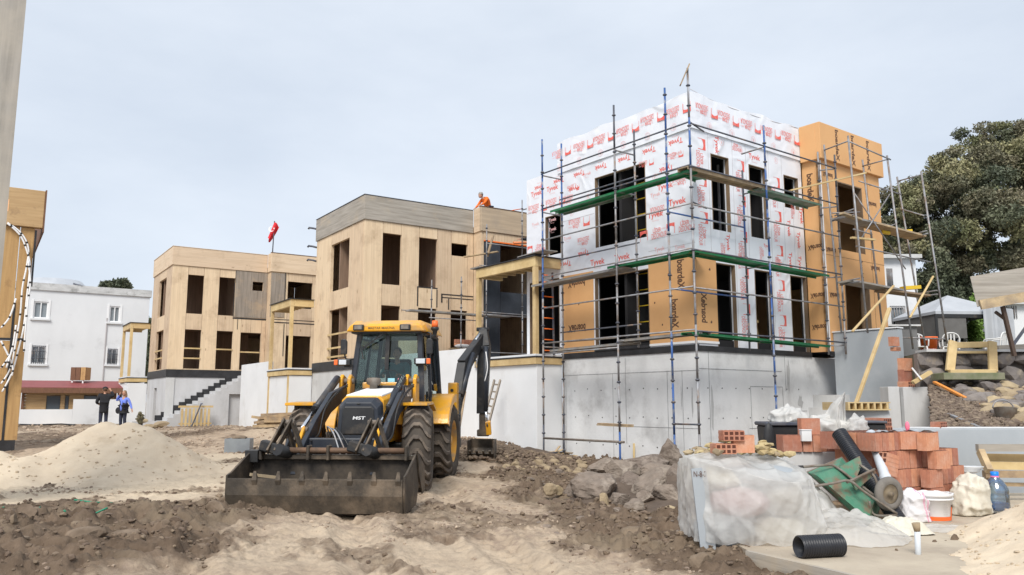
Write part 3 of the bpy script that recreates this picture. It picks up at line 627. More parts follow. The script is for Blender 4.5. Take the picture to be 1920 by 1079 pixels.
# ---- leftmost house of the row
HA = clt_house(FA, 'farthest tan timber house, with a flag on its roof and black edged stairs', 'timber houses in a row', wood, woodh, 'A')
stair(FA, HA, -.35, 3.7, .55, 2.95, 15, -1.25, -.02, pale_c, True, (2.75, 3.5, 2.0))
B('door', HA, concrete, 2.8, 3.45, -.98, -.94, .2, 1.95)
B('door_frame_pier', HA, concrete2, -.02, .38, -.045, -.006, -.4, 2.8)
B('landing_wall', HA, pale_c, -1.6, -.36, -1.4, -1.15, -.3, .72)
for a, b, z in ((.74, 1.54, 4.25), (.74, 1.54, 3.75), (2.29, 3.11, 4.25), (3.5, 4.5, 4.15)):
    B('guard_rail', HA, timber, a, b, -.035, -.006, z, z+.07)
for z in (4.2, 3.8): B('guard_rail', HA, timber, -.035, -.006, 1.48, 3.42, z, z+.07)
B('black_tape', HA, black_mem, 3.05, 3.09, -.012, -.001, 6.0, 7.8); B('black_tape', HA, black_mem, 3.05, 4.78, -.012, -.001, 5.9, 5.97); B('black_tape', HA, black_mem, 3.1, 3.14, -.012, -.001, 7.8, 8.44)
B('black_tape', HA, black_mem, 3.30, 3.33, -.012, -.001, 5.35, 5.88); B('black_tape', HA, black_mem, 5.52, 5.56, -.645, -.632, 6.9, 8.44)
B('black_tape', HA, black_mem, 4.9, 7.9, -.615, -.602, 5.75, 5.80); B('black_tape', HA, black_mem, 4.9, 7.9, -.615, -.602, 5.92, 5.95); B('black_tape', HA, black_mem, 5.55, 5.59, -.615, -.602, 4.0, 5.7)
canopy(FA, 'small timber canopy on two posts at the left side of the farthest tan house', 2.9, deck=2.95, y0=5.2, y1=8.0)

# ---- middle house
HM = clt_house(FM, 'middle timber house with a grey weathered parapet and a dark blue membrane bay', 'timber houses in a row', wood, greyh, 'M')
stair(FM, HM, -.35, 3.7, .55, 2.95, 15, -1.25, -.02, concrete2, False)
for z in (4.25, 3.7, 3.35): B('guard_rail', HM, timber, -.035, -.006, 1.4, 3.5, z, z+.07)
B('guard_rail', HM, darkst, -.036, 1.4, -.036, -.007, 4.25, 4.3)
B('black_tape', HM, black_mem, 2.24, 2.28, -.012, -.001, 5.3, 6.05); B('black_tape', HM, black_mem, 3.09, 3.13, -.012, -.001, 5.3, 6.0); B('black_tape', HM, black_mem, 2.24, 3.13, -.011, -.002, 6.03, 6.07)
B('black_tape', HM, black_mem, 3.3, 4.78, -.014, -.001, 5.82, 5.86); B('black_tape', HM, black_mem, 3.3, 4.78, -.014, -.001, 5.70, 5.73); B('black_tape', HM, black_mem, 3.3, 3.36, -.013, -.002, 5.5, 5.84); B('black_tape', HM, black_mem, 3.62, 3.66, -.013, -.002, 5.24, 5.68)
canopy(FM, 'timber canopy on tall posts at the left side of the middle house', .2, deck=2.98, y0=5.2, y1=8.0)
# lifting straps and loops on the left edge of the middle house
for z in (9.0, 8.2, 7.6):
    p = FM.w(-.03, 5.15, z); o = obj('lifting_strap', MB().path([(0, 5.18, z), (-.12, 5.3, z+.05), (-.28, 5.42, z+.08), (-.30, 5.45, z+.02)], .045, 6), darkst, HM)

# ---- white garden walls and deck blocks beside the houses
def white_block(fr, label, z1, hi=None, y1=8.4, y2=11.5, x0=-.98, z0=-.5):
    t = on_frame(fr, 'garden_wall', label, 'wall', 'white walls between the houses')
    B('deck_block', t, white_pl, x0, -.004, 5.2, y1, z0, z1, .008)
    B('wall_section', t, white_pl, x0, x0+.22, y1+.004, y2, z0, hi or 3.35, .008)
white_block(FT, 'long white rendered wall behind the digger arm, beside the wrapped house', 2.70, 3.35, 8.3, 13.5)
white_block(FM, 'white rendered wall behind the two tall timber posts', 2.70, 3.4, 8.1, 12.5)
white_block(FA, 'white block under the small canopy of the farthest tan house', 2.6, 2.9, 8.1, 8.6, z0=.1)

# ------------------------------------------------------------------ the wrapped house on the right
HT = on_frame(FT, 'wrapped_house', 'house wrapped in white printed membrane and orange boards behind scaffolding', 'house')
TOPP = 9.6
left_h = [(1.65, 3.66, 6.02, 8.1), (1.62, 3.72, 3.02, 5.15), (5.2, 5.95, 6.1, 7.35), (5.3, 6.75, 3.05, 5.35)]
mbw = MB(); mbw.wall('x', 0, .16, 0, 5.3, 3.0, 8.62, left_h); mbw.wall('x', 0, .16, 5.3, 6.9, 3.0, 8.75, left_h)
mbw.wall('y', 0, .16, .16, 4.8, 3.0, 8.62, [(.72, 1.46, 6.04, 8.07), (2.32, 3.1, 6.04, 8.07), (3.92, 4.62, 7.1, 8.05), (.76, 1.56, 3.0, 5.17), (2.38, 3.16, 3.0, 5.15), (4.0, 4.79, 3.0, 5.15)])
obj('wrapped_wall', mbw, membrane, HT, fix=False)
# near-black sheet added behind the wrap, room shade put into its colour
il = MB(); il.wall('x', .165, .05, .2, 6.7, 3.0, 8.5, left_h); il.wall('y', .165, .05, .2, 4.8, 3.0, 8.5, [(.72, 1.46, 6.04, 8.07), (2.32, 3.1, 6.04, 8.07), (3.92, 4.62, 7.1, 8.05), (.76, 1.56, 3.0, 5.17), (2.38, 3.16, 3.0, 5.15), (4.0, 4.79, 3.0, 5.15)]); obj('shade_lining', il, shade_int, HT, fix=False)
# parapet wrap with a slightly slack top edge
par = MB(); nseg = 28
for (ax, L_) in (('x', 5.3), ('y', 4.78)):
    pts = []
    for i in range(nseg+1):
        t = i/nseg; sag = -.035*abs(sin(t*9.4+.6))+.02*sin(t*23)-.05*(1 if .12 < t < .5 else 0)*sin((t-.12)/.38*pi); a = t*L_
        off = -.045-.01*sin(t*31)
        pts.append((a, off, TOPP+sag))
    for i in range(nseg):
        (a, o1, z1), (b, o2, z2) = pts[i], pts[i+1]
        P = (lambda a, t, z: (t, a, z)) if ax == 'x' else (lambda a, t, z: (a, t, z))
        par.quad(P(a if i else -.045, o1 if i else -.045, 8.60), P(b, o2, 8.60), P(b, o2, z2), P(a if i else -.045, o1 if i else -.045, z1), 0, True)
        par.quad(P(a, o1, z1), P(b, o2, z2), P(b, .2, z2-.01), P(a, .2, z1-.01), 0, False)
        par.quad(P(a, o1, 8.6), P(b, o2, 8.6), P(b, .0, 8.61), P(a, .0, 8.61), 0, False)
par.box(.16, .3, .16, 5.3, 8.6, 9.4); par.box(.16, 4.8, .16, .3, 8.6, 9.4); par.box(0, 5.2, 5.16, 5.3, 8.62, 9.5)
obj('wrapped_parapet', par, membrane, HT, fix=False)
# loose cable along the parapet top
obj('roof_cord', MB().path([(0, 0, 9.66), (.6, -.03, 9.55), (1.6, -.04, 9.5), (3, -.04, 9.5), (4.7, -.04, 9.58)], .008, 5), grey_print, HT)
shell(HT, None, 5.3, wall_m=shade_int, inner=shade_int)
B('side_wing_core', HT, shade_int, .17, 4, 6.75, 6.9, 3.0, 8.7); B('side_wing_core', HT, shade_int, .17, 4, 5.32, 6.74, 8.5, 8.7); B('side_wing_core', HT, shade_int, 2.4, 2.5, 5.32, 6.74, 3.0, 8.49); B('side_wing_core', HT, shade_int, .17, 2.39, 5.32, 6.74, 5.4, 5.6); B('side_wing_core', HT, shade_int, .17, 2.39, 5.32, 6.74, 2.9, 3.04)
lining_m = mat('brown_lining', (.24, .165, .10), .85, (.15, .10, .065), 3, 6, (1, 1, .4))
# window linings (brown timber reveals)
def lining(x0, x1, z0, z1, plane):
    mb = MB(); t = .022; d = .10
    if plane == 'y':
        mb.box(x0, x0+t, -.006, d, z0, z1); mb.box(x1-t, x1, -.006, d, z0, z1); mb.box(x0+t, x1-t, -.006, d, z1-t, z1)
    else:
        mb.box(-.006, d, x0, x0+t, z0, z1); mb.box(-.006, d, x1-t, x1, z0, z1); mb.box(-.006, d, x0+t, x1-t, z1-t, z1)
    obj('window_lining', mb, lining_m, HT)
for q in ((.72, 1.46, 6.04, 8.07), (2.32, 3.1, 6.04, 8.07), (3.92, 4.62, 7.1, 8.05), (.76, 1.56, 3.0, 5.17), (2.38, 3.16, 3.0, 5.15), (4.0, 4.79, 3.0, 5.15)): lining(*q, 'y')
for q in left_h: lining(*q, 'x')
# orange bay
ob = [(5.66, 7.0, 5.98, 8.02), (5.76, 7.1, 3.05, 5.05)]
mbw = MB(); mbw.wall('y', -.6, .14, 4.85, 8.05, 3.0, 8.52, ob); mbw.wall('x', 4.85, .14, -.598, .0, 3.0, 8.52, []); mbw.wall('x', 7.91, .14, -.46, 5.3, 3.0, 8.52, [])
obj('orange_bay_wall', mbw, orange_b, HT, fix=False)
mb = MB().box(4.72, 8.15, -.72, -.56, 8.52, 9.6); mb.box(4.72, 4.88, -.56, -.05, 8.52, 9.6); mb.box(8.0, 8.15, -.56, 5.3, 8.52, 9.6); obj('orange_bay_parapet', mb, orange_b, HT, bevel=.008)
for x in (5.62, 7.35): B('board_joint', HT, board_print, x, x+.008, -.605, -.6, 3.0, 8.5)
B('board_joint', HT, board_print, 4.87, 8.04, -.605, -.6, 5.75, 5.757)
# white corner strips of the boards
B('corner_strip', HT, white_m, 4.84, 4.865, -.612, -.59, 3.0, 8.5)
for q in ob: 
    mb = MB(); mb.box(q[0], q[0]+.035, -.607, -.4, q[2], q[3]); mb.box(q[1]-.035, q[1], -.607, -.4, q[2], q[3]); mb.box(q[0]+.035, q[1]-.035, -.607, -.4, q[3]-.035, q[3]); mb.box(q[1]-.16, q[1]-.08, -.45, -.4, q[2], q[3]-.035); obj('window_lining', mb, lining_m, HT)
# orange boards on the wrapped part
B('orange_board', HT, orange_b, -.02, -.003, 3.78, 5.14, 3.02, 5.36); B('orange_board', HT, orange_b, -.022, -.003, -.02, 1.60, 3.10, 5.40); B('orange_board', HT, orange_b, -.002, .76, -.022, -.003, 3.10, 5.40)
B('board_flashing', HT, white_m, -.028, -.023, -.02, 1.62, 3.06, 3.12); B('board_flashing', HT, white_m, -.03, .78, -.03, -.023, 3.06, 3.12)
B('membrane_band', HT, black_mem, -.03, -.004, -.03, 5.2, 2.86, 3.03); B('membrane_band', HT, black_mem, -.004, 4.85, -.03, -.004, 2.86, 3.0); B('membrane_band', HT, black_mem, 4.82, 8.06, -.64, -.605, 2.86, 3.0)
B('door_sill', HT, black_mem, -.06, -.004, 1.62, 3.72, 3.03, 3.10)
# foundation
f = MB(); f.wall('x', 0, .25, 0, 5.17, -.7, 2.86, []); f.wall('y', 0, .25, .25, 4.6, -.7, 2.86, []); f.wall('y', 0, .25, 4.6, 8.05, -.7, 2.86, []); f.box(.26, 8, .26, 5.1, 2.6, 2.84); f.box(.0, 8, 5.0, 5.17, -.7, 2.84)
obj('foundation_wall', f, concrete, HT, fix=False)
# formwork joints and tie holes as recesses/raised lips
mb = MB()
for y, z0, z1 in ((1.05, .3, 2.4), (3.05, -.3, 2.4), (2.55, .5, 2.8), (.55, -.2, 2.4)): mb.box(-.006, -.001, y, y+.012, z0, z1)
for z, y0, y1 in ((2.38, 0, 5.1), (.95, 0, 3.4)): mb.box(-.007, -.001, y0, y1, z, z+.012)
for x, z0, z1 in ((.35, -.3, 2.86), (2.0, .9, 2.0), (3.4, .9, 2.0), (3.55, 1.9, 2.86)): mb.box(x, x+.014, -.006, -.001, z0, z1)
for z, x0, x1 in ((2.42, 0, 3.4), (2.0, 2.0, 3.4), (.92, 1.9, 3.5), (1.35, 3.6, 4.5)): mb.box(x0, x1, -.007, -.001, z, z+.014)
obj('formwork_joints', mb, patch_m, HT, kind='stuff')
mb = MB()
for z in (.45, 1.2, 1.95):
    for i in range(9):
        y = .35+i*.53+.05*sin(i*7+z); mb.tube((-.001, y, z+.03*sin(i*3)), (-.007, y, z+.03*sin(i*3)), .018, 7)
        x = .3+i*.55
        if x < 4.5: mb.tube((x, -.001, z), (x, -.007, z), .018, 7)
obj('tie_holes', mb, jcb_b, HT, kind='stuff')
mb = MB(); rg = random.Random(4)
def blob(mb, c, u, v, ru, rv, nn=11, seed=0):
    q = random.Random(seed); c = Vector(c); u = Vector(u); v = Vector(v)
    mb.add([c+u*cos(2*pi*i/nn)*ru*q.uniform(.55, 1.2)+v*sin(2*pi*i/nn)*rv*q.uniform(.55, 1.2) for i in range(nn)], [tuple(range(nn))])
for i, (x, z, a, b_) in enumerate(((.45, 1.5, .05, .6), (3.7, 2.3, .09, .5), (4.2, 1.6, .12, .2))):
    blob(mb, (x, -.004-.0004*i, z), (1, 0, 0), (0, 0, 1), a, b_, 14, i)
for i, (y, z, a, b_) in enumerate(((.25, 1.6, .03, .4), (.6, 1.7, .02, .3))):
    blob(mb, (-.004-.0004*i, y, z), (0, 1, 0), (0, 0, 1), a, b_, 14, i+30)
obj('concrete_patches', mb, mat('soft_stain', (.42, .42, .415), .9, (.5, .5, .5), 3), HT, kind='stuff', fix=False)
# broken stair stub between foundation and rendered wall
for i in range(4): B('stair_stub', HT, concrete2, 4.1+.24*i, 5.1, -1.0, -.005, .4+.35*i-(.3 if i == 0 else 0), .75+.35*i)

# ---- printing on the membrane (flat print)
P = MB(); Q = MB()   # red / pale
U1, V1, C1 = Vector((0, -1, 0)), Vector((0, 0, 1)), (lambda y, z: (-.0505 if z > 8.6 else -.004, y, z))     # left face
U2, C2 = Vector((1, 0, 0)), (lambda x, z: (x, -.0505 if z > 8.6 else -.004, z))
C1 = (lambda y, z: (-.064 if z > 8.6 else -.004, y, z)); C2 = (lambda x, z: (x, -.064 if z > 8.6 else -.004, z))
def icon(mb, c, u, v, s):
    c = Vector(c); f = lambda a, b: c+u*(a*s)+v*(b*s)
    # square badge: solid band, two thin uprights, curved notch
    n = 7; pts = [(-.5, .5), (.5, .5), (.5, -.5), (.44, -.5)]+[(.44-.80*i/n, .20+.13*cos(pi*(i/n-.5))-.10) for i in range(n+1)]+[(-.5, -.02)]
    mb.add([f(a, b) for a, b in pts], [tuple(range(len(pts)))])
    mb.add([f(-.5, -.02), f(-.47, -.02), f(-.47, -.5), f(-.5, -.5)], [(0, 1, 2, 3)])
def block(c, u, v, w=.62, h=.42):
    c = Vector(c); put_text(P, 'LİDER', c-u*.12*w+v*.25*h, u, v, w*.55, h*.42, 0, .01); put_text(P, 'DEDONOUR', c-v*.22*h, u, v, w, h*.42, 0, .0)
    put_text(Q, 'sistem', c+u*.34*w+v*.22*h, u, v, w*.3, h*.14)
_pj = random.Random(12)
def unit(c, u, v, s=1.0):
    c = Vector(c)+u*_pj.uniform(-.05, .05)+v*_pj.uniform(-.03, .03); th_ = _pj.uniform(-.035, .035); u, v = u*cos(th_)+v*sin(th_), v*cos(th_)-u*sin(th_); icon(P, c-u*.42*s, u, v, .33*s); block(c+u*.22*s, u, v, .62*s, .42*s)
def tyv(c, u, v, s=.55, mb=None): put_text(mb or P, 'Tyvek', c, u, v, s, s*.38, 0, .02); put_text(Q, 'HomeWrap', Vector(c)-v*(s*.27), u, v, s*.45, s*.08)
def ring(c, u, v, r_=.1):
    c = Vector(c); n = 14
    Q.add([c+u*cos(2*pi*i/n)*r_*k+v*sin(2*pi*i/n)*r_*k for k in (1, .9) for i in range(n)], [(i, (i+1) % n, n+(i+1) % n, n+i) for i in range(n)])
    put_text(Q, 'R', c, u, v, r_*.7, r_)
for i in range(6): unit(C1(.42+i*.93, 9.18), -U1, -V1, .80); ring(C1(.55+i*.93, 8.78), -U1, -V1)
for i in range(5): unit(C2(.5+i*.93, 9.18), -U2, -V1, .80); ring(C2(.65+i*.93, 8.78), -U2, -V1)
for i in range(7): tyv(C1(.55+i*.95, 8.4), -U1, -V1, .5)
for i in range(5):
    if i not in (2, 3): unit(C1(.6+i*1.0, 7.9+.12), -U1, -V1, .5)
for y, z in ((.95, 7.25), (5.6, 8.2), (6.4, 8.2)): tyv(C1(y, z), U1, V1, .55)
for y, z, s in ((.55, 6.75, .6), (1.62-.3, 6.55, .55), (2.6, 5.58, .6), (3.6, 5.58, .6)): tyv(C1(y, z), U1, V1, s)
tyv(C1(.9, 7.75), -U1, -V1, .5)
for y, z in ((.45, 6.1), (1.35, 6.05)): unit(C1(y, z), U1, V1, .85)
for y, z in ((4.35, 6.9), (5.5, 7.75), (6.4, 7.7)): unit(C1(y, z), -U1, -V1, .85)
unit(C1(6.4, 6.4), U1, V1, .8)
for y, z in ((4.2, 5.95), (5.0, 5.75), (4.6, 8.0)): tyv(C1(y, z), -U1, -V1, .5)
for y, z in ((3.95, 7.6), (4.7, 7.25), (1.3, 7.6)): ring(C1(y, z), U1, V1, .09)
VD = -V1   # vertical columns read downwards
def col(x, z0, z1, u=U2):
    z = z1
    while z > z0: icon(P, C2(x+.06, z-.15), VD, u, .30); block(C2(x-.02, z-.62), VD, u, .55, .34); z -= .98
col(.32, 5.5, 8.4); col(1.92, 3.4, 8.1); col(3.52, 3.1, 7.9)
for x, z in ((.98, 8.35), (4.05, 6.5), (4.5, 6.2), (4.05, 5.55), (4.5, 5.5), (4.7, 6.95)): tyv(C2(x, z), VD, U2, .5)
for y, z in ((.5, 8.05), (5.6, 6.9), (6.45, 7.2), (5.6, 7.2), (1.2, 5.6), (.5, 5.55), (1.3, 7.1), (4.9, 6.5), (4.0, 8.3)): tyv(C1(y, z), U1, V1, .36, Q)
for y, z in ((4.9, 7.7), (4.2, 6.3), (6.5, 6.0), (.45, 7.3), (1.25, 6.65)): block(C1(y, z), -U1, -V1, .5, .3)
for x, z in ((1.1, 5.5), (1.8, 5.3), (2.75, 5.6), (3.5, 5.4), (4.3, 7.0)): block(C2(x, z), VD, U2, .4, .22)
tyv(C2(2.6, 8.3), U2, V1, .5); tyv(C2(1.3, 5.75), VD, U2, .45); tyv(C2(3.0, 5.85), U2, V1, .3)
for x, z in ((.62, 5.35), (2.0, 8.4), (1.2, 8.45), (3.6, 8.4)): ring(C2(x, z), U2, V1, .09)
block(C2(1.85, 8.45), U2, V1, .4, .25)
obj('red_lettering', P, red_print, HT, fix=False, kind='stuff'); obj('pale_lettering', Q, pale_print, HT, fix=False, kind='stuff')
# overlap seams and thin ruled lines of the sheets
S = MB()
for z, y0, y1 in ((7.62, 0, 1.6), (7.62, 3.7, 6.9), (5.9, 0, 1.55), (7.05, 3.7, 5.15), (5.6, 0, 1.6)): S.box(-.005, -.001, y0, y1, z, z+.008)
for x, z0, z1 in ((.62, 5.4, 8.6), (1.62, 3.05, 8.6), (2.2, 5.2, 8.6), (3.22, 3.05, 8.6), (3.84, 5.2, 8.6), (4.3, 5.2, 7.0)): S.box(x, x+.007, -.005, -.001, z0, z1)
obj('sheet_seams', S, grey_print, HT, kind='stuff')
# board print
K = MB()
def brd(c, u, v, w=.62, h=.2): put_text(K, 'boardeX', c, u, v, w, h, 0, .03)
Lb = (lambda y, z: (-.0245, y, z)); Rb = (lambda x, z: (x, -.0245, z)); Bb = (lambda x, z: (x, -.625 if z < 8.5 else -.7235, z))
for z in (5.08, 3.75): brd(Lb(4.5, z), -U1, -V1, .75, .22)
brd(Lb(.48, 4.85), VD, U1*1, .75, .24)
brd(Lb(.72, 3.85), VD, U1, .75, .24); brd(Rb(.24, 3.95), -VD, U2, .75, .22)
for y, z in ((.9, 4.9), (1.15, 3.6), (1.4, 4.2), (4.4, 4.45)): blob(K, Lb(y, z), U1, V1, .03, .035, 8, 3)
for x, z in ((.5, 4.95), (.5, 3.6)): blob(K, Rb(x, z), U2, V1, .035, .04, 8, 5)
Fb = (lambda x, z: (x, -.6055, z))
for x in (5.6, 6.45, 7.3): brd((x, -.7245, 9.05), VD if x != 7.3 else VD, U2*1, .95, .17)
for x, z in ((5.2, 8.12), (7.55, 7.6), (7.5, 5.6), (5.15, 5.9), (5.2, 4.6), (5.3, 3.2)): brd((x, -.6085, z), -U2, -V1, .5, .14)
brd((6.75, -.6085, 5.45), VD, U2, .6, .14)
fl = (lambda y, z: (4.8445, y, z))
brd(fl(-.25, 7.75), VD, U1, .85, .2)
for z in (6.0, 4.6, 3.7): brd(fl(-.3, z), -U1, -V1, .45, .15)
for x, z in ((5.3, 6.9), (7.5, 8.2), (7.4, 6.8), (5.3, 5.4), (7.5, 4.9), (5.35, 4.0)): blob(K, (x, -.6085, z), U2, V1, .03, .035, 8, 7)
obj('board_lettering', K, board_print, HT, fix=False, kind='stuff')
# canopy of the wrapped house, bigger timber
canopy(FT, 'fresh timber canopy with black roof edge between the middle and the wrapped house', 2.96, deck=2.96, y0=5.2, y1=8.3)
# yellow scaffold frame seen through the big openings, sawhorse inside
t = on_frame(FT, 'yellow_tower_frame', 'yellow tubular ladder frame inside the big openings of the wrapped house', 'scaffold frame')
for z0, z1 in ((3.05, 5.25), (5.65, 8.0)):
    for y in (1.75, 2.55): obj('upright', MB().tube((.55, y, z0), (.55, y, z1), .022), yellow_l, t)
    z = z0+.3
    while z < z1: obj('rung', MB().tube((.55, 1.77, z), (.55, 2.53, z), .016), yellow_l, t); z += .45
t = on_frame(FT, 'sawhorse', 'wooden sawhorse standing in a ground floor doorway of the wrapped house', 'sawhorse')
for x in (2.5, 3.0):
    for s in (-1, 1): obj('leg', MB().beam((x+s*.16, .5, 3.19), (x+s*.02, .5, 3.78), .05, .03), timber, t)
obj('top_bar', MB().box(2.4, 3.12, .47, .53, 3.78, 3.85), timber, t); obj('crossbar', MB().box(2.4, 3.1, .53, .55, 3.4, 3.44), timber, t)
# windows' white uprights inside dark rooms
for x, y in ((1.1, 1.2), (2.8, 1.4)): B('room_prop', HT, grey_print, x, x+.05, y, y+.05, 5.62, 8.48)

# ------------------------------------------------------------------ near timber house at the left edge
FN = Fr((-7.25, 11.3, 0), 33.5)
HN = on_frame(FN, 'timber_house', 'timber house cut by the left edge, grey near wall, golden far wall', 'house')
B('weathered_wall', HN, mat('pale_weathered_wall', (.40, .36, .31), .85, (.30, .27, .23), 1.3, 8, (7, 7, .5), .3, 2.5, dirt=(.46, .40, .32), dscale=.8), -3.2, 0, 0, .3, 2.6, 11)
nl = FN.l(at_y(35, 840, 23)); x1, y1 = nl[0], nl[1]
goldw = mat('golden_wood', (.50, .31, .13), .75, (.40, .24, .10), 1.6, 8, (9, 9, .5), .25, 2.5, dirt=(.28, .16, .07), dscale=2.2, dlo=.55, dhi=.75)
goldh = mat('golden_wood_horizontal', (.52, .35, .18), .75, (.42, .27, .13), 1.6, 8, (.5, .5, 9), .25, 2.5, dirt=(.30, .19, .10), dscale=2.2, dlo=.58, dhi=.75)
for i, (a, b_, z0, z1) in enumerate(((-4, -1.22, .55, 6.6), (-1.21, -.42, .55, 3.32), (-1.21, -.42, 3.34, 6.6), (-.40, -.06, .55, 6.6))): B('wall_panel', HN, goldw, x1+a, x1+b_, y1, y1+.15, z0, z1)
B('wall_panel', HN, goldw, x1-.2, x1-.05, y1+.155, y1+5, .55, 6.6)
B('parapet', HN, goldh, x1-1.1, x1+.13, y1-.12, y1+.12, 6.62, 7.72, .01); B('parapet', HN, goldh, x1-4, x1-1.12, y1-.115, y1+.12, 6.62, 7.72, .01); B('parapet', HN, brown_wood, x1+.13, x1+.17, y1-.14, y1+5, 6.5, 7.75)
B('membrane_foot', HN, black_mem, x1-4, x1-.1, y1-.02, y1+.17, -.3, .55); B('black_tape', HN, black_mem, x1-1.25, x1-.1, y1-.012, y1-.002, 3.33, 3.40); B('black_tape', HN, black_mem, x1-.43, x1-.37, y1-.014, y1-.002, .5, 4.4)
B('roof_edge_board', HN, jcb_b, x1-.05, x1+.0, y1-.03, y1+.01, 4.9, 6.55)
B('paper_note', HN, mat('peach_paper', (.9, .5, .25)), x1-.95, x1-.75, y1-.126, y1-.122, 7.0, 7.35)
# white conduits with black clips hanging on it
def conduit(pts):
    t = thing('conduit_bundle', 'white flexible conduits with black clips hanging down the golden wall', 'conduit')
    return t
cb = on_frame(FN, 'conduit_bundle', 'white flexible conduits with black clips hanging down the golden wall at the left edge', 'conduit')
def catmull(pts, k=6):
    pts = [Vector(p) for p in pts]; out = []
    q = [pts[0]]+pts+[pts[-1]]
    for i in range(1, len(q)-2):
        for j in range(k):
            t = j/k; a, b, c, d = q[i-1], q[i], q[i+1], q[i+2]
            out.append(.5*((2*b)+(c-a)*t+(2*a-5*b+4*c-d)*t*t+(3*b-a-3*c+d)*t**3))
    return out+[pts[-1]]
lines = [[(14, 417), (40, 438), (53, 465), (50, 500), (42, 540), (38, 590), (30, 640), (20, 690), (2, 720)],
         [(14, 419), (38, 442), (50, 470), (56, 500), (50, 560), (45, 610), (36, 650), (22, 700), (4, 735)],
         [(53, 490), (57, 530), (52, 570), (46, 640), (45, 660)], [(30, 560), (18, 595), (2, 615)], [(2, 640), (16, 668), (24, 690), (22, 705)], [(26, 655), (10, 680), (2, 690)], [(30, 610), (24, 650), (12, 690)]]
for k_, ln in enumerate(lines):
    pts = [FN.fx(px, py, y1-.10-.03*k_) for px, py in ln]; c = catmull(pts)
    o = obj('conduit', MB().path(c, .024, 7), white_m, cb)
    for j in range(2, len(c)-1, 4): obj('clip', MB().tube(c[j]-(c[j+1]-c[j]).normalized()*.025, c[j]+(c[j+1]-c[j]).normalized()*.025, .030, 7), jcb_b, o)

# flag on the farthest tan house
fp = FA.w(4.8, -.55, 0); t = thing('flag', 'red flag with white crescent and star on a pole above the tan house', 'flag', (fp[0], fp[1], 9.2))
obj('pole', MB().tube((0, 0, -.3), (.05, 0, 2.0), .03, 6), darkst, t)
fl_ = MB(); nx, nz_ = 10, 8; vs = []
for j in range(nz_+1):
    for i in range(nx+1):
        u_, v_ = i/nx, j/nz_; vs.append((.05+.04*sin(u_*5)-u_*.2*(1-v_)+(-.35*(1-v_)+.35*u_)*.9+.0, -.05-.22*sin(u_*4+v_*2)*u_, 1.05+.85*v_-.22*u_+.05*sin(u_*7)))
fl_.add(vs, [(j*(nx+1)+i, j*(nx+1)+i+1, (j+1)*(nx+1)+i+1, (j+1)*(nx+1)+i) for j in range(nz_) for i in range(nx)], 0, True)
o = obj('cloth', fl_, red_cl, t)
em = MB(); cc = Vector((-.02, -.30, 1.5)); n = 12; outer = [(cos(.6+2*pi*i/n*.8)*.15, sin(.6+2*pi*i/n*.8)*.15) for i in range(n+1)]; inner = [(cos(.6+2*pi*i/n*.8)*.115+.04, sin(.6+2*pi*i/n*.8)*.115+.02) for i in range(n+1)]
em.add([cc+Vector((a, 0, b)) for a, b in outer+inner], [(i, i+1, n+2+i, n+1+i) for i in range(n)])
em.add([cc+Vector((.15+.06*cos(pi/2+i*pi/5)*(1 if i % 2 == 0 else .4), 0, .03+.06*sin(pi/2+i*pi/5)*(1 if i % 2 == 0 else .4))) for i in range(10)], [tuple(range(10))])
obj('crescent_and_star', em, white_m, o, fix=False)
# ------------------------------------------------------------------ scaffolding round the wrapped house
SCF = on_frame(FT, 'scaffolding', 'blue and grey tube scaffolding with green platforms round the white wrapped house', 'scaffolding')
def pole(root, x, y, z0, z1, segs, x1=None, y1=None, cups=True, r=.026):
    x1 = x if x1 is None else x1; y1 = y if y1 is None else y1
    A, Bv = Vector((x, y, z0)), Vector((x1, y1, z1)); first = None
    ms = {'b': blue_t, 'g': steel, 'd': darkst}; zs = z0
    tot = z1-z0; mats = [steel, blue_t, darkst]; mb = MB(); k = len(segs)
    for i, c in enumerate(segs):
        p, q = A.lerp(Bv, i/k), A.lerp(Bv, (i+1)/k); mb.tube(p, q, r, 8, m='gbd'.index(c))
    o = obj('upright', mb, mats, root)
    if cups:
        z = z0+.45
        while z < z1-.08:
            p = A.lerp(Bv, (z-z0)/tot); obj('coupler_disc', MB().lathe([(r, -.03), (.05, -.012), (.055, 0), (.05, .012), (r, .03)], p, 'z', 8), darkst, o); z += .5
    return o
def ledger(root, p, q, m=steel, r=.021): return obj('ledger', MB().tube(p, q, r, 7), m, root)
OX, IX, OY, IY = -1.3, -.56, -1.03, -.29
for x, y, z0, z1, s in ((OX, 4.5, -.2, 9.24, 'dgggbbbb'), (OX, 1.5, -.35, 9.38, 'bggggggd'), (OX, IY, -.35, 9.28, 'bbbggbbb'), (OX, OY, -.35, 9.54, 'ggggggbg'),
                        (IX, 4.5, -.2, 9.26, 'dgggggbb'), (IX, 1.5, 3.0, 8.84, 'gggggd'), (1.62, OY, -.2, 8.73, 'bbbbbbbb'), (1.65, IY, 2.9, 7.7, 'dddbd'), (4.68, IY-.36, 2.9, 8.7, 'gggggg'), (4.9, OY, 2.9, 8.56, 'ggggdd')):
    pole(SCF, x, y, z0, z1, s)
for z in (8.2, 7.15, 6.22, 5.15, 4.25, 3.25):
    m = darkst if z > 7 else steel
    ledger(SCF, (OX, OY-.0, z), (OX, 4.55, z), m)
    ledger(SCF, (OX, OY, z-.03), (4.95, OY, z-.03), darkst if z != 6.22 and z != 4.25 else steel)
for z in (7.55, 5.75, 3.6): ledger(SCF, (IX, 1.4, z), (IX, 4.6, z), darkst)
for z in (6.15, 4.28): ledger(SCF, (OX, IY, z), (1.65, IY, z), blue_t)
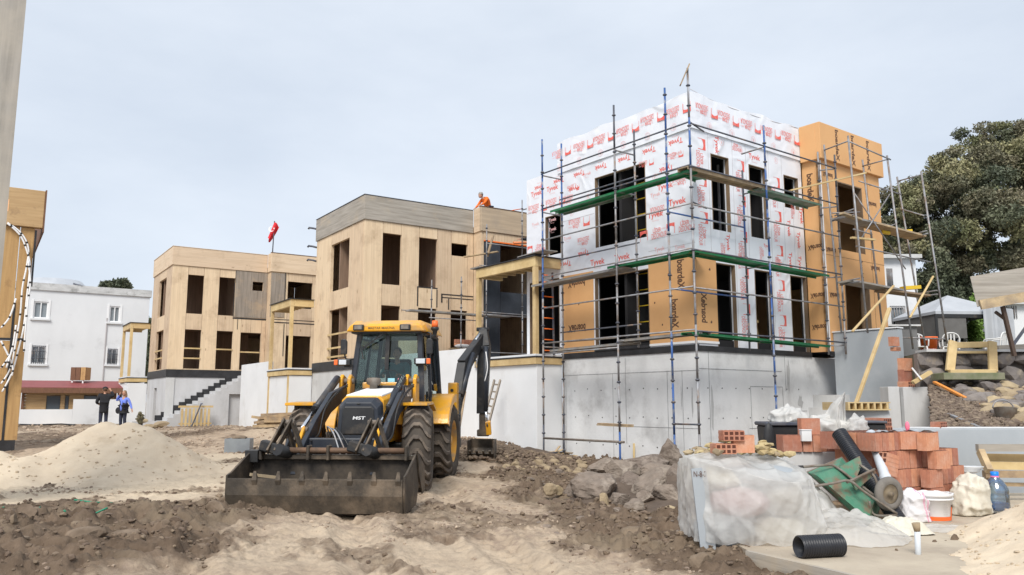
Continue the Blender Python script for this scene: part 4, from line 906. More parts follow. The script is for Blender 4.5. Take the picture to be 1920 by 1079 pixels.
for z in (8.2, 7.1, 5.1, 3.2):
    for y in (1.5, 4.5): ledger(SCF, (OX, y, z-.05), (IX, y, z-.05), steel)
    ledger(SCF, (1.62, OY, z-.05), (1.65, IY, z-.05), steel); ledger(SCF, (4.9, OY, z-.05), (4.68, IY-.35, z-.05), steel)
for z, l in ((8.2, .75), (6.25, .75)): obj('tie_tube', MB().tube((OX, OY, z), (OX+.2+l, OY+.35, z+.05), .021, 7), darkst, SCF)
ledger(SCF, (OX, 1.35, .62), (OX, 4.5, .61), rust_t, .03); ledger(SCF, (OX, 4.5, .2), (IX, 4.5, .2), darkst); ledger(SCF, (OX, OY, 1.1), (OX, IY, 1.1), darkst)
ledger(SCF, (OX, 4.5, 2.95), (OX, 1.5, 2.97), steel); ledger(SCF, (OX, 4.5, 3.25), (OX, 1.5, 3.22), rust_t)
def platform(p0, p1, w, m, t=.038, lbl=None):     # steel plank with lips
    p0 = Vector(p0); p1 = Vector(p1); mb = MB().beam(p0, p1, w, t*.4); d = (p1-p0).normalized(); r = d.cross(Vector((0, 0, 1))).normalized()
    for s in (-1, 1): mb.beam(p0+r*s*(w/2-.01)-Vector((0, 0, t*.7)), p1+r*s*(w/2-.01)-Vector((0, 0, t*.7)), .02, t*1.4)
    o = obj('platform', mb, m, SCF)
    if lbl: o['label'] = lbl
    return o
xm = (OX+IX)/2; ym = (OY+IY)/2
platform((xm-.17, OY+.1, 7.06), (xm-.17, 4.2, 7.04), .33, green_p); platform((xm+.19, 1.6, 7.09), (xm+.19, 4.4, 7.09), .33, dgreen_p)
platform((OX-.05, ym-.17, 7.11), (1.9, ym-.17, 7.11), .33, plank_m, .05, 'dirty timber plank'); platform((-.9, ym+.19, 7.17), (.1, ym+.5, 7.22), .3, green_p); platform((1.5, ym-.1, 7.06), (4.2, ym-.1, 7.02), .45, dgreen_p)
platform((xm-.12, OY+.2, 5.11), (xm-.12, 1.9, 5.1), .4, green_p); platform((xm, 1.4, 5.05), (xm, 5.2, 5.0), .5, grey_p); platform((OX+.1, ym-.1, 5.13), (4.4, ym-.1, 5.06), .42, green_p); platform((-.9, ym+.2, 5.18), (.0, ym+.5, 5.22), .3, green_p)
platform((OX, ym-.1, 3.2), (4.3, ym-.1, 3.12), .36, green_p); platform((xm, OY, 3.22), (xm, 1.7, 3.18), .34, grey_p); platform((xm+.1, 1.3, 3.12), (xm+.1, 4.6, 3.08), .3, grey_p)
obj('angled_plank_end', MB().beam((OX-.16, OY+.10, 9.10), (OX+.02, OY-.04, 9.62), .12, .03), plank_m, SCF)
obj('short_platform', MB().beam((xm, 4.6, 5.98), (xm+.2, 6.1, 6.0), .5, .03), grey_p, SCF)
sb = thing('board_stack', 'short broken board clamped to the scaffold against the concrete wall', 'board')
a = FT.w(OX+.15, 1.25, 1.0); b_ = FT.w(OX+.1, 2.35, 1.02)
sb.location = a; 
for i in range(2): obj('board', MB().beam(Vector((0, 0, i*.035)), Vector(b_)-Vector(a)+Vector((.02*i, 0, i*.035)), .2, .03), plank_m, sb)
st = thing('wooden_stake', 'thin upright wooden stake against the concrete foundation', 'stake', tuple(FT.w(-.12, 2.2, -.3))); obj('stake_bar', MB().beam((0, 0, 0), (0.02, .02, .82), .05, .03), timber, st)
# debris lath near white wall
dl = thing('broken_lath_heap', 'splintered pale laths lying by the foundation corner', 'wood scraps', tuple(at_y(1045, 852, 23.4)))
rg = random.Random(2)
for i in range(9): a = rg.uniform(0, pi); l = rg.uniform(.25, .6); obj('lath', MB().beam((-cos(a)*l, -sin(a)*l*.5, rg.uniform(-.05, .1)), (cos(a)*l, sin(a)*l*.5, rg.uniform(0, .22)), .06, .02), plank_m if i % 2 else timber, dl)

# ---- scaffold with crossed braces by the orange bay
S2 = thing('scaffolding', 'grey galvanised scaffold with crossed braces in front of the orange boarded bay', 'scaffolding')
def P2(px, py, Y): return at_y(px, py, Y)
def t2(n, a, b, r=.027, m=steel): return obj(n, MB().tube(a, b, r, 7), m, S2)
for (a, b, Y0, Y1) in (((1545, 272), (1578, 625), 22.2, 22.0), ((1590, 255), (1627, 625), 21.2, 21.0), ((1617, 300), (1655, 620), 22.8, 22.6), ((1663, 292), (1712, 655), 21.9, 21.6), ((1682, 332), (1735, 650), 23.4, 23.2), ((1727, 322), (1776, 645), 22.5, 22.2)):
    o = t2('upright', P2(*a, Y0), P2(*b, Y1))
L2 = [((1545, 282), 22.2, (1590, 265), 21.2), ((1590, 265), 21.2, (1670, 300), 21.9), ((1617, 312), 22.8, (1668, 298), 21.9), ((1684, 340), 23.4, (1727, 328), 22.5), ((1610, 340), 22.7, (1690, 365), 23.2), ((1688, 392), 23.4, (1733, 405), 22.5),
      ((1565, 405), 21.9, (1602, 392), 21.2), ((1560, 415), 22.1, (1603, 402), 21.2), ((1655, 430), 22.6, (1680, 420), 23.2), ((1712, 440), 22.9, (1738, 433), 22.4), ((1714, 445), 22.9, (1740, 438), 22.4), ((1605, 462), 21.2, (1745, 492), 22.4),
      ((1570, 530), 22, (1612, 522), 21.1), ((1575, 535), 22, (1613, 527), 21.1), ((1725, 550), 23, (1757, 545), 22.3), ((1727, 556), 23, (1758, 552), 22.3), ((1600, 430), 21.2, (1635, 440), 21.6), ((1560, 400), 21.9, (1612, 398), 22.2)]
for a, Ya, b, Yb in L2: t2('ledger', P2(*a, Ya), P2(*b, Yb), .02)
t2('brace', P2(1600, 360, 21.5), P2(1698, 505, 22.4), .018); t2('brace', P2(1610, 455, 21.4), P2(1668, 365, 22.2), .018)
def plank2(a, Ya, b, Yb, w=.45, m=plank_m): return obj('plank', MB().beam(P2(*a, Ya), P2(*b, Yb), w, .05), m, S2)
plank2((1572, 408), 21.8, (1660, 428), 22.4, .5, grey_p); plank2((1630, 422), 22.2, (1722, 446), 22.9, .55); plank2((1578, 400), 21.2, (1612, 412), 21.6, .15)
plank2((1585, 528), 21.6, (1680, 546), 22.5, .5, grey_p); plank2((1650, 545), 22.3, (1735, 556), 22.8, .45); plank2((1596, 446), 21.2, (1640, 450), 21.6, .08, timber)
obj('yellow_joint', MB().beam(P2(1680, 436, 22.7), P2(1708, 434, 22.9), .12, .1), yellow_l, S2); obj('yellow_joint', MB().beam(P2(1692, 541, 22.7), P2(1722, 539, 22.9), .2, .1), yellow_l, S2); obj('yellow_joint', MB().beam(P2(1654, 435, 22.5), P2(1668, 438, 22.5), .1, .08), yellow_l, S2)
pb = thing('long_board', 'long pale board lying level across the scaffold poles by the orange bay', 'board', tuple(P2(1480, 358, 20.9))); obj('board_bar', MB().beam((0, 0, 0), P2(1622, 325, 21.8)-P2(1480, 358, 20.9), .11, .04), timber, pb)
for i, (a, Ya, b, Yb, w, lb) in enumerate((((1598, 622), 20.6, (1676, 536), 21.6, .06, 'thin pale prop leaning right of the dark doorway of the orange bay'), ((1605, 757), 19.3, (1668, 578), 20.0, .09, 'thick round-edged timber leaning against the grey rendered wall'), ((1706, 596), 21.6, (1750, 518), 22.0, .055, 'short pale diagonal prop tied to the rightmost scaffold pole'))):
    p, q = P2(*a, Ya), P2(*b, Yb); t = thing('timber_prop', lb, 'timber prop', tuple(p)); obj('prop_bar', MB().beam((0, 0, 0), q-p, w, w*.8), timber, t, bevel=.01)
# orange pipe on ladder by the canopy, red rung ladder
t = on_frame(FT, 'ladder', 'ladder with red rungs standing behind the timber canopy post', 'ladder')
for y in (4.9, 5.12): pass
a0 = FT.fx(1006, 668, 4.95); 
for x in (-.80, -.40): obj('rail', MB().beam((x, 5.1, 2.98), (x, 5.15, 5.45), .03, .06), darkst, t)
for i in range(8): obj('rung', MB().tube((-.78, 5.1, 3.1+i*.32), (-.42, 5.1, 3.1+i*.32), .018, 6), orangec, t)

# ---- light scaffold in front of the middle house's dark bay
S3 = on_frame(FM, 'scaffolding', 'thin grey scaffold in front of the dark blue bay of the middle house', 'scaffolding')
for x, y, z0, z1 in ((4.42, -1.6, 2.9, 8.5), (6.1, -1.6, 2.9, 9.72), (3.36, -1.5, 3.2, 6.35), (2.35, -1.0, 3.0, 6.2)): pole(S3, x, y, z0, z1, 'ggg')
for x0, x1_, y, z in ((4.42, 6.8, -1.6, 7.75), (4.1, 6.5, -1.6, 6.85), (4.0, 6.6, -1.6, 4.95), (4.0, 6.6, -1.5, 5.05), (4.0, 6.5, -1.5, 3.5), (2.0, 4.3, -1.5, 4.7), (1.0, 4.2, -1.2, 4.95)): ledger(S3, (x0, y, z), (x1_, y, z))
for z in (6.8, 4.95): obj('platform', MB().beam((4.1, -1.2, z), (5.6, -1.2, z), .6, .05), grey_p, S3)
obj('platform', MB().beam((1.2, -1.35, 4.93), (4.2, -1.35, 4.93), .4, .06), grey_p, S3)
obj('ledger', MB().tube((6.1, -1.6, 9.3), (6.4, -1.9, 9.4), .025, 6), steel, S3)
pk = thing('timber_plank', 'loose plank sticking out of the middle house beside the small window', 'plank', tuple(FM.w(3.6, -1.0, 7.35)), FM.a); obj('plank_board', MB().beam((.5, .6, 0), (1.35, -.6, .12), .15, .04), plank_m, pk); 
pk = thing('timber_plank', 'plank leaning diagonally against the dark bay of the middle house', 'plank', tuple(FM.w(4.75, -1.2, 7.3)), FM.a); obj('plank_board', MB().beam((-.05, 0, 0), (.35, .2, .95), .09, .04), plank_m, pk)
bk = on_frame(FM, 'brick_bundle', 'small bundle of red bricks on the ledge of the middle house', 'bricks')
for i in range(8): obj('brick', MB().box(0, .19, 0, .12, 0, .12), brick_m, bk).location = (3.78+(i % 4)*.2, -.35, 3.8+(i//4)*.13)
obj('bundle_sheet', MB().ell((4.1, -.4, 3.78), (.4, .15, .09)), white_pl, bk); obj('bundle_board', MB().box(3.6, 4.7, -.5, -.05, 3.66, 3.7), plank_m, bk)
# ------------------------------------------------------------------ backhoe loader
FL = Fr((-2.60, 14.12, .10), -5.5)
LD = thing('backhoe_loader', 'yellow and dark grey backhoe loader with a toothed front bucket lowered on the dirt', 'loader', tuple(FL.o), FL.a)
def lp(px, py, y): return FL.fx(px, py, y)      # point of the machine on its own cross plane
def LB(name, m, x0, x1, y0, y1, z0, z1, bevel=.01, parent=None, label=None): return obj(name, MB().box(x0, x1, y0, y1, z0, z1), m, parent or LD, bevel, 2, label=label)
CX = .14
# wheels
def wheel(x, y, r, w, side, steer=0):
    X0, Y0 = x, y; x = y = 0
    prof = [(r*.56, -w*.42), (r*.60, -w*.5), (r*.80, -w*.53), (r*.90, -w*.47), (r*.915, -w*.36), (r*.915, 0), (r*.915, w*.36), (r*.90, w*.47), (r*.80, w*.53), (r*.60, w*.5), (r*.56, w*.42)]
    c = (0, 0, 0)
    hub = MB().lathe([(.02, -w*.3), (.16, -w*.3), (.16, w*.3), (.02, w*.3)], c, 'x', 14)
    s = side
    hub.lathe([(.0, s*w*.36), (.10, s*w*.36), (.12, s*w*.28), (.12, s*w*.1)], c, 'x', 14)
    wh = obj('wheel', hub, jcb_y, LD); wh.location = (X0, Y0, r); wh.rotation_euler = (0, 0, steer)
    obj('tyre', MB().lathe(prof, c, 'x', 48), rubber_d, wh)
    rim = MB().lathe([(r*.58, s*w*.44), (r*.54, s*w*.45), (r*.52, s*w*.40), (r*.50, s*w*.18), (r*.34, s*w*.10), (.1, s*w*.10)], c, 'x', 32); rim.lathe([(r*.58, -s*w*.44), (r*.52, -s*w*.42), (r*.5, -s*w*.2), (.1, -s*w*.1)], c, 'x', 32)
    for k in range(8): t = k*pi/4; rim.tube((s*w*.10, cos(t)*.17, sin(t)*.17), (s*w*.14, cos(t)*.17, sin(t)*.17), .016, 6)
    obj('rim', rim, jcb_y, wh)
    lug = MB(); n = 19
    for k in range(n):
        for sd in (-1, 1):
            pts = []
            for j in range(6):
                u = j/5; xx = sd*(u*w*.52); th = 2*pi*(k+(.5 if sd > 0 else 0)*.0)/n + .30*abs(u)**1.1 - .06*sin(u*pi*2.0)
                rad = r*(1.0 if u < .8 else 1.0-.10*(u-.8)/.2); pts.append((xx, th, rad, (.42 if u < .7 else .42-.12*(u-.7)/.3)*2*pi/n))
            vs = []
            for xx, th, rad, dt in pts:
                for rr_, tt in ((rad*.89, -dt/2), (rad, -dt*.34), (rad, dt*.34), (rad*.89, dt/2)):
                    a = -th-tt; vs.append((xx, -cos(a)*rr_, sin(a)*rr_))
            fs = [(i*4+q, i*4+q+1, i*4+5+q, i*4+4+q) for i in range(5) for q in range(3)]+[(0, 1, 2, 3), (23, 22, 21, 20)]
            lug.add(vs, fs)
    obj('tread', lug, rubber, wh)
wheel(1.0, 0, .71, .46, 1, radians(9)); wheel(-.97, 0, .71, .46, -1, radians(9)); wheel(1.0, 2.42, .73, .45, 1); wheel(-1.0, 2.42, .73, .45, -1)
# chassis
LB('chassis', jcb_b, CX-.36, CX+.36, -.85, 3.3, .48, .95); LB('front_axle', jcb_b, -.9, .8, -.14, .14, .55, .82, .03); LB('rear_axle', jcb_b, -.8, .8, 2.25, 2.6, .5, .85, .03)
LB('side_panel', jcb_y, CX+.37, CX+.52, .35, 1.5, .55, .98, .02); LB('step', jcb_b, CX+.53, CX+.80, .9, 1.5, .38, .43); LB('step', jcb_b, CX+.53, CX+.78, .95, 1.5, .68, .72)
LB('fuel_tank', jcb_b, CX+.53, CX+.80, .55, 1.65, .75, 1.0, .03); LB('side_tank', jcb_b, CX-.8, CX-.4, .5, 1.6, .5, 1.05, .03)
# bonnet
def loft(mb, secs, m=0):   # secs = list of (y, [(x,z)...])
    n = len(secs[0][1]); vs = [(x, y, z) for y, s in secs for x, z in s]; fs = [(i*n+k, i*n+(k+1) % n, (i+1)*n+(k+1) % n, (i+1)*n+k) for i in range(len(secs)-1) for k in range(n)]
    return mb.add(vs, fs+[tuple(range(n))[::-1], tuple(range((len(secs)-1)*n, len(secs)*n))], m)
HX = CX+.10
def rsec(x0, x1, z0, z1, c=.06, tx=0): return [(x0, z0), (x1, z0), (x1-tx, z1-c), (x1-tx-c, z1), (x0+tx+c, z1), (x0+tx, z1-c)]
obj('bonnet', loft(MB(), [(-.82, rsec(HX-.40, HX+.40, .85, 1.60, .07, .05)), (.1, rsec(HX-.41, HX+.41, .85, 1.70, .07, .04)), (.95, rsec(HX-.42, HX+.42, .85, 1.78, .07, .03))]), jcb_y, LD, .015, 2)
obj('bonnet_top', loft(MB(), [(-.75, rsec(HX-.30, HX+.30, 1.585, 1.622, .01)), (.55, rsec(HX-.32, HX+.32, 1.70, 1.755, .01))]), white_m, LD, .01)
gr = obj('front_grille', loft(MB(), [(-1.05, rsec(HX-.36, HX+.36, .84, 1.50, .10, .05)), (-.95, rsec(HX-.39, HX+.39, .82, 1.56, .10, .05)), (-.83, rsec(HX-.40, HX+.40, .80, 1.58, .09, .05))]), jcb_k, LD, .02, 2)
obj('grille_panel', loft(MB(), [(-1.068, rsec(HX-.27, HX+.27, 1.0, 1.42, .04, .02)), (-1.051, rsec(HX-.28, HX+.28, .98, 1.44, .04, .02))]), jcb_b, gr, .006)
tx = MB(); put_text(tx, 'MST', (HX+.02, -1.0695, 1.25), (1, 0, .0), (.18, 0, 1), .20, .052, 0, .02); obj('emblem', tx, white_m, gr, fix=False)
LB('grille_handle', jcb_b, HX-.03, HX+.03, -1.06, -1.03, 1.46, 1.49, parent=gr)
LB('bonnet_rear_cowl', jcb_y, HX-.42, HX+.42, .6, .9, 1.74, 1.86, .02); LB('cowl_dark', jcb_b, HX-.2, HX+.28, .5, .6, 1.70, 1.80)
obj('air_intake', MB().lathe([(.0, 0), (.07, 0), (.07, .10), (.125, .12), (.13, .20), (.11, .23), (0, .24)], (HX-.16, .42, 1.70), 'z', 16), rust_t, LD)
for dx, m in ((-.03, mat('pale_cyan', (.3, .65, .8))), (.16, mat('pink_red', (.7, .3, .35)))): LB('dashboard_sticker', m, HX+dx, HX+dx+.13, .925, .93, 1.87, 1.94, 0)
# loader arms and cylinders
tw_y = .55
for sx in (-.60, .60):
    x = CX+sx
    obj('arm_tower', MB().prism([(tw_y-.16, .9), (tw_y+.24, .9), (tw_y+.14, 1.95), (tw_y-.02, 2.0), (tw_y-.12, 1.92)], 'x', x-.10, x-.04), jcb_y, LD, .01)
    obj('arm_tower', MB().prism([(tw_y-.16, .9), (tw_y+.24, .9), (tw_y+.14, 1.95), (tw_y-.02, 2.0), (tw_y-.12, 1.92)], 'x', x+.05, x+.11), jcb_y, LD, .01)
    arm = [(.62, 1.62), (.58, 1.82), (-.35, 1.66), (-1.15, 1.22), (-1.95, .66), (-2.0, .44), (-1.82, .42), (-1.1, .92), (-.4, 1.32)]
    arm = [(a, b) for a, b in arm]
    am = obj('loader_arm', MB().add([(x-.035, a, b) for a, b in arm]+[(x+.045, a, b) for a, b in arm], [tuple(range(9)), tuple(range(9, 18))[::-1]]+[(i, (i+1) % 9, 9+(i+1) % 9, 9+i) for i in range(9)]), jcb_k, LD, .012, 2)
    # bucket tilt cylinder lying above the arm
    ins = -.14 if sx < 0 else -.13
    p0, p1, p2 = Vector((x+ins, .45, 1.92)), Vector((x+ins+.0, -.75, 1.52)), Vector((x+ins, -1.35, 1.05))
    p1 = p0.lerp(p2, .62); cy = obj('hydraulic_cylinder', MB().tube(p0, p1, .068, 14), jcb_k, LD); obj('rod', MB().tube(p1, p2, .032, 12), chrome, cy); obj('gland', MB().tube(p1-(p1-p0).normalized()*.05, p1+(p1-p0).normalized()*.02, .076, 14), jcb_b, cy)
    lk = obj('tilt_link', MB().beam(p2+Vector((.07, 0, .05)), p2+Vector((.07, -.42, -.42)), .05, .11), jcb_y, LD, .01); obj('tilt_link', MB().beam(p2+Vector((-.09, -.02, .04)), p2+Vector((-.09, -.45, -.40)), .04, .13), jcb_k, LD, .01)
    obj('pivot_pin', MB().tube(p2+Vector((-.14, 0, .02)), p2+Vector((.13, 0, .02)), .045, 10), rust_t, LD)
    obj('pivot_pin', MB().tube((x-.13, .56, 1.88), (x+.14, .56, 1.88), .05, 10), rust_t, LD)
    # hoses
    for o_ in (.03, .06): obj('hose', MB().path(catmull([(x+.1, .3, 1.75+o_), (x+.11, -.35, 1.6+o_), (x+.10, -.9, 1.33+o_), (x+.08, -1.1, .95+o_), (x+.09, -1.5, .9)]), .012, 6), jcb_b, LD)
for i in range(3): obj('hose', MB().path(catmull([(HX-.45+i*.05, -1.05, .95), (HX-.42+i*.06, -1.3, 1.12-i*.03), (HX-.25+i*.06, -1.5, 1.02), (HX-.1+i*.1, -1.6, .7)]), .014, 6), steel if i < 2 else jcb_b, LD)
LB('cross_member', jcb_k, CX-.6, CX+.6, -1.45, -1.3, .78, .95, .02); LB('valve_block', jcb_b, CX-.2, CX+.35, -1.3, -1.1, .55, .85, .02)
# coupler brackets (open A shapes) standing behind the bucket
for bx in (-.56, .76):
    ap = Vector((bx, -1.95, 1.22)); 
    fr_ = MB()
    for dx in (-.055, .055):
        o1 = Vector((dx, 0, 0)); fr_.beam(ap+o1, Vector((bx-.14, -2.25, .78))+o1, .03, .20, up=(0, 1, 0), h1=.12); fr_.beam(ap+o1, Vector((bx+.16, -1.85, .68))+o1, .03, .18, up=(0, 1, 0), h1=.13)
    obj('coupler_bracket', fr_, bucket_m, LD, .006); obj('bracket_foot', MB().beam((bx-.33, -2.15, .88), (bx-.02, -2.12, .80), .20, .16), jcb_b, LD, .02); obj('bracket_foot', MB().tube((bx-.02, -2.3, .82), (bx+.07, -1.98, .74), .09, 8), jcb_b, LD)
    obj('pivot_pin', MB().tube((bx-.10, -1.97, 1.2), (bx+.10, -1.97, 1.2), .04, 8), rust_t, LD); obj('lever', MB().beam((bx-.18, -2.0, .95), (bx-.02, -1.95, 1.15), .03, .04), rust_t, LD)
# bucket
BX0, BX1 = -1.07, 1.40
fy, by = -2.80, -2.02
bu_ = MB()
def sheet(mb, prof, x0, x1, t=.03):
    n = len(prof); up = []
    for i, (y, z) in enumerate(prof):
        a = Vector(prof[max(i-1, 0)]); b2 = Vector(prof[min(i+1, n-1)]); d = (b2-a).normalized(); up.append((y-d.y*t, z+d.x*t))
    vs = [(x0, y, z) for y, z in prof]+[(x1, y, z) for y, z in prof]+[(x0, y, z) for y, z in up]+[(x1, y, z) for y, z in up]
    fs = []
    for i in range(n-1): fs += [(i, i+1, n+i+1, n+i), (2*n+i, 3*n+i, 3*n+i+1, 2*n+i+1), (i, 2*n+i, 2*n+i+1, i+1), (n+i, n+i+1, 3*n+i+1, 3*n+i)]
    fs += [(0, n, 3*n, 2*n), (n-1, 3*n-1, 4*n-1, 2*n-1)]
    mb.add(vs, fs)
sheet(bu_, [(fy-.02, .45), (fy-.03, .24), (fy+.03, .0)][::-1]+[], BX0, BX1, .03)
bk_ = obj('bucket', bu_, bucket_m, LD, .004)
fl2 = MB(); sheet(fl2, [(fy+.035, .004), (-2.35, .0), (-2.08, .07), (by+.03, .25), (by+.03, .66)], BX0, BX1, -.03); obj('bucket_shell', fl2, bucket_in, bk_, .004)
for x0 in (BX0-.03, BX1):
    obj('side_plate', MB().add([(x, y, z) for x in (x0, x0+.03) for y, z in ((fy+.03, -.01), (fy-.035, .25), (fy-.025, .50), (fy+.10, .53), (by-.1, .76), (by+.08, .72), (by+.06, .24), (-2.1, .04))], [tuple(range(8))[::-1], tuple(range(8, 16))]+[(i, (i+1) % 8, 8+(i+1) % 8, 8+i) for i in range(8)]), bucket_m, bk_, .004)
obj('side_gusset', MB().add([(x, y, z) for x in (BX1+.035, BX1+.055) for y, z in ((by-.14, .80), (by+.36, .56), (by+.42, .20), (by+.25, .16), (by+.02, .42))], [(4, 3, 2, 1, 0), (5, 6, 7, 8, 9)]+[(i, (i+1) % 5, 5+(i+1) % 5, 5+i) for i in range(5)]), bucket_m, bk_)
obj('top_beam', MB().box(BX0-.05, BX1+.01, by-.06, by+.09, .665, .735), bucket_m, bk_, .008); obj('cutting_edge', MB().box(BX0, BX1, fy-.045, fy-.022, .36, .46), bucket_m, bk_, .004)
for i in range(8):
    x = BX0+.06+i*(BX1-BX0-.12)/7
    if i == 0: continue
    obj('tooth', MB().add([(x-.035, fy-.03, .30), (x+.035, fy-.03, .30), (x+.04, fy-.075, .44), (x-.04, fy-.075, .44), (x-.018, fy-.05, .565), (x+.018, fy-.05, .565), (x+.04, fy+.0, .45), (x-.04, fy+.0, .45)],
        [(0, 1, 2, 3), (3, 2, 5, 4), (4, 5, 6, 7), (0, 3, 4, 7), (1, 6, 5, 2), (0, 7, 6, 1)]), bucket_m, bk_, .005)
tq = obj('torque_tube', MB().tube((BX0+.16, by-.08, .80), (BX1-.10, by-.08, .80), .042, 12), mat('rusty_tube', (.20, .12, .075), .7, (.12, .08, .055), 6, metal=.3), LD)
for x in (BX0+.18, -.18, .12, BX1-.12): obj('tube_clamp', MB().box(x-.022, x+.022, by-.15, by+.0, .66, .875), bucket_m, tq, .01)
LB('end_block', jcb_b, BX0-.08, BX0+.12, by-.1, by+.1, .62, .80, parent=bk_)
obj('spill_stick', MB().beam((-.80, -2.7, .50), (-.52, -2.45, .44), .07, .04), tan_stone, bk_)
# earth inside bucket
obj('dirt_in_bucket', MB().ell((.15, -2.4, .12), (1.15, .32, .16), 20), soil_d, bk_)
# front mudguards
for x0, x1 in ((-1.28, -.78), (.74, 1.20)):
    mg = obj('front_mudguard', loft(MB(), [(-.28, rsec(x0, x1, 1.44, 1.49, .01)), (.30, rsec(x0, x1, 1.46, 1.51, .01)), (.55, rsec(x0, x1, 1.34, 1.39, .01))]), jcb_y, LD, .01)
    LB('guard_bracket', jcb_b, x0+.1, x1-.02, -.1, .1, 1.36, 1.44, parent=mg)
LB('guard_stay', jcb_y, .60, .76, -.12, -.02, 1.12, 1.40); LB('guard_stay', jcb_b, -.92, -.7, -.05, .08, 1.2, 1.36)
# cab
cy0, cy1 = .95, 2.55; cb0, ct0, cb1, ct1 = CX-.66, CX-.50, CX+.72, CX+.64      # bottom/top half widths
zb, zt = 1.15, 2.82
def q4(x, y, z): return Vector((x, y, z))
FBl, FBr, FTl, FTr = q4(cb0, cy0, 1.30), q4(cb1, cy0, 1.30), q4(ct0, cy0+.08, zt), q4(ct1, cy0+.08, zt)
RBl, RBr, RTl, RTr = q4(cb0, cy1+.15, 1.45), q4(cb1, cy1+.15, 1.45), q4(ct0, cy1, zt), q4(ct1, cy1, zt)
pil = []
for a, b_ in ((FBl, FTl), (FBr, FTr), (RBl, RTl), (RBr, RTr)): obj('cab_pillar', MB().beam(a, b_, .10, .09, up=(0, 1, 0)), jcb_k, LD, .012)
obj('cab_pillar', MB().beam((cb1+.005, 1.75, 1.2), (ct1+.005, 1.80, zt), .06, .07, up=(0, 1, 0)), jcb_k, LD, .01); obj('cab_pillar', MB().beam((cb0, 1.75, 1.2), (ct0, 1.80, zt), .06, .07, up=(0, 1, 0)), jcb_k, LD, .01)
for a, b_ in ((FTl, FTr), (RTl, RTr), (FTl, RTl), (FTr, RTr), (FBl, FBr), (RBl, RBr)): obj('cab_rail', MB().beam(a, b_, .09, .09), jcb_k, LD, .01)
LB('cab_floor', jcb_b, cb0, cb1, cy0, cy1+.1, 1.06, 1.16); 
for x, nm in ((cb1-.01, 'door_sill_panel'), (cb0-.02, 'door_sill_panel')): LB(nm, jcb_k, x, x+.04, cy0+.05, 1.7, 1.1, 1.5)
def pane(name, a, b_, c, d, t=.008):
    n = (b_-a).cross(d-a).normalized()*t; return obj(name, MB().hexa([a, b_, c, d, a+n, b_+n, c+n, d+n]), cab_glass, LD)
pane('windscreen', FBl+Vector((.07, -.01, .45)), FBr+Vector((-.07, -.01, .45)), FTr+Vector((-.06, -.01, -.05)), FTl+Vector((.06, -.01, -.05)))
pane('side_window', Vector((cb1-.01, cy0+.08, 1.36)), Vector((cb1-.01, 1.70, 1.36)), Vector((ct1, 1.76, zt-.05)), Vector((ct1, cy0+.14, zt-.05))); pane('side_window', Vector((cb1-.01, 1.82, 1.72)), Vector((cb1-.01, cy1+.1, 1.72)), Vector((ct1, cy1-.06, zt-.05)), Vector((ct1, 1.86, zt-.05)))
pane('side_window', Vector((cb0+.01, cy0+.08, 1.4)), Vector((cb0+.01, cy1+.05, 1.5)), Vector((ct0, cy1-.06, zt-.05)), Vector((ct0, cy0+.14, zt-.05))); pane('rear_window', RBl+Vector((.06, .01, .2)), RBr+Vector((-.06, .01, .2)), RTr+Vector((-.05, .01, -.05)), RTl+Vector((.05, .01, -.05)))
for yy in (cy0+.5,): obj('door_frame', MB().beam((cb1+.03, cy0+.45, 1.2), (cb1+.03, cy0+.75, 1.7), .03, .04), jcb_b, LD)
obj('grab_handle', MB().path(catmull([(cb1+.06, 1.05, 1.55), (cb1+.10, 1.05, 1.65), (cb1+.08, 1.06, 2.1), (cb1+.02, 1.06, 2.2)]), .014, 6), jcb_b, LD)
# roof
rf = obj('cab_roof', loft(MB(), [(cy0-.18, rsec(CX-.70, CX+.78, 2.80, 2.93, .05, .05)), (cy0+.05, rsec(CX-.72, CX+.80, 2.80, 3.02, .07, .06)), (cy1-.2, rsec(CX-.72, CX+.80, 2.82, 3.05, .07, .06)), (cy1+.15, rsec(CX-.68, CX+.76, 2.84, 2.98, .05, .05))]), jcb_y, LD, .025, 3)
LB('roof_gap', jcb_b, CX-.62, CX+.70, cy0-.12, cy1+.05, 2.765, 2.805)
for x in (CX-.46, CX+.42):
    lm = LB('roof_lamp', jcb_b, x-.10, x+.10, cy0-.235, cy0-.15, 2.815, 2.925, .015, rf); 
    LB('lamp_lens', rust_t, x-.07, x+.07, cy0-.245, cy0-.237, 2.835, 2.905, 0, rf)
tx = MB(); put_text(tx, 'MASTAR MAKİNA', (CX-.03, cy0-.186, 2.87), (1, 0, 0), (0, .3, 1), .5, .05, 0, .01); obj('roof_lettering', tx, board_print, rf, fix=False)
bc = obj('beacon', MB().lathe([(0, .17), (.055, .165), (.062, .10), (.062, .04), (.0, .04)], (CX+.86, 1.35, 2.88), 'z', 14), orange_pl, LD); obj('beacon_base', MB().lathe([(0, .04), (.075, .04), (.08, 0), (.05, -.03), (.03, -.14)], (CX+.86, 1.35, 2.88), 'z', 14), jcb_b, bc)
obj('beacon_arm', MB().beam((CX+.70, 1.35, 2.72), (CX+.88, 1.35, 2.78), .06, .05), jcb_b, bc)
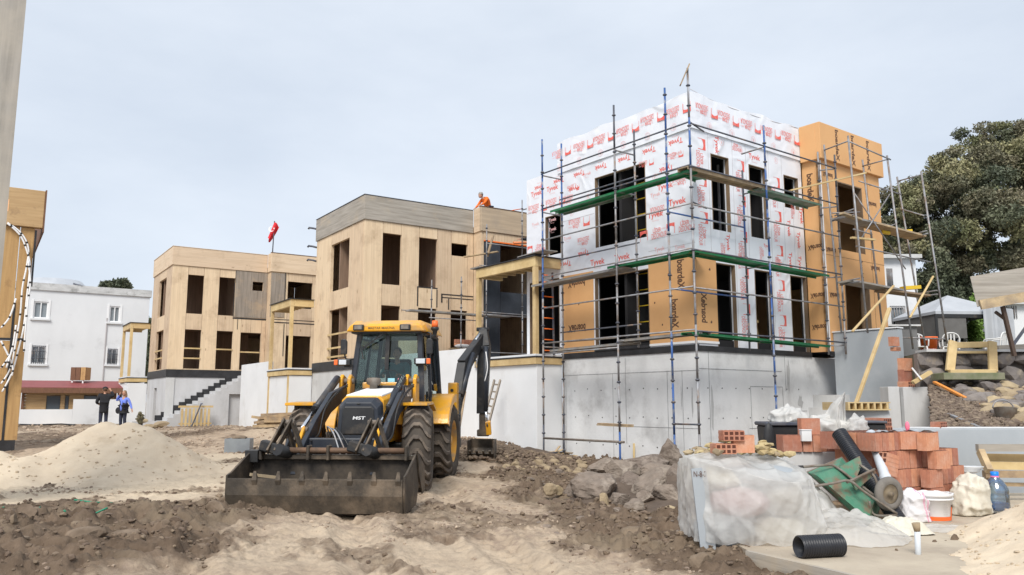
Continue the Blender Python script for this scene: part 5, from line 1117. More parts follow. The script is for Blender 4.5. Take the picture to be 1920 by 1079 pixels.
# wiper, mirrors, lamps
wp = obj('wiper_motor', MB().ell((CX+.02, cy0-.10, 2.84), (.06, .05, .10), 10), jcb_b, LD); obj('wiper_arm', MB().beam((CX+.02, cy0-.10, 2.78), (CX-.42, cy0-.04, 2.50), .018, .022), jcb_b, wp); obj('wiper_arm', MB().beam((CX-.03, cy0-.09, 2.78), (CX-.44, cy0-.04, 2.45), .012, .012), jcb_b, wp); obj('wiper_blade', MB().beam((CX-.46, cy0-.04, 2.56), (CX-.40, cy0-.04, 2.30), .02, .02), jcb_b, wp)
obj('windscreen_column', MB().beam((CX+.05, cy0+.0, 2.74), (CX+.04, cy0-.02, 2.1), .075, .03, h1=.02, up=(0, 1, 0)), jcb_b, LD)
for x, z, y in ((lp(646, 651, .9).x, lp(646, 651, .9).z, .9), (lp(806, 650, .95).x, lp(806, 650, .95).z, .95)):
    s = -1 if x < 0 else 1
    mr = obj('mirror', loft(MB(), [(y-.06, rsec(x-.065, x+.065, z-.15, z+.15, .03)), (y+.03, rsec(x-.05, x+.05, z-.13, z+.13, .03))]), jcb_b, LD, .02, 2)
    obj('mirror_arm', MB().path(catmull([(x, y+.02, z+.1), (x, y+.05, z+.24), (x-s*.12, y+.08, z+.27), (CX+s*.55, y+.1, z+.22)]) if s > 0 else catmull([(x, y+.02, z-.12), (x+.03, y+.03, z-.22), (CX-.6, y+.08, z-.22)]), .015, 6), jcb_b, mr)
for x, z in ((lp(644, 680, .85).x, lp(644, 680, .85).z), (lp(792, 678, .9).x, lp(792, 678, .9).z)):
    s = -1 if x < 0 else 1
    lm = LB('work_lamp', jcb_b, x-.14, x+.14, .80, .92, z-.06, z+.06, .02); LB('lamp_lens', pvc, x-.10-(.0 if s > 0 else -.03), x+.07, .785, .799, z-.045, z+.045, .01, lm); LB('indicator', orange_pl, x+s*.13-.035, x+s*.13+.035, .79, .86, z-.05, z+.05, .01, lm)
    LB('lamp_bracket', jcb_b, min(x, CX+s*.6), max(x, CX+s*.6), .9, .94, z-.09, z-.05, 0, lm)
obj('warning_triangle', MB().add([(CX+.47, cy1-.03, 2.75), (CX+.64, cy1-.03, 2.75), (CX+.55, cy1-.03, 2.38), (CX+.47, cy1-.02, 2.75), (CX+.64, cy1-.02, 2.75), (CX+.55, cy1-.02, 2.38)], [(0, 1, 2), (5, 4, 3), (0, 3, 4, 1), (1, 4, 5, 2), (2, 5, 3, 0)]), mat('pink_red', (.7, .3, .35)), LD)
# seat, steering wheel, console
st_ = LB('seat', jcb_b, CX-.27, CX+.27, 1.55, 2.05, 1.55, 1.68, .04); LB('seat_back', jcb_b, CX-.26, CX+.26, 2.0, 2.12, 1.62, 2.35, .05, st_); LB('seat_base', jcb_b, CX-.18, CX+.18, 1.65, 2.0, 1.16, 1.55, .02, st_)
LB('console', jcb_b, CX-.22, CX+.22, 1.0, 1.2, 1.16, 1.78, .04); sw = obj('steering_wheel', MB().path([Vector((CX+.19*cos(t), 1.30+.10*sin(t), 1.95+.16*sin(t))) for t in [2*pi*i/18 for i in range(19)]], .016, 6), jcb_b, LD); obj('steering_column', MB().tube((CX, 1.1, 1.7), (CX, 1.3, 1.95), .03, 8), jcb_b, sw)
# rear mudguards (curved)
def guard(x0, x1, cy, cz, R, a0, a1, t=.04):
    n = 12; vs = []
    for i in range(n+1):
        a = a0+(a1-a0)*i/n
        for rr_, xx in ((R, x0), (R, x1), (R-t, x1), (R-t, x0)): vs.append((xx, cy-cos(a)*rr_, cz+sin(a)*rr_))
    return MB().add(vs, [(i*4+k, i*4+(k+1) % 4, i*4+4+(k+1) % 4, i*4+4+k) for i in range(n) for k in range(4)]+[(0, 1, 2, 3), (n*4+3, n*4+2, n*4+1, n*4)], 0, False)
obj('rear_mudguard', guard(.80, 1.24, 2.36, .80, .86, .35, 1.75), jcb_y, LD, .01); obj('rear_mudguard', guard(-1.25, -.95, 2.36, .80, .92, .15, 1.75), jcb_y, LD, .01)
obj('mudguard_side', MB().add([(x, 2.36-cos(a)*rr_, .80+sin(a)*rr_) for x in (1.225, 1.245) for rr_ in (.85, .70) for a in [.35+1.4*i/10 for i in range(11)]],
    [(i, i+1, 12+i, 11+i) for i in range(10)]+[(22+i, 33+i, 34+i, 23+i) for i in range(10)]+[(i, 22+i, 23+i, i+1) for i in range(10)]+[(11+i, 12+i, 34+i, 33+i) for i in range(10)]), jcb_y, LD)
LB('rear_mudguard_top', jcb_y, .66, 1.22, 2.35, 2.75, 1.62, 1.67, .02)
# side logo plate on the bonnet flank
tx = MB(); put_text(tx, 'MST', (CX+.655, .1, 1.68), (0, 1, 0), (0, 0, 1), .5, .16, 0, .02); LB('side_plate_dark', jcb_k, CX+.62, CX+.65, -.25, .45, 1.57, 1.79); obj('side_lettering', tx, white_m, LD, fix=False)
# backhoe
LB('rear_frame', jcb_b, -1.05, 1.2, 3.2, 3.4, .55, .75, .02); LB('rear_frame', jcb_b, -1.05, 1.2, 3.2, 3.4, 1.1, 1.25, .02)
p = lp(849, 750, 3.5); kx = p.x; LB('slew_post', jcb_y, kx-.09, kx+.11, 3.38, 3.62, .75, lp(849, 718, 3.5).z, .02); LB('stabiliser', jcb_y, kx+.0, kx+.12, 3.3, 3.45, .25, 1.2, .02); obj('slew_hole', MB().tube((kx, 3.375, p.z+.2), (kx, 3.37, p.z+.2), .035, 10), jcb_b, LD); LB('stabiliser', jcb_y, -1.1, -.95, 3.3, 3.45, .3, 1.6, .02)
LB('king_post', jcb_k, kx-.18, kx+.12, 3.62, 3.9, .7, 1.55, .03)
tipy = 5.5
b0 = Vector((kx, 3.85, 1.35)); b1 = lp(868, 690, 4.5); b2 = lp(904, 632, tipy)
def chain(name, pts, ws, hs, m, par=None):
    mb = MB()
    for i in range(len(pts)-1): mb.beam(pts[i], pts[i+1], ws[i], hs[i], w1=ws[i+1], h1=hs[i+1])
    return obj(name, mb, m, par or LD, .015, 2)
bm_ = chain('boom', [b0, b1+Vector((0, 0, .02)), b2], [.22, .20, .16], [.22, .36, .22], jcb_b)
c0, c1 = lp(845, 735, 4.0), lp(899, 668, 5.0); obj('boom_cylinder', MB().tube(b0+Vector((.1, .1, .3)), b0.lerp(b2, .62)+Vector((.02, -.1, .20)), .065, 12), jcb_k, bm_)
obj('boom_rod', MB().tube(lp(878, 658, 5.1), lp(900, 626, 5.3), .035, 10), chrome, bm_); obj('boom_cylinder', MB().tube(lp(862, 690, 4.6), lp(878, 658, 5.1), .06, 12), jcb_k, bm_)
dp0, dp1, dp2, dp3 = lp(906, 618, tipy), lp(906, 680, tipy), lp(904, 776, tipy), lp(905, 812, tipy)
dp_ = chain('dipper', [dp0, lp(908, 650, tipy), dp2], [.20, .30, .24], [.18, .34, .26], jcb_b); chain('dipper_tip', [dp2, dp3], [.13, .15], [.16, .2], bucket_m, dp_)
obj('dipper_pin', MB().tube(dp0+Vector((-.16, 0, 0)), dp0+Vector((.14, 0, 0)), .05, 10), jcb_b, dp_); obj('dipper_cylinder', MB().tube(lp(911, 650, tipy-.25), lp(911, 770, tipy-.25), .055, 10), jcb_k, dp_); obj('dipper_rod', MB().tube(lp(911, 770, tipy-.25), lp(914, 800, tipy-.2), .03, 8), chrome, dp_)
for o_ in (0, .05, .1): obj('hose', MB().path(catmull([b0+Vector((.12, 0, .1)), lp(866+o_*60, 735, 4.3), lp(876+o_*60, 690, 4.7), lp(896, 655, 5.2), lp(914, 655+o_*100, tipy-.2), lp(915, 705, tipy-.25)]), .018, 6), jcb_b, dp_)
for px, py in ((893, 665), (911, 690)): obj('sling', MB().path(catmull([lp(px, py-30, tipy-.3), lp(px+3, py, tipy-.35), lp(px-2, py+25, tipy-.3)]), .014, 6), white_m, dp_)
obj('bucket_link', MB().beam(lp(915, 790, tipy-.2), lp(917, 815, tipy-.1), .12, .10), jcb_y, dp_, .01); obj('bucket_link', MB().beam(lp(895, 812, tipy), lp(917, 812, tipy), .2, .16), bucket_m, dp_, .02)
q0, q1 = lp(880, 826, tipy-.1), lp(926, 824, tipy-.1); hb = MB(); x0, x1 = q0.x, q1.x; zt_ = q0.z
prof = [(tipy-.35, zt_), (tipy-.30, zt_-.30), (tipy-.1, zt_-.48), (tipy+.15, zt_-.46), (tipy+.3, zt_-.2), (tipy+.28, zt_+.02)]
sheet(hb, prof[1:], x0, x1, .03); hbk = obj('digging_bucket', hb, bucket_m, LD)
for xx in (x0-.02, x1): obj('bucket_side', MB().add([(x, y, z) for x in (xx, xx+.02) for y, z in prof], [tuple(range(6))[::-1], tuple(range(6, 12))]+[(i, (i+1) % 6, 6+(i+1) % 6, 6+i) for i in range(6)]), bucket_m, hbk)
for i in range(4): x = x0+.06+i*(x1-x0-.12)/3; obj('bucket_tooth', MB().beam((x, tipy-.3, zt_-.3), (x, tipy-.42, zt_-.22), .05, .03), bucket_m, hbk)
# ------------------------------------------------------------------ people
def skin_body(name, joints, edges, root, m, parent, sub=2):
    keys = list(joints); me = bpy.data.meshes.new(name); me.from_pydata([joints[k][0] for k in keys], [(keys.index(a), keys.index(b)) for a, b in edges], []); me.update()
    o = bpy.data.objects.new(name, me); COL.objects.link(o); sk = o.modifiers.new('skin', 'SKIN'); sk.use_smooth_shade = True
    sv = me.skin_vertices[0].data
    for i, k in enumerate(keys):
        r_ = joints[k][1]; sv[i].radius = (r_, r_) if not isinstance(r_, tuple) else r_
        sv[i].use_root = (k == root)
    s_ = o.modifiers.new('sub', 'SUBSURF'); s_.levels = sub; s_.render_levels = sub
    bpy.context.view_layer.update(); dg = bpy.context.evaluated_depsgraph_get(); m2 = bpy.data.meshes.new_from_object(o.evaluated_get(dg))
    bpy.data.objects.remove(o); bpy.data.meshes.remove(me); m2.materials.clear(); m2.materials.append(m)
    for p in m2.polygons: p.use_smooth = True
    m2.name = name; return link(name, m2, parent)
def person(label, loc, rotz, pose, top, legs, hair, vest=None, hat=None, group=None, skirt=0, long_hair=False, seat=False, puff=1.0):
    """pose: positions in metres, facing -y. keys: hip chest neck head lsh lel lha rsh rel rha lk lf rk rf"""
    t = thing('person', label, 'person', loc, rotz, group); P_ = {k: Vector(v) for k, v in pose.items()}
    hd = P_['head']; J = {'hip': (P_['hip'], .11), 'waist': (P_['hip'].lerp(P_['chest'], .45), .105), 'chest': (P_['chest'], .125), 'nk0': (P_['neck'], .055), 'nk1': (P_['neck'].lerp(hd, .5), .05)}
    E_ = [('hip', 'waist'), ('waist', 'chest'), ('chest', 'nk0'), ('nk0', 'nk1')]
    for s in 'lr':
        J.update({s+'sh': (P_[s+'sh'], .06), s+'el': (P_[s+'el'], .042), s+'wr': (P_[s+'el'].lerp(P_[s+'ha'], .86), .027), s+'pm': (P_[s+'ha'], .033)})
        E_ += [('chest', s+'sh'), (s+'sh', s+'el'), (s+'el', s+'wr'), (s+'wr', s+'pm')]
        d = (P_[s+'ha']-P_[s+'el']).normalized(); side = d.cross(Vector((0, 1, .2))).normalized()
        for i, (ln, off) in enumerate(((.075, -.03), (.085, -.01), (.08, .01), (.065, .028))):
            b = P_[s+'ha']+d*.03+side*off; J[s+'f%d' % i] = (b+d*ln*.5, .0095); J[s+'g%d' % i] = (b+d*ln*.85+Vector((0, -.02, 0)), .008); E_ += [(s+'pm', s+'f%d' % i), (s+'f%d' % i, s+'g%d' % i)]
        J[s+'th'] = (P_[s+'ha']+side*-.045+d*.02, .01); E_.append((s+'pm', s+'th'))
        hj = P_['hip']+Vector((.09 if s == 'l' else -.09, 0, -.05)); J.update({s+'hj': (hj, .085), s+'kn': (P_[s+'k'], .058), s+'an': (P_[s+'f']+Vector((0, .03, .07)), .04), s+'ft': (P_[s+'f']+Vector((0, -.08, .035)), .035)})
        E_ += [('hip', s+'hj'), (s+'hj', s+'kn'), (s+'kn', s+'an'), (s+'an', s+'ft')]
    body = skin_body('body', J, E_, 'hip', skin_m, t, 1)
    h = MB(); h.ell(hd, (.075, .095, .115), 16); h.ell(hd+Vector((0, -.03, -.06)), (.055, .06, .06), 12); h.add([hd+Vector((-.014, -.088, -.03)), hd+Vector((.014, -.088, -.03)), hd+Vector((0, -.118, -.028)), hd+Vector((0, -.09, .02))], [(0, 1, 2), (0, 2, 3), (1, 3, 2)])
    for s in (-1, 1): h.ell(hd+Vector((s*.076, .005, -.01)), (.014, .022, .032), 8)
    obj('head', h, skin_m, t)
    f = MB()
    for s in (-1, 1): f.ell(hd+Vector((s*.032, -.086, .008)), (.012, .008, .007), 8)
    f.box(-.022+hd.x, .022+hd.x, hd.y-.092, hd.y-.086, hd.z-.062, hd.z-.056); obj('eyes_and_mouth', f, jcb_b, t)
    hr = MB().ell(hd+Vector((0, .022, .03)), (.088, .095, .105), 14)
    if long_hair: hr.ell(hd+Vector((.05, .055, -.12)), (.06, .05, .17), 10); hr.ell(hd+Vector((-.04, .06, -.08)), (.05, .045, .12), 10)
    obj('hair', hr, hair, t)
    if hat: obj('hat', MB().lathe([(.10, 0), (.098, .04), (.075, .085), (0, .105)], hd+Vector((0, .01, .035)), 'z', 14), hat, t)
    # clothing, a little fuller than the body
    JT = {k: (J[k][0], J[k][1]*1.22*puff) for k in ('hip', 'waist', 'chest', 'lsh', 'rsh', 'lel', 'rel', 'lwr', 'rwr')}; JT['nk0'] = (J['nk0'][0]-Vector((0, 0, .02)), .07)
    for s in 'lr': JT[s+'wr'] = (P_[s+'el'].lerp(P_[s+'ha'], .8), .04*puff)
    if skirt: JT['hem'] = (P_['hip']-Vector((0, 0, skirt)), .15*puff)
    ET = [('hip', 'waist'), ('waist', 'chest'), ('chest', 'nk0')]+[(a, b) for s in 'lr' for a, b in (('chest', s+'sh'), (s+'sh', s+'el'), (s+'el', s+'wr'))]+([('hip', 'hem')] if skirt else [])
    skin_body('shirt', JT, ET, 'hip', top, t, 2)
    JL = {'hip': (P_['hip'], .125)}; EL = []
    for s in 'lr':
        JL.update({s+'hj': (J[s+'hj'][0], .10), s+'kn': (P_[s+'k'], .075), s+'an': (P_[s+'f']+Vector((0, .03, .09)), .06)}); EL += [('hip', s+'hj'), (s+'hj', s+'kn'), (s+'kn', s+'an')]
    skin_body('trousers', JL, EL, 'hip', legs, t, 2)
    for s in 'lr': obj('shoe', MB().ell(P_[s+'f']+Vector((0, -.04, .045)), (.05, .13, .05), 10), jcb_b, t)
    if vest:
        JV = {'hip': (P_['hip']+Vector((0, .01, .0)), .18), 'waist': (J['waist'][0]+Vector((0, .01, 0)), .175), 'chest': (P_['chest']+Vector((0, .015, 0)), .20), 'hem': (P_['hip']-Vector((0, -.01, .15)), .155)}
        v = skin_body('vest', JV, [('hip', 'waist'), ('waist', 'chest'), ('hip', 'hem')], 'hip', vest, t, 2)
        sh = MB(); sh.ell(P_['hip'].lerp(P_['chest'], .5)+Vector((0, -.135, -.02)), (.06, .06, .24), 10); obj('shirt_front', sh, top, t)
        obj('bag_strap', MB().path([P_['chest']+Vector((-.12, -.17, .12)), P_['chest']+Vector((0, -.2, -.12)), P_['hip']+Vector((.15, -.17, .0))], .014, 6), jcb_b, t); obj('shoulder_bag', MB().ell(P_['hip']+Vector((-.20, -.08, -.06)), (.13, .09, .15), 10), blackc, t)
    return t
stand = dict(hip=(0, 0, .93), chest=(0, 0, 1.25), neck=(0, .01, 1.46), head=(0, -.01, 1.62), lsh=(.19, .01, 1.39), rsh=(-.19, .01, 1.39), lel=(.25, .03, 1.1), rel=(-.25, .03, 1.1), lha=(.24, -.05, .83), rha=(-.24, -.05, .83), lk=(.1, -.02, .5), rk=(-.1, -.02, .5), lf=(.11, 0, 0), rf=(-.11, 0, 0))
pA = at_y(192, 806, 34.5); pB = at_y(229, 806, 34.0)
gA = float(ground_z(pA.x, pA.y)); gB = float(ground_z(pB.x, pB.y))
d = dict(stand, rha=(-.17, -.24, 1.28), rel=(-.24, -.08, 1.12), lel=(.28, .0, 1.12), lha=(.2, -.2, 1.05)); 
mA = person('person in a long black coat and black cap standing behind the sand pile, arm raised', (pA.x, pA.y, gA), pi+.5, dict(d, rel=(-.34, .02, 1.36), rha=(-.20, -.10, 1.62)), blackc, jeans, hair_m, hat=blackc, skirt=.25, puff=1.35)
mA.scale = (1.04, 1.04, 1.04)
mB_ = person('person with long hair and blue shirt under a black vest, behind the sand pile', (pB.x, pB.y, gB), -.25, dict(stand, rel=(-.36, -.05, 1.30), rha=(-.12, -.13, 1.60), lel=(.33, .03, 1.12), lha=(.46, -.02, .88)), bluec, jeans, hairl_m, vest=blackc, long_hair=True)
mB_.scale = (.95, .95, .95)
# roof worker, bending
rw = FM.w(5.4, -.12, 8.76)
bend = dict(stand, hip=(0, .05, .86), chest=(0, -.12, 1.10), neck=(0, -.26, 1.22), head=(-.02, -.38, 1.32), lsh=(.19, -.18, 1.18), rsh=(-.19, -.2, 1.18), lel=(.22, -.35, .95), rel=(-.24, -.36, .92), lha=(.12, -.5, .85), rha=(-.22, -.52, .78))
person('worker in orange shirt and grey cap bending at the roof edge of the middle house', tuple(rw), -.9, bend, orangec, jeans, hair_m, hat=grey_p)
tl = thing('wooden_rod', 'thin rod held by the orange worker on the roof', 'rod', tuple(FM.w(5.6, -.4, 9.35)), FM.a); obj('rod_bar', MB().tube((0, 0, 0), (1.3, 0, .35), .02, 6), orangec, tl)
# worker behind the canopy in black
w2 = FM.w(6.9, -1.25, 6.88)
person('worker in black jacket with orange sleeve standing on the scaffold by the dark bay', tuple(w2), -1.2, dict(stand, rel=(-.2, -.28, 1.38), rha=(-.18, -.55, 1.36)), blackc, blackc, hair_m, puff=1.25)
for z in (8.0, 6.9): tl = thing('orange_pipe', 'orange pipe %s the timber canopy' % ('above' if z > 7 else 'fixed just below'), 'pipe', tuple(FM.w(5.8, -1.4, 7.95) if z > 7 else FT.w(-.9, 5.0, 5.08)), FM.a if z > 7 else FT.a); obj('pipe_run', MB().tube((0, 0, 0), (.9, 0, .1) if z > 7 else (.45, -.1, .05), .05, 8), mat('salmon_pipe', (.75, .25, .10), .5), tl)
# driver in the loader cab
sit = dict(hip=(0, .05, .20), chest=(0, .08, .52), neck=(0, .07, .72), head=(0, .03, .87), lsh=(.19, .06, .66), rsh=(-.19, .06, .66), lel=(.26, -.15, .42), rel=(-.26, -.15, .42), lha=(.15, -.42, .42), rha=(-.15, -.42, .42), lk=(.15, -.42, .22), rk=(-.15, -.42, .22), lf=(.15, -.5, -.28), rf=(-.15, -.5, -.28))
dv = FL.w(CX+.02, 1.80, 1.58); drv = person('driver in a teal shirt sitting in the cab of the loader', tuple(dv), FL.a, sit, mat('teal_cloth', (.05, .17, .18), .8), jeans, hair_m)
# ------------------------------------------------------------------ boulders
def rock_obj(name, c, size, seed, m, rot=0, tilt=0, sub=3, parent=None, rough=.3, cuts=9):
    V, Fq = rock_verts(sub, seed, rough, cuts); V = V*np.array(size)
    R = np.array(Matrix.Rotation(rot, 3, 'Z') @ Matrix.Rotation(tilt, 3, 'Y')); V = V@R.T
    o = link(name, npmesh(name, V, Fq, [m], smooth=False), parent); o.location = c; return o
ROCKS = [(1255, 856, 54, 58, 14.6, 'tall brown boulder at the top right of the rock heap, against the blue pole'), (1198, 872, 84, 34, 14.4, 'long flat reddish slab lying across the back of the rock heap'), (1135, 876, 62, 24, 15.0, 'low pinkish rock at the back left of the rock heap'),
 (1163, 888, 66, 46, 13.9, 'smooth brown rock between the pale boulder and the flat slab'), (1124, 914, 78, 58, 13.0, 'large pale grey boulder with a white streak at the left of the rock heap'), (1086, 912, 44, 42, 13.5, 'narrow tan boulder at the far left end of the rock heap'),
 (1190, 906, 52, 40, 13.4, 'grey folded rock in the middle of the rock heap'), (1224, 916, 78, 44, 12.8, 'long tilted mossy rock leaning to the right in the rock heap'), (1254, 934, 58, 46, 12.4, 'dark brown rock beside the plastic sheet at the right of the heap'),
 (1187, 953, 38, 30, 12.0, 'small blocky pink-grey rock at the front of the rock heap'), (1160, 937, 36, 24, 12.5, 'flat olive stone in front of the pale boulder'), (1133, 938, 18, 26, 12.5, 'small upright yellow stone in front of the pale boulder'),
 (1232, 886, 50, 30, 13.8, 'rounded rock just below the tall brown boulder'), (1270, 893, 34, 44, 13.6, 'dark rock wedged under the tall boulder on its right side'), (1247, 962, 46, 24, 11.7, 'flat yellow stone low on the right by the plastic sheet'),
 (1030, 918, 22, 18, 13.3, 'small yellowish stone lying alone left of the rock heap'), (1046, 917, 16, 20, 13.4, 'small dark stone beside the yellowish one left of the heap'), (1210, 935, 30, 26, 12.4, 'brown stone propping up the long tilted rock')]
for i, (px, py, w, h, Y, lb) in enumerate(ROCKS):
    s = Y*1.03/F; c = at_y(px, py, Y+w*s*.3); o = rock_obj('boulder', c, (w*s*.60, w*s*.5, h*s*.62), 100+i, tan_stone if 'yellow' in lb else rock_m, rot=.3*sin(i*3), tilt=(-.5 if 'tilted' in lb else .15*sin(i*5)), sub=5); tag(o, lb, 'boulder', 'boulders heaped by the concrete wall')
rg = random.Random(11); P_, S_ = [], []
for i in range(60):
    px, py = rg.uniform(935, 1100), rg.uniform(856, 888); Y = 13+ (905-py)/50*8; g_ = on_z(px, py+6, .0); 
    P_.append((g_.x, g_.y, float(gz(g_.x, g_.y))+.03)); S_.append(rg.uniform(.05, .17))
scatter('rubble_stones', P_, S_, tan_stone, 2, .8, 3)
P_, S_ = [], []
for i in range(170):
    x, y = rg.uniform(.3, 3.6), rg.uniform(9, 19); P_.append((x, y, float(gz(x, y))+.0)); S_.append(.02+.09*rg.random()**3)
scatter('rubble_stones', P_, S_, rock_m, 2, .7, 6)
# soil bank under the heap and by the white wall
mh, _ = heap('soil_bank', [(1.9, 13.8, .42, .30), (2.9, 13.8, .50, .30), (3.6, 13.2, .4, .3), (2.4, 12.6, .22, .25)], (-.5, 5.2), (10.2, 16.8), .05, mat('dark_soil', (.135, .10, .075), .95, (.09, .066, .05), 5, 8, bump=.7, bscale=20), 91, amp=.07); mh['kind'] = 'structure'
mh, _ = heap('soil_bank', [(-.7, 21.5, .52, .25), (.4, 22.5, .40, .25), (-1.5, 23.0, .6, .22)], (-4, 3.2), (17.5, 26), .06, MATS['dark_soil'], 93, amp=.07); mh['kind'] = 'structure'
r = np.random.default_rng(3); x = r.uniform(-2.5, 1.6, 3000); y = r.uniform(19, 24.5, 3000); scatter('bank_clods', np.stack([x, y, ground_z(x, y)+.26*np.exp(-((x+.3)/1.8)**2-((y-22)/2.5)**2)+.03], -1), r.uniform(.02, .08, 3000), soil_d, 1, .7, 12)

# ------------------------------------------------------------------ concrete slab, low wall and what stands round it
SZ = .12
a, b_ = on_z(1405, 1034, SZ), on_z(1610, 1081, SZ); dv_ = (b_-a); ex = b_+dv_*1.6
poly = [(a.x, a.y), (ex.x, ex.y), (9.5, ex.y), (9.5, 13.6), (3.0, 13.6), (a.x-.1, 10.6)]
mb = MB().prism(poly, 'z', -.4, SZ); slab = struct('concrete_slab', mb, mat('dusty_slab', (.47, .40, .31), .9, (.37, .31, .24), 1.5, 8, bump=.4, bscale=15, dirt=(.50, .43, .33), dscale=1.4, dlo=.45, dhi=.65))
t = thing('formwork_board', 'weathered edge board along the front of the concrete slab', 'board', (a.x, a.y, 0)); nrm = Vector((dv_.y, -dv_.x, 0)).normalized()*.03; obj('board_bar', MB().beam(nrm+Vector((0, 0, .02)), dv_*1.9+nrm+Vector((0, 0, .02)), .045, .22), greyh, t)
def fpt(px, py, Y): return at_y(px, py, Y)
# low wall with stones behind
wz = at_y(1810, 804, 13.6).z
lw = thing('low_concrete_wall', 'low grey concrete wall behind the brick stack and pallet', 'wall', (0, 13.6, 0)); B('wall_core', lw, stucco, at_y(1640, 804, 13.6).x, 12.5, 0, .3, -.3, wz, .012); B('wall_cap', lw, old_white, at_y(1705, 804, 13.6).x, 12.5, .03, .28, wz+.004, wz+.02)
# rendered wall and end pier
sw_ = on_frame(FT, 'rendered_wall', 'tall smooth grey rendered wall right of the wrapped house', 'wall')
obj('render_face', MB().add([(x, y, z) for x in (5.0, 5.25) for y, z in ((-2.45, -.2), (-.62, -.2), (-.62, 3.52), (-2.45, 3.50))], [(0, 1, 2, 3), (7, 6, 5, 4), (0, 4, 5, 1), (1, 5, 6, 2), (2, 6, 7, 3), (3, 7, 4, 0)]), stucco, sw_)
B('wall_cap', sw_, old_white, 4.97, 5.28, -2.47, -.6, 3.525, 3.56)
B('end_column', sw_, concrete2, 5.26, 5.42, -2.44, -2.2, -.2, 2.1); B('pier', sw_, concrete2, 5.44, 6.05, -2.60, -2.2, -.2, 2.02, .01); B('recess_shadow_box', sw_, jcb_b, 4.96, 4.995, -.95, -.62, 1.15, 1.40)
bc_ = thing('brick_pillar', 'three stacked hollow bricks standing on the pier by the stone wall', 'bricks', (0, 0, 0))
def brick_mesh():
    mb = MB(); L_, T_, H_ = .14, .065, .115
    mb.box(-L_, L_, -T_, T_, -H_, H_, 0)
    for k in (-1, 1):
        for i in range(4):
            for j in (-1, 1):
                cx_ = -L_+.035+i*.07; z = k*(H_+.0015); mb.quad((cx_-.024, j*.031-.021, z), (cx_+.024, j*.031-.021, z), (cx_+.024, j*.031+.021, z), (cx_-.024, j*.031+.021, z), 1)
    for s in (-1, 1):
        for i in range(5): x = -L_+.03+i*.055; mb.box(x, x+.022, s*T_-(.003 if s < 0 else 0), s*T_+(.003 if s > 0 else 0), -H_, H_, 0)
        mb.box(s*L_-(.003 if s < 0 else 0), s*L_+(.003 if s > 0 else 0), -.045, -.02, -H_, H_, 0); mb.box(s*L_-(.003 if s < 0 else 0), s*L_+(.003 if s > 0 else 0), .02, .045, -H_, H_, 0)
    return mb.mesh('brick', [brick_m, hole_m])
BRK = brick_mesh()
def brick(parent, c, rz=0, rx=0, ry=0, s=1):
    o = link('brick', BRK, parent); o.location = c; o.rotation_euler = (rx, ry, rz); o.scale = (s, s, s); return o
for px, py, Y, ss, rx in ((1676, 641, 20.2, 1, 0), (1679, 655, 20.2, .7, pi/2), (1697, 684, 20.1, 1.35, 0), (1697, 705, 20.1, 1.3, 0), (1700, 722, 20.0, 1.2, pi/2), (1760, 797, 13.75, .75, pi/2)): 
    brick(bc_, at_y(px, py, Y), .6, rx, 0, ss)
rg = random.Random(5)
# main stack
K0 = at_y(1752, 948, 11.0); bs = thing('brick_stack', 'stepped stack of red hollow clay bricks behind the wheelbarrow', 'brick stack', (K0.x, K0.y, 0), radians(31))
BT, BH, BL = .137, .236, .287; z0 = at_y(1752, 946, 11.0).z
B('pallet_boards', bs, plank_m, -1.1, 1.1, .05, 1.0, SZ, z0-.01)
def col_b(k): return {0: (-6, 7), 1: (-6, 6), 2: (-6, 4.2), 3: (-8.2, 1.6)}[k]
for k in range(4):
    lo_, hi_ = col_b(k); i = lo_
    while i < hi_:
        for j in range(3 if k < 3 else 3):
            if j == 0 and k == 3 and i < -1: pass
            brick(bs, ((i+.5)*BT+rg.uniform(-.006, .006)+.04*k, .16+j*BL+rg.uniform(-.012, .012)+.03*k, z0+(k+.5)*BH+.003), pi/2+rg.uniform(-.05, .05))
        i += 1
# long-side bricks on the stepped front
for x, y, k, rz in ((-.14, -.03, 0, .05), (-.16, -.02, 1, .0), (-.02, -.05, 2, -.04), (-.16, .0, 3, .03)): brick(bs, (x, y-.07, z0+(k+.5)*BH), rz)
for px, py, Y, rz, rx, ry in ((1665, 872, 10.6, .5, 0, pi/2+.25), (1700, 826, 10.9, .2, 0, 0)): o = brick(bs, (0, 0, 0), rz, rx, ry); o.parent = None; o.location = at_y(px, py, Y); o.parent = bs; o.matrix_parent_inverse = (Matrix.Translation((K0.x, K0.y, 0)) @ Matrix.Rotation(radians(31), 4, 'Z')).inverted()
sh = thing('paper_sheet', 'crumpled grey sheet with a pink rag lying on top of the brick stack', 'sheet', tuple(at_y(1700, 814, 11.2)), .3)
gm_ = MB(); n_ = 10; gm_.add([(-.42+.84*i/n_, -.14+.28*j/6, .03+.02*sin(i*1.9+j)+.015*cos(j*2.3)) for j in range(7) for i in range(n_+1)], [(j*(n_+1)+i, j*(n_+1)+i+1, (j+1)*(n_+1)+i+1, (j+1)*(n_+1)+i) for j in range(6) for i in range(n_)], 0, True); obj('sheet_film', gm_, stucco, sh); obj('pink_rag', MB().ell((.02, 0, .10), (.03, .03, .07), 8), mat('pink_rag', (.9, .2, .3)), sh)
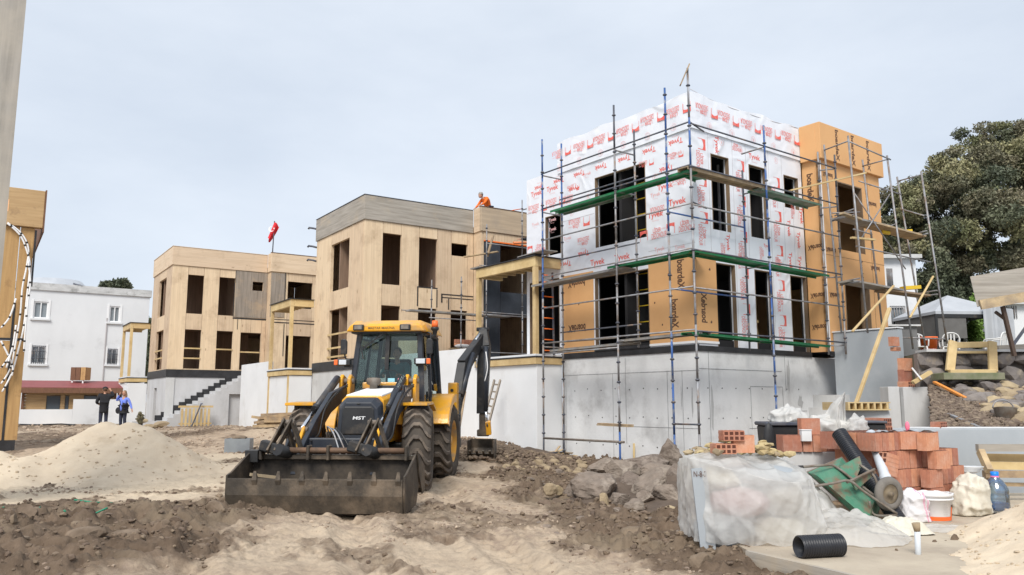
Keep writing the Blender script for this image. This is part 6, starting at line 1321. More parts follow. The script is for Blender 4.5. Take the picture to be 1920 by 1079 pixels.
# left row on kerb
kb = thing('concrete_kerb', 'short concrete kerb carrying a row of red bricks left of the black pipe', 'kerb', tuple(at_y(1525, 866, 11.6))); B('kerb_block', kb, concrete2, -.42, .62, -.0, .30, -.75, .135, .01)
br = thing('brick_row', 'row of red bricks on the concrete kerb with one standing on top', 'brick row', tuple(at_y(1525, 866, 11.6)))
for i in range(6): brick(br, (-.36+i*.142+(.1 if i > 3 else 0), .10+rg.uniform(-.01, .01), .135+.118), pi/2+rg.uniform(-.08, .08)) if i < 4 else brick(br, (-.22+(i-3)*.29, .09, .253), .05)
brick(br, (.02, .16, .135+.236+.115), .1)
# white little box on it
wb = thing('white_box', 'small white box standing on the row of bricks', 'box', tuple(at_y(1513, 816, 11.5))); B('box_body', wb, plastic_w, -.07, .07, 0, .1, -.09, .06, .006); B('box_lid', wb, plastic_w, -.076, .076, -.006, .106, .062, .075, .003)

# ------------------------------------------------------------------ plastic sheeted stack
SC0 = Vector((2.60, 9.3, 0)); shb = thing('sheeted_stack', 'stack of sacks and boards draped in milky plastic film beside the rocks', 'covered stack', tuple(SC0))
def sup(a, p=3.2): c, s = cos(a), sin(a); return (abs(c)**p+abs(s)**p)**(-1/p)
nA, nT = 260, 90; vs = []
_r = np.random.default_rng(17); KD = [(_r.uniform(2.5, 9)*(1+.5*k), _r.uniform(0, 6.28), _r.uniform(-1.5, 1.5)) for k in range(7)]
for j in range(nT):
    t_ = j/(nT-1)
    for i in range(nA):
        a = 2*pi*i/nA; k = sup(a, 2.6); ca, sa = cos(a), sin(a)
        rg_ = lambda q: 1-2*abs(sin(q))**.7
        if t_ < .38:
            u = t_/.38; rad = u; z = 1.0+.06*ca*sa-.13*u**3+.05*sin(a*2+1)*u-.06*ca*u
            z += .015*rg_(u*6*ca+2*sa)+.012*rg_(u*9*sa-4*u*ca+1)
        else:
            u = (t_-.38)/.62; zt_ = .87+.05*sin(a*2+1)-.06*ca+.06*ca*sa; z = zt_*(1-u)+.14*u; rad = 1+.05*sin(u*pi)*(1+.6*ca)+.02*u+.10*max(0, ca)*u-.03*max(0, -ca)*u
            f_ = .035*rg_(a*4+1.8*sin(a*2.0)+u*1.4)+.028*rg_(a*9+2.2*sin(a*3)-u*2.4)+.014*rg_(a*17+u*5+3*sin(a*2))
            f_ += .03*rg_(u*3.2+a*2.4)+.02*rg_(u*6.5-a*5.5+1)          # diagonal drag creases
            f_ += .05*sin(a*3+1)*sin(u*pi)                                # bulging load
            rad += f_*(.25+.6*u); z += .02*rg_(a*7+1)*u
        ex_ = 1+.20*max(0, ca)*max(0, t_-.7)*2
        vs.append((ca*k*.70*rad*ex_, sa*k*.68*rad, max(z, .02)))
fs = [(j*nA+i, j*nA+(i+1) % nA, (j+1)*nA+(i+1) % nA, (j+1)*nA+i) for j in range(nT-1) for i in range(nA)]
o = obj('plastic_film', MB().add(vs, fs, 0, True), film, shb)
for x, y, z, r_, m in ((-.28, -.2, .22, (.34, .36, .22), stucco), (.3, -.12, .2, (.34, .34, .2), sack_b), (-.12, -.22, .52, (.36, .30, .17), mat('pink_sack', (.45, .27, .27), .8)), (.34, -.1, .55, (.28, .36, .22), greyh), (-.3, 0, .75, (.3, .4, .13), sack_b), (.2, -.1, .80, (.42, .4, .12), stucco), (.1, .35, .4, (.5, .3, .4), greyh)): obj('sack', MB().ell((x, y, z), r_, 12), m, shb)
obj('board', MB().beam((-.53, -.50, .05), (-.60, -.47, .90), .16, .03, up=(0, 1, 0)), stucco, shb)
tx = MB(); put_text(tx, 'N-8-2', (-.59, -.50, .84), (.9, -.1, 0), (0, 0, 1), .15, .06); obj('board_lettering', tx, board_print, shb, fix=False)
# rubble, foam scraps and bricks lying on the sheet
rb = thing('foam_scraps', 'heap of yellowish foam and stone scraps on top of the plastic sheeted stack', 'scraps', (2.75, 9.5, 0))
rg = random.Random(8)
for i in range(80):
    u = rg.uniform(-1, 1); rock_obj('scrap', (-.12+u*.50, rg.uniform(-.35, .40), 1.0+(.20*(1-u*u))*rg.uniform(.1, 1)), (rg.uniform(.05, .12), rg.uniform(.05, .1), rg.uniform(.02, .05)), 300+i, mat('yellow_foam', (.55, .44, .22), .9, (.40, .31, .17), 6, bump=.5) if i % 3 else tan_stone, rg.uniform(0, 6), rg.uniform(-.4, .4), 1, rb)
b3 = thing('loose_bricks', 'three hollow bricks and a stone lying on the plastic sheeted stack', 'bricks', (2.3, 8.95, 0)); 
for c, rz, rx, ry in (((0, -.02, 1.10), .1, pi/2, 0), ((.22, .0, 1.15), .0, 0, 0), ((.10, .0, 1.24), .05, pi/2, 0)): brick(b3, c, rz, rx, ry, .82)
rock_obj('stone', (-.08, -.12, 1.07), (.09, .07, .055), 77, tan_stone, 0, .2, 2, b3)
# low crumpled film on the ground right of it
def crumple(name, label, c, sx_, sy_, h, m, seed, cat, n=54, pk=None):
    xs = np.linspace(-1, 1, n); X, Y = np.meshgrid(xs, xs, indexing='ij'); R_ = np.sqrt(X**2+Y**2)
    a = np.arctan2(Y, X); Rm = np.maximum(np.abs(X), np.abs(Y)); X2 = np.where(R_ > 0, X/np.maximum(R_, 1e-6)*Rm, 0); Y2 = np.where(R_ > 0, Y/np.maximum(R_, 1e-6)*Rm, 0)
    q = 1+.22*(fbm(np.cos(a)*1.5+seed, np.sin(a)*1.5, 3, seed)-.5)*2; f = np.abs(fbm(X2*2.2+seed, Y2*2.2, 5, seed)-.5)*2; f2 = np.abs(fbm(X2*4+9, Y2*4, 4, seed+5)-.5)*2
    z = h*np.clip(1-Rm**2.2, 0, 1)*(.55+.5*fbm(X2*1.5, Y2*1.5, 3, seed+2))+h*.45*(f-.3)*(1-Rm**4)+.12*h*f2
    if pk: 
        for ux, uy, uh, uw in pk: z = z+uh*np.exp(-(((X2-ux)**2+(Y2-uy)**2)/uw**2))
    V = np.stack([X2*q*sx_, Y2*q*sy_, np.maximum(z, 0)+.005], -1).reshape(-1, 3); idx = np.arange(n*n).reshape(n, n)
    Fq = np.stack([idx[:-1, :-1], idx[1:, :-1], idx[1:, 1:], idx[:-1, 1:]], -1).reshape(-1, 4)
    o = link(name, npmesh(name, V, Fq, [m], smooth=True)); o.location = c; return tag(o, label, cat)
crumple('plastic_film', 'crumpled translucent film spread on the slab under the wheelbarrow', (3.72, 9.35, SZ), .75, .75, .30, film, 3, 'plastic film')
crumple('plastic_film', 'pale crumpled paper-like film right of the wheelbarrow tray', (4.45, 9.55, SZ), .35, .28, .22, sack_b, 8, 'plastic film')
crumple('plastic_film', 'flat film lying in front of the white pail', (5.05, 9.75, SZ), .40, .28, .06, film, 12, 'plastic film')
crumple('plastic_film', 'white film slope between the covered stack and the kerb', (3.35, 10.35, .25), .62, .75, .62, film2, 15, 'plastic film')
# black bins with white bags
def binbox(label, px, py, Y, w, h, seed):
    c = at_y(px, py, Y); t = thing('black_crate', label, 'crate', (c.x, c.y, c.z)); s = Y*1.03/F; w *= s; h *= s
    obj('crate_body', loft(MB(), [(-.0, [(-w/2, -h*.5), (w/2, -h*.5), (w/2*1.08, h*.35), (-w/2*1.08, h*.35)]), (.5, [(-w/2, -h*.5), (w/2, -h*.5), (w/2*1.08, h*.35), (-w/2*1.08, h*.35)])]), jcb_b, t, .02)
    B('crate_rim', t, darkst, -w/2*1.15, w/2*1.15, -.04, .54, h*.35, h*.46, .015); obj('hanging_liner', MB().ell((-w*.5, -.03, -.02), (.09, .05, h*.5), 10), black_mem, t); return t
binbox('black crate with a torn liner at the left end of the kerb', 1482, 822, 12.4, 78, 62, 1); binbox('black crate behind the black corrugated pipe on the right', 1640, 812, 12.6, 40, 46, 2)
hb = thing('clutter_platform', 'rough board platform carrying the black crates', 'platform', tuple(at_y(1540, 860, 12.9))); B('platform_board', hb, plank_m, -1.0, 1.2, -.3, .4, -.9, -.02)
ICO[4] = ico(5)
def bag(label, c, r_, m, seed, rot=0):
    V, Fq = ICO[4]; n = np.zeros(len(V)); r = np.random.default_rng(seed)
    for k in range(9):      # creases: folded sheets meeting at sharp ridges
        d = r.normal(size=3); d /= np.linalg.norm(d); n += (.10/(1+k*.35))*(1-2*np.abs(np.sin(V@d*(1.6+k*.9)+r.uniform(0, 6))))
    V = V*(1+n)[:, None]*np.array(r_); V[:, 2] = np.maximum(V[:, 2], -r_[2]*.6)
    o = link('plastic_bag', npmesh('plastic_bag', V, Fq, [m], smooth=True)); o.location = c; o.rotation_euler = (0, 0, rot); tag(o, label, 'plastic bag')
bag('crumpled white plastic bag on the left black crate', at_y(1476, 779, 12.6), (.29, .26, .17), film2, 4)
bag('white plastic draped between the two black crates', at_y(1548, 800, 12.3), (.42, .30, .20), film2, 12)
bag('grey translucent plastic hanging over the right crate', at_y(1606, 806, 12.0), (.20, .18, .24), film, 5, .5)
# upright flap of plastic
fp_ = MB(); n_ = 12; pts = []
L_e = [(1545, 790), (1548, 775), (1558, 758), (1576, 742), (1584, 735)]; R_e = [(1586, 812), (1586, 790), (1585, 768), (1585, 750), (1585, 736)]
for j in range(9):
    u = j/8; k = u*4; a0 = int(min(3, k)); f_ = k-a0; l = Vector((*L_e[a0], 0)).lerp(Vector((*L_e[a0+1], 0)), f_); r2 = Vector((*R_e[a0], 0)).lerp(Vector((*R_e[a0+1], 0)), f_)
    for i in range(9): v = i/8; p = l.lerp(r2, v); pts.append(at_y(p.x, p.y, 12.15+.14*sin(v*7+u*3)+.07*sin(v*15+u*5)))
fl3 = obj('plastic_flap', fp_.add(pts, [(j*9+i, j*9+i+1, (j+1)*9+i+1, (j+1)*9+i) for j in range(8) for i in range(8)], 0, True), film2); tag(fl3, 'stiff upright flap of white plastic standing above the crates', 'plastic sheet')
# corrugated pipes
def corr(label, p, q, r_, m=black_pipe, pitch=.028):
    p = Vector(p); q = Vector(q); ln = (q-p).length; t = thing('corrugated_pipe', label, 'pipe', tuple(p)); t.rotation_euler = (q-p).to_track_quat('Z', 'Y').to_euler(); prof = []; n = int(ln/pitch)
    for i in range(n): z = i*ln/n; d_ = ln/n; prof += [(r_*.90, z), (r_*.91, z+d_*.25), (r_, z+d_*.4), (r_, z+d_*.8), (r_*.91, z+d_*.95)]
    inner = [(r_*.86, ln), (r_*.86, 0)]; obj('pipe_wall', MB().lathe(prof+[(r_*.9, ln)]+inner+[(r_*.9, 0)], (0, 0, 0), 'z', 28), m, t); return t
corr('long black corrugated pipe leaning on the brick stack behind the wheelbarrow', at_y(1690, 985, 9.9), at_y(1573, 812, 10.9), .10)
corr('short black corrugated pipe lying on the slab edge in front', on_z(1497, 1026, SZ+.105)+Vector((0, -.0, 0)), on_z(1576, 1022, SZ+.105), .108, pitch=.026)
pp, qq = at_y(1664, 908, 10.35), at_y(1632, 812, 10.95); pv = thing('drain_pipe', 'white grey plastic drain pipe with a socket leaning on the bricks', 'pipe', tuple(pp)); pv.rotation_euler = (qq-pp).to_track_quat('Z', 'Y').to_euler(); ln = (qq-pp).length
obj('pipe_wall', MB().lathe([(.058, -.25), (.064, -.25), (.064, -.05), (.072, -.04), (.072, .12), (.062, .14), (.062, ln), (.056, ln), (.056, -.25)], (0, 0, 0), 'z', 24), pvc, pv)
# wheelbarrow tipped on its nose
wb = thing('wheelbarrow', 'tipped rusty green wheelbarrow with its wheel in the air in front of the pipes', 'wheelbarrow', (4.1, 10.0, 0)); OW = Vector((4.1, 10.0, 0))
def wp_(px, py, Y): return at_y(px, py, Y)-OW
bt = [wp_(1532, 892, 9.95), wp_(1572, 874, 10.15), wp_(1640, 940, 10.05), wp_(1628, 975, 9.85)]; rim_ = [wp_(1514, 886, 10.25), wp_(1578, 858, 10.55), wp_(1652, 948, 10.4), wp_(1634, 994, 9.95)]
tr = MB(); fc = [(0, 1, 2, 3)]+[(i, (i+1) % 4, 4+(i+1) % 4, 4+i) for i in range(4)]; tr.add(bt+rim_, fc); trayo = obj('tray', tr, barrow_g, wb, .0); so = trayo.modifiers.new('solid', 'SOLIDIFY'); so.thickness = .008; bb = trayo.modifiers.new('bevel', 'BEVEL'); bb.width = .02; bb.segments = 3
obj('tray_rim', MB().path(rim_+[rim_[0]], .011, 6), rust_t, trayo)
gs = obj('front_gusset', MB().add([wp_(1574, 876, 10.1), wp_(1612, 856, 10.2), wp_(1616, 872, 10.15), wp_(1602, 905, 10.05), wp_(1574, 876, 10.14)+Vector((0, .02, 0)), wp_(1612, 856, 10.24)+Vector((0, .02, 0)), wp_(1616, 872, 10.19)+Vector((0, .02, 0)), wp_(1602, 905, 10.09)+Vector((0, .02, 0))], [(3, 2, 1, 0), (4, 5, 6, 7), (0, 1, 5, 4), (1, 2, 6, 5), (2, 3, 7, 6), (3, 0, 4, 7)]), barrow_g, wb)
gs2 = obj('leg_plate', MB().beam(wp_(1600, 912, 9.95), wp_(1640, 884, 10.05), .03, .11, h1=.04), barrow_g, wb)
axl = wp_(1666, 926, 9.9)
for pts, nm in (([(1490, 877, 10.0), (1545, 873, 10.05), (1566, 875, 10.1), (1600, 900, 10.05), (1650, 938, 9.98)], 'handle'), ([(1506, 915, 9.75), (1560, 907, 9.8), (1592, 902, 9.85), (1620, 922, 9.85), (1682, 964, 9.8)], 'handle'), ([(1612, 872, 10.1), (1640, 895, 10.0), (1650, 938, 9.98)], 'stay'), ([(1682, 966, 9.8), (1640, 966, 9.95), (1630, 940, 10.0)], 'stay'), ([(1588, 905, 9.85), (1640, 880, 10.0)], 'stay')): obj(nm, MB().path(catmull([wp_(*p_) for p_ in pts], 5), .016, 8), rust_t, wb)
for px, py, Y in ((1490, 877, 10.0), (1506, 915, 9.75)): obj('grip', MB().tube(wp_(px-2, py, Y), wp_(px+16, py-1, Y), .021, 8), jcb_b, wb)
wh = MB().lathe([(.115, -.035), (.15, -.05), (.19, -.035), (.203, 0), (.19, .035), (.15, .05), (.115, .035)], (0, 0, 0), 'y', 32); who = obj('wheel', wh, mat('dusty_tyre', (.22, .20, .175), .9, (.13, .12, .11), 5), wb); who.location = axl; who.rotation_euler = (.05, 0, .35)
hub = MB().lathe([(.122, -.012), (.115, -.03), (.09, -.01), (.03, -.02), (.03, -.06), (0, -.06)], (0, 0, 0), 'y', 24); hub.lathe([(.122, .012), (.115, .03), (.09, .012), (0, .012)], (0, 0, 0), 'y', 24); obj('hub', hub, mat('rusty_hub', (.24, .19, .12), .7, (.15, .12, .09), 8), who)
# sack with pink stripes, pail, cream sack, bottle
def sack(label, c, r_, m, rot=0, stripe=False, seed=1):
    V, Fq = ICO[4]; V = np.sign(V)*np.abs(V)**.62; r = np.random.default_rng(seed); n = .22*(fbm(V[:, 0]*1.4+seed, V[:, 2]*1.4+V[:, 1], 4, seed)-.5)
    for k in range(8):
        d = r.normal(size=3); d /= np.linalg.norm(d); n = n+(.085/(1+k*.4))*(1-2*np.abs(np.sin(V@d*(1.4+k*1.1)+r.uniform(0, 6)))**.8)
    V = V*(1+n)[:, None]; V[:, 0] *= 1-.18*np.clip(V[:, 2], -1, 1); V = V*np.array(r_); V[:, 2] = np.maximum(V[:, 2], -r_[2]*.8)
    o = link('sack', npmesh('sack', V, Fq, [m], smooth=True)); o.location = c; o.rotation_euler = (0, 0, rot); tag(o, label, 'sack')
    return o
c = at_y(1712, 950, 10.4); s1 = sack('white woven sack with pale pink stripes between the wheelbarrow and the pail', (c.x, c.y, SZ+.19), (.19, .18, .23), sack_w, .2, seed=3)
s1.data.materials.append(mat('pale_pink', (.72, .42, .52), .8))
for p_ in s1.data.polygons:
    q = p_.center.x+.25*p_.center.z
    if .045 < q < .075 or .10 < q < .125: p_.material_index = 1
c = at_y(1830, 935, 10.9); sack('big cream sack between the white pail and the blue bottle', (c.x, c.y+.1, SZ+.24), (.27, .24, .29), sack_b, .5, seed=9)
c = at_y(1812, 915, 11.3); sack('small grey cream sack end behind the big cream sack', (c.x, c.y+.15, SZ+.26), (.2, .2, .22), sack_b, .1, seed=14)
c = on_z(1767, 980, SZ); pl2 = thing('paint_pail', 'white paint pail with an orange band and lumpy rim on the slab', 'pail', (c.x, c.y+.2, SZ)); R1, R2, Hh = .195, .225, .335
obj('pail_body', MB().lathe([(0, .01), (R1, 0), (R1*1.02, .02), (R2, Hh-.03), (R2+.012, Hh-.03), (R2+.016, Hh), (R2-.004, Hh), (R1-.01, .05), (0, .05)], (0, 0, 0), 'z', 36), plastic_w, pl2)
obj('rim_ring', MB().lathe([(R2+.002, Hh-.075), (R2+.014, Hh-.07), (R2+.014, Hh-.055), (R2, Hh-.05)], (0, 0, 0), 'z', 36), plastic_w, pl2)
def rad(z): return R1*1.02+(R2-R1*1.02)*(z-.02)/(Hh-.05)+.0015
obj('orange_band', MB().lathe([(rad(.02), .015), (rad(.065), .065)], (0, 0, 0), 'z', 20, a0=pi*1.08, a1=pi*1.98), orange_pl, pl2, fix=False); obj('orange_band', MB().lathe([(rad(.064), .064), (rad(.18), .18)], (0, 0, 0), 'z', 4, a0=pi*1.72, a1=pi*1.80), orange_pl, pl2, fix=False); obj('orange_band', MB().lathe([(rad(.064), .064), (rad(.16), .16)], (0, 0, 0), 'z', 4, a0=pi*1.83, a1=pi*1.93), orange_pl, pl2, fix=False)
obj('dark_label', MB().lathe([(rad(.18)+.001, .18), (rad(.205)+.001, .205)], (0, 0, 0), 'z', 4, a0=pi*1.72, a1=pi*1.80), board_print, pl2, fix=False); obj('dark_label', MB().lathe([(rad(.16)+.001, .16), (rad(.182)+.001, .182)], (0, 0, 0), 'z', 4, a0=pi*1.83, a1=pi*1.93), board_print, pl2, fix=False)
tx = MB()
for i in range(5):
    z = .10+i*.027; put_text(tx, ['iç cephe', 'boyası', '15 L', 'su bazlı', 'mat'][i], (.045, -rad(z)-.004, z), (1, .15, 0), (0, 0, 1), .05+.01*(i % 2), .016)
obj('pail_lettering', tx, grey_print, pl2, fix=False)
obj('dried_paint', MB().path([Vector((cos(t)*(R2+.006), sin(t)*(R2+.006), Hh+.004*sin(t*9))) for t in np.linspace(0, 2*pi, 40)], [.008+.005*abs(sin(i*2.3)) for i in range(40)], 6), old_white, pl2)
obj('handle_ear', MB().tube((R2, 0, Hh-.06), (R2+.03, 0, Hh-.06), .02, 10), plastic_w, pl2)
c = at_y(1886, 946, 10.9); bo = thing('water_bottle', 'large pale blue plastic water bottle with a blue cap by the pallet', 'bottle', (c.x, c.y+.2, c.z-.10)); 
obj('bottle_body', MB().lathe([(0, 0), (.14, 0), (.155, .02), (.155, .20), (.15, .22), (.156, .25), (.15, .29), (.10, .38), (.05, .43), (.045, .46)], (0, 0, 0), 'z', 28), bottle_m, bo); obj('water', MB().lathe([(0, .01), (.145, .01), (.147, .10), (0, .10)], (0, 0, 0), 'z', 28), mat('bottle_water', (.25, .45, .75), .1, alpha=.6), bo)
obj('cap', MB().lathe([(.048, .45), (.05, .455), (.05, .505), (0, .505)], (0, 0, 0), 'z', 20), mat('blue_cap', (.01, .22, .75), .4), bo); obj('cap_ring', MB().lathe([(.05, .43), (.056, .44), (.05, .45)], (0, 0, 0), 'z', 20), mat('pink_ring', (.75, .2, .4), .4), bo)
# pallet leaning on the low wall
pt = thing('wooden_pallet', 'broken wooden pallet leaning on the low wall at the right edge', 'pallet', tuple(at_y(1875, 868, 12.6)))
def pq(px, py, Y): return at_y(px, py, Y)-Vector(pt.location)
obj('board', MB().beam(pq(1832, 840, 12.7), pq(1960, 840, 12.7), .09, .11), greyh, pt); obj('board', MB().beam(pq(1838, 846, 12.55), pq(1855, 884, 12.3), .10, .09, up=(1, 0, 0)), plank_m, pt)
obj('board', MB().beam(pq(1846, 858, 12.9), pq(1960, 860, 12.9), .02, .12), timber, pt); obj('board', MB().beam(pq(1850, 873, 12.8), pq(1960, 875, 12.8), .02, .12), timber, pt); obj('board', MB().beam(pq(1845, 889, 12.4), pq(1960, 890, 12.4), .10, .10), plank_m, pt); obj('block', MB().beam(pq(1855, 892, 12.5), pq(1857, 925, 12.5), .10, .10), plank_m, pt); obj('board', MB().beam(pq(1860, 908, 12.5), pq(1960, 910, 12.5), .10, .05), plank_m, pt)
# white plates beside bricks
c = at_y(1812, 880, 11.7); pw = thing('white_plates', 'stack of white plastic plates beside the brick stack', 'plates', tuple(c)); 
for i in range(4): obj('plate', MB().lathe([(0, 0), (.12, .0), (.17, .025), (.17, .03), (.12, .008)], (.02*i, 0, .02*i-.05), 'z', 20), plastic_w, pw)
# pipe stub in the slab
c = on_z(1721, 1040, SZ+.0); ps = thing('pipe_stub', 'short grey pipe stub standing up from the slab in front of the sand heap', 'pipe stub', (c.x, c.y, SZ-.1)); obj('stub', MB().tube((0, 0, 0), (0.01, 0, .32), .028, 12), pvc, ps); obj('torn_cap', MB().tube((0.01, 0, .32), (.0, 0, .40), .030, 8, .042), tan_stone, ps)
# pallet standing edge-on against the rendered wall + metal tub
t = thing('wooden_pallet', 'pale wooden pallet lying flat against the grey rendered wall', 'pallet', tuple(at_y(1628, 762, 15.0)), .15)
B('board', t, timber, -.40, .45, 0, .9, .055, .075); B('board', t, timber, -.40, .45, 0, .9, -.075, -.055)
for i in range(7): B('block', t, timber, -.40+i*.128, -.36+i*.128, .0, .9, -.053, .053)
t.location.z = at_y(1628, 762, 15.0).z
tb = thing('support_trestle', 'low concrete block under the pale pallet', 'block', tuple(at_y(1628, 768, 15.1))); B('block_body', tb, concrete2, -.4, .42, .05, .8, -1.2, 0)
bx = thing('brick_pile', 'narrow pile of red bricks under the right end of the pale pallet', 'brick pile', tuple(at_y(1652, 800, 13.6)), .5)
for k in range(3): brick(bx, (0, 0, -.2+k*.135), .1*k, pi/2, 0, 1); brick(bx, (.02, .15, -.2+k*.135), .1*k, pi/2)

# ------------------------------------------------------------------ stone slope, retaining wall, terrace
TZ = 2.80
terr = struct('upper_terrace', MB().add([(10.02, 19.8, TZ), (30, 19.0, TZ), (90, 30, TZ), (90, 120, 3.2), (14, 120, 3.2), (14.5, 33, TZ), (10.9, 23.5, TZ)]+[(10.02, 19.8, -.5), (30, 19.0, -.5), (90, 30, -.5), (90, 120, -.5), (14, 120, -.5), (14.5, 33, -.5), (10.9, 23.5, -.5)], [(0, 1, 2, 3, 4, 5, 6)]+[(i, (i+1) % 7, 7+(i+1) % 7, 7+i) for i in range(7)]), mat('terrace_earth', (.22, .18, .13), .95, (.13, .14, .07), 2, 8, bump=.5))
nx, ny = 130, 70; xs = np.linspace(0, 1, nx); ys = np.linspace(13.92, 19.6, ny); X, Y = np.meshgrid(xs, ys, indexing='ij'); X = (.514*Y-.03)*(1-X)+17*X; u = (Y-13.88)/5.7
Zs = wz-.06+u*.92+.10*sstep(.0, .3, u)*(fbm(X*1.2, Y*1.2, 4, 7)-.5)*2+.05*(fbm(X*4, Y*4, 4, 9)-.5); Zs[0, :] = -.3; X[0, :] = X[1, :]-.004
idx = np.arange(nx*ny).reshape(nx, ny); Fq = np.stack([idx[:-1, :-1], idx[1:, :-1], idx[1:, 1:], idx[:-1, 1:]], -1).reshape(-1, 4)
so_ = link('soil_slope', npmesh('soil_slope', np.stack([X, Y, Zs], -1).reshape(-1, 3), Fq, [mat('brown_soil', (.21, .16, .12), .95, (.13, .10, .075), 5, 8, bump=.7, bscale=20)], smooth=True)); so_['kind'] = 'structure'
def slope_z(x, y): u = (y-13.88)/5.7; return wz-.06+u*.92
r = np.random.default_rng(8); soil_br = mat('brown_soil_clods', (.23, .175, .13), .95, (.14, .105, .08), 5, 6, bump=.5, bscale=20, island=.3)
x = r.uniform(7, 14, 16000); y = r.uniform(13.95, 19.5, 16000); k = x > .514*y; x = x[k]; y = y[k]; scatter('slope_clods', np.stack([x, y, slope_z(x, y)+.03], -1), .015+.06*r.uniform(0, 1, len(x))**2.5, soil_br, 1, .8, 14)
rw_ = thing('stone_retaining_wall', 'dark rubble stone retaining wall under the upper terrace at the right', 'stone wall', (0, 0, 0)); rg = random.Random(21)
def stone_row(y, z, h, x0, x1, jit, par, mlist, wmin=.45, wmax=.75):
    x = x0
    while x < x1:
        w = rg.uniform(wmin, wmax); rock_obj('stone', (x+w/2, y+rg.uniform(-.06, .06), z+h/2+rg.uniform(-.03, .03)), (w*.60, .30, h*.60), rg.randint(0, 9999), rg.choice(mlist), rg.uniform(-.2, .2), rg.uniform(-.12, .12), 2, par, .25, 6); x += w*.93
stone_row(19.62, 2.40, .44, 9.9, 15, 0, rw_, [stone_m]); stone_row(19.45, 1.98, .46, 9.85, 15, 0, rw_, [stone_m]); B('backing', rw_, stone_m, 9.9, 15.5, 19.7, 19.9, 1.2, 2.78)
B('mortar_cap', rw_, concrete2, 9.95, 15.5, 19.35, 19.9, 2.80, 2.86)
ls = thing('loose_stone_bank', 'bank of loose mixed stones spilling down below the retaining wall', 'stones', (0, 0, 0))
def slope_hit(px, py):
    for Y_ in np.arange(13.95, 19.7, .08):
        p = at_y(px, py, float(Y_))
        if p.z <= float(slope_z(p.x, Y_)): return p
    return None
for i in range(330):
    px, py = rg.uniform(1752, 1990), rg.uniform(712, 800); 
    if py > 716+(px-1752)*.50+rg.uniform(-6, 8): continue
    p = slope_hit(px, py)
    if p is None: continue
    w = rg.uniform(.20, .50)*(1.0 if rg.random() < .7 else .6)
    rock_obj('stone', (p.x, p.y+.1, p.z+w*.15), (w*.62, w*.5, w*.36), rg.randint(0, 9999), tan_stone if rg.random() < .34 else stone_m, rg.uniform(-.4, .4), rg.uniform(-.3, .3), 2, ls, .3, 6)
t = thing('concrete_pier', 'pale concrete pier at the end of the rendered wall below the brick pillar', 'pier', (0, 0, 0)); p0, p1 = at_y(1693, 726, 19.0), at_y(1742, 728, 19.0); B('pier_block', t, concrete2, p0.x, p1.x, 19.0, 19.6, -.3, p0.z, .01); B('pier_side', t, concrete2, p0.x-.28, p0.x-.01, 19.15, 19.6, -.3, p0.z+.01, .01)
for lb, a, b_, w, m, nm, cat in (('orange board lying diagonally down the stone slope', (1752, 717, 18.6), (1905, 795, 15.2), .075, mat('orange_board_paint', (.75, .28, .05), .6), 'orange_board', 'board'), ('grey metal tube lying at the foot of the soil slope', (1778, 777, 15.3), (1838, 803, 14.0), .07, steel, 'metal_tube', 'tube'),
    ('short pale board stuck in the soil beside the brick pillar', (1712, 718, 18.9), (1745, 698, 18.9), .13, timber, 'short_board', 'board'), ('thin pale stick crossing the short board', (1710, 690, 18.9), (1728, 712, 18.8), .05, white_m, 'pale_stick', 'stick')):
    p, q = at_y(*a), at_y(*b_); t = thing(nm, lb, cat, tuple(p)); obj('run', MB().beam((0, 0, 0), q-p, w, w*.6), m, t)
c = at_y(1886, 783, 14.9); mbk = thing('metal_bucket', 'old grey metal bucket with a raised handle on the stone slope', 'bucket', (c.x, c.y, c.z-.2)); mbk.rotation_euler = (-.15, .1, 0)
obj('bucket_body', MB().lathe([(0, 0), (.13, 0), (.19, .36), (.2, .37), (.185, .37), (.12, .02), (0, .02)], (0, 0, 0), 'z', 24), rust_t, mbk); obj('handle', MB().path([Vector((cos(t_)*.2, .05, .36+sin(t_)*.17)) for t_ in np.linspace(0, pi, 12)], .012, 6), steel, mbk)
# frame pallet on the terrace edge
t = thing('frame_pallet', 'pale wooden frame standing on the stone wall like a seat', 'frame', tuple(at_y(1822, 670, 19.1)))
def fq(px, py, Y): return at_y(px, py, Y)-Vector(t.location)
for a, b_, w, h in (((1787, 640, 19.1), (1781, 697, 18.9), .20, .08), ((1860, 641, 19.1), (1862, 697, 18.9), .20, .08), ((1780, 697, 18.85), (1866, 697, 18.85), .12, .09), ((1783, 648, 19.3), (1865, 646, 19.3), .05, .14), ((1785, 661, 19.25), (1862, 661, 19.25), .06, .06)): obj('board', MB().beam(fq(*a), fq(*b_), w, h, up=(0, 1, 0) if abs(a[1]-b_[1]) > 20 else (0, 0, 1)), timber, t, .008)
t = thing('plank_edge', 'grey plank lying on top of the stone wall right of the wooden frame', 'plank', tuple(at_y(1868, 654, 19.5))); obj('plank_board', MB().beam((0, 0, 0), at_y(1990, 648, 19.5)-at_y(1868, 654, 19.5), .2, .14), greyh, t)
t = thing('step_slab', 'mossy concrete step below the wooden frame on the stone wall', 'step', tuple(at_y(1822, 703, 18.7))); B('slab_block', t, mat('mossy_concrete', (.25, .24, .17), .9, (.15, .17, .09), 3, 6, bump=.4), -.75, .65, -.2, .4, -.12, .04, .01)
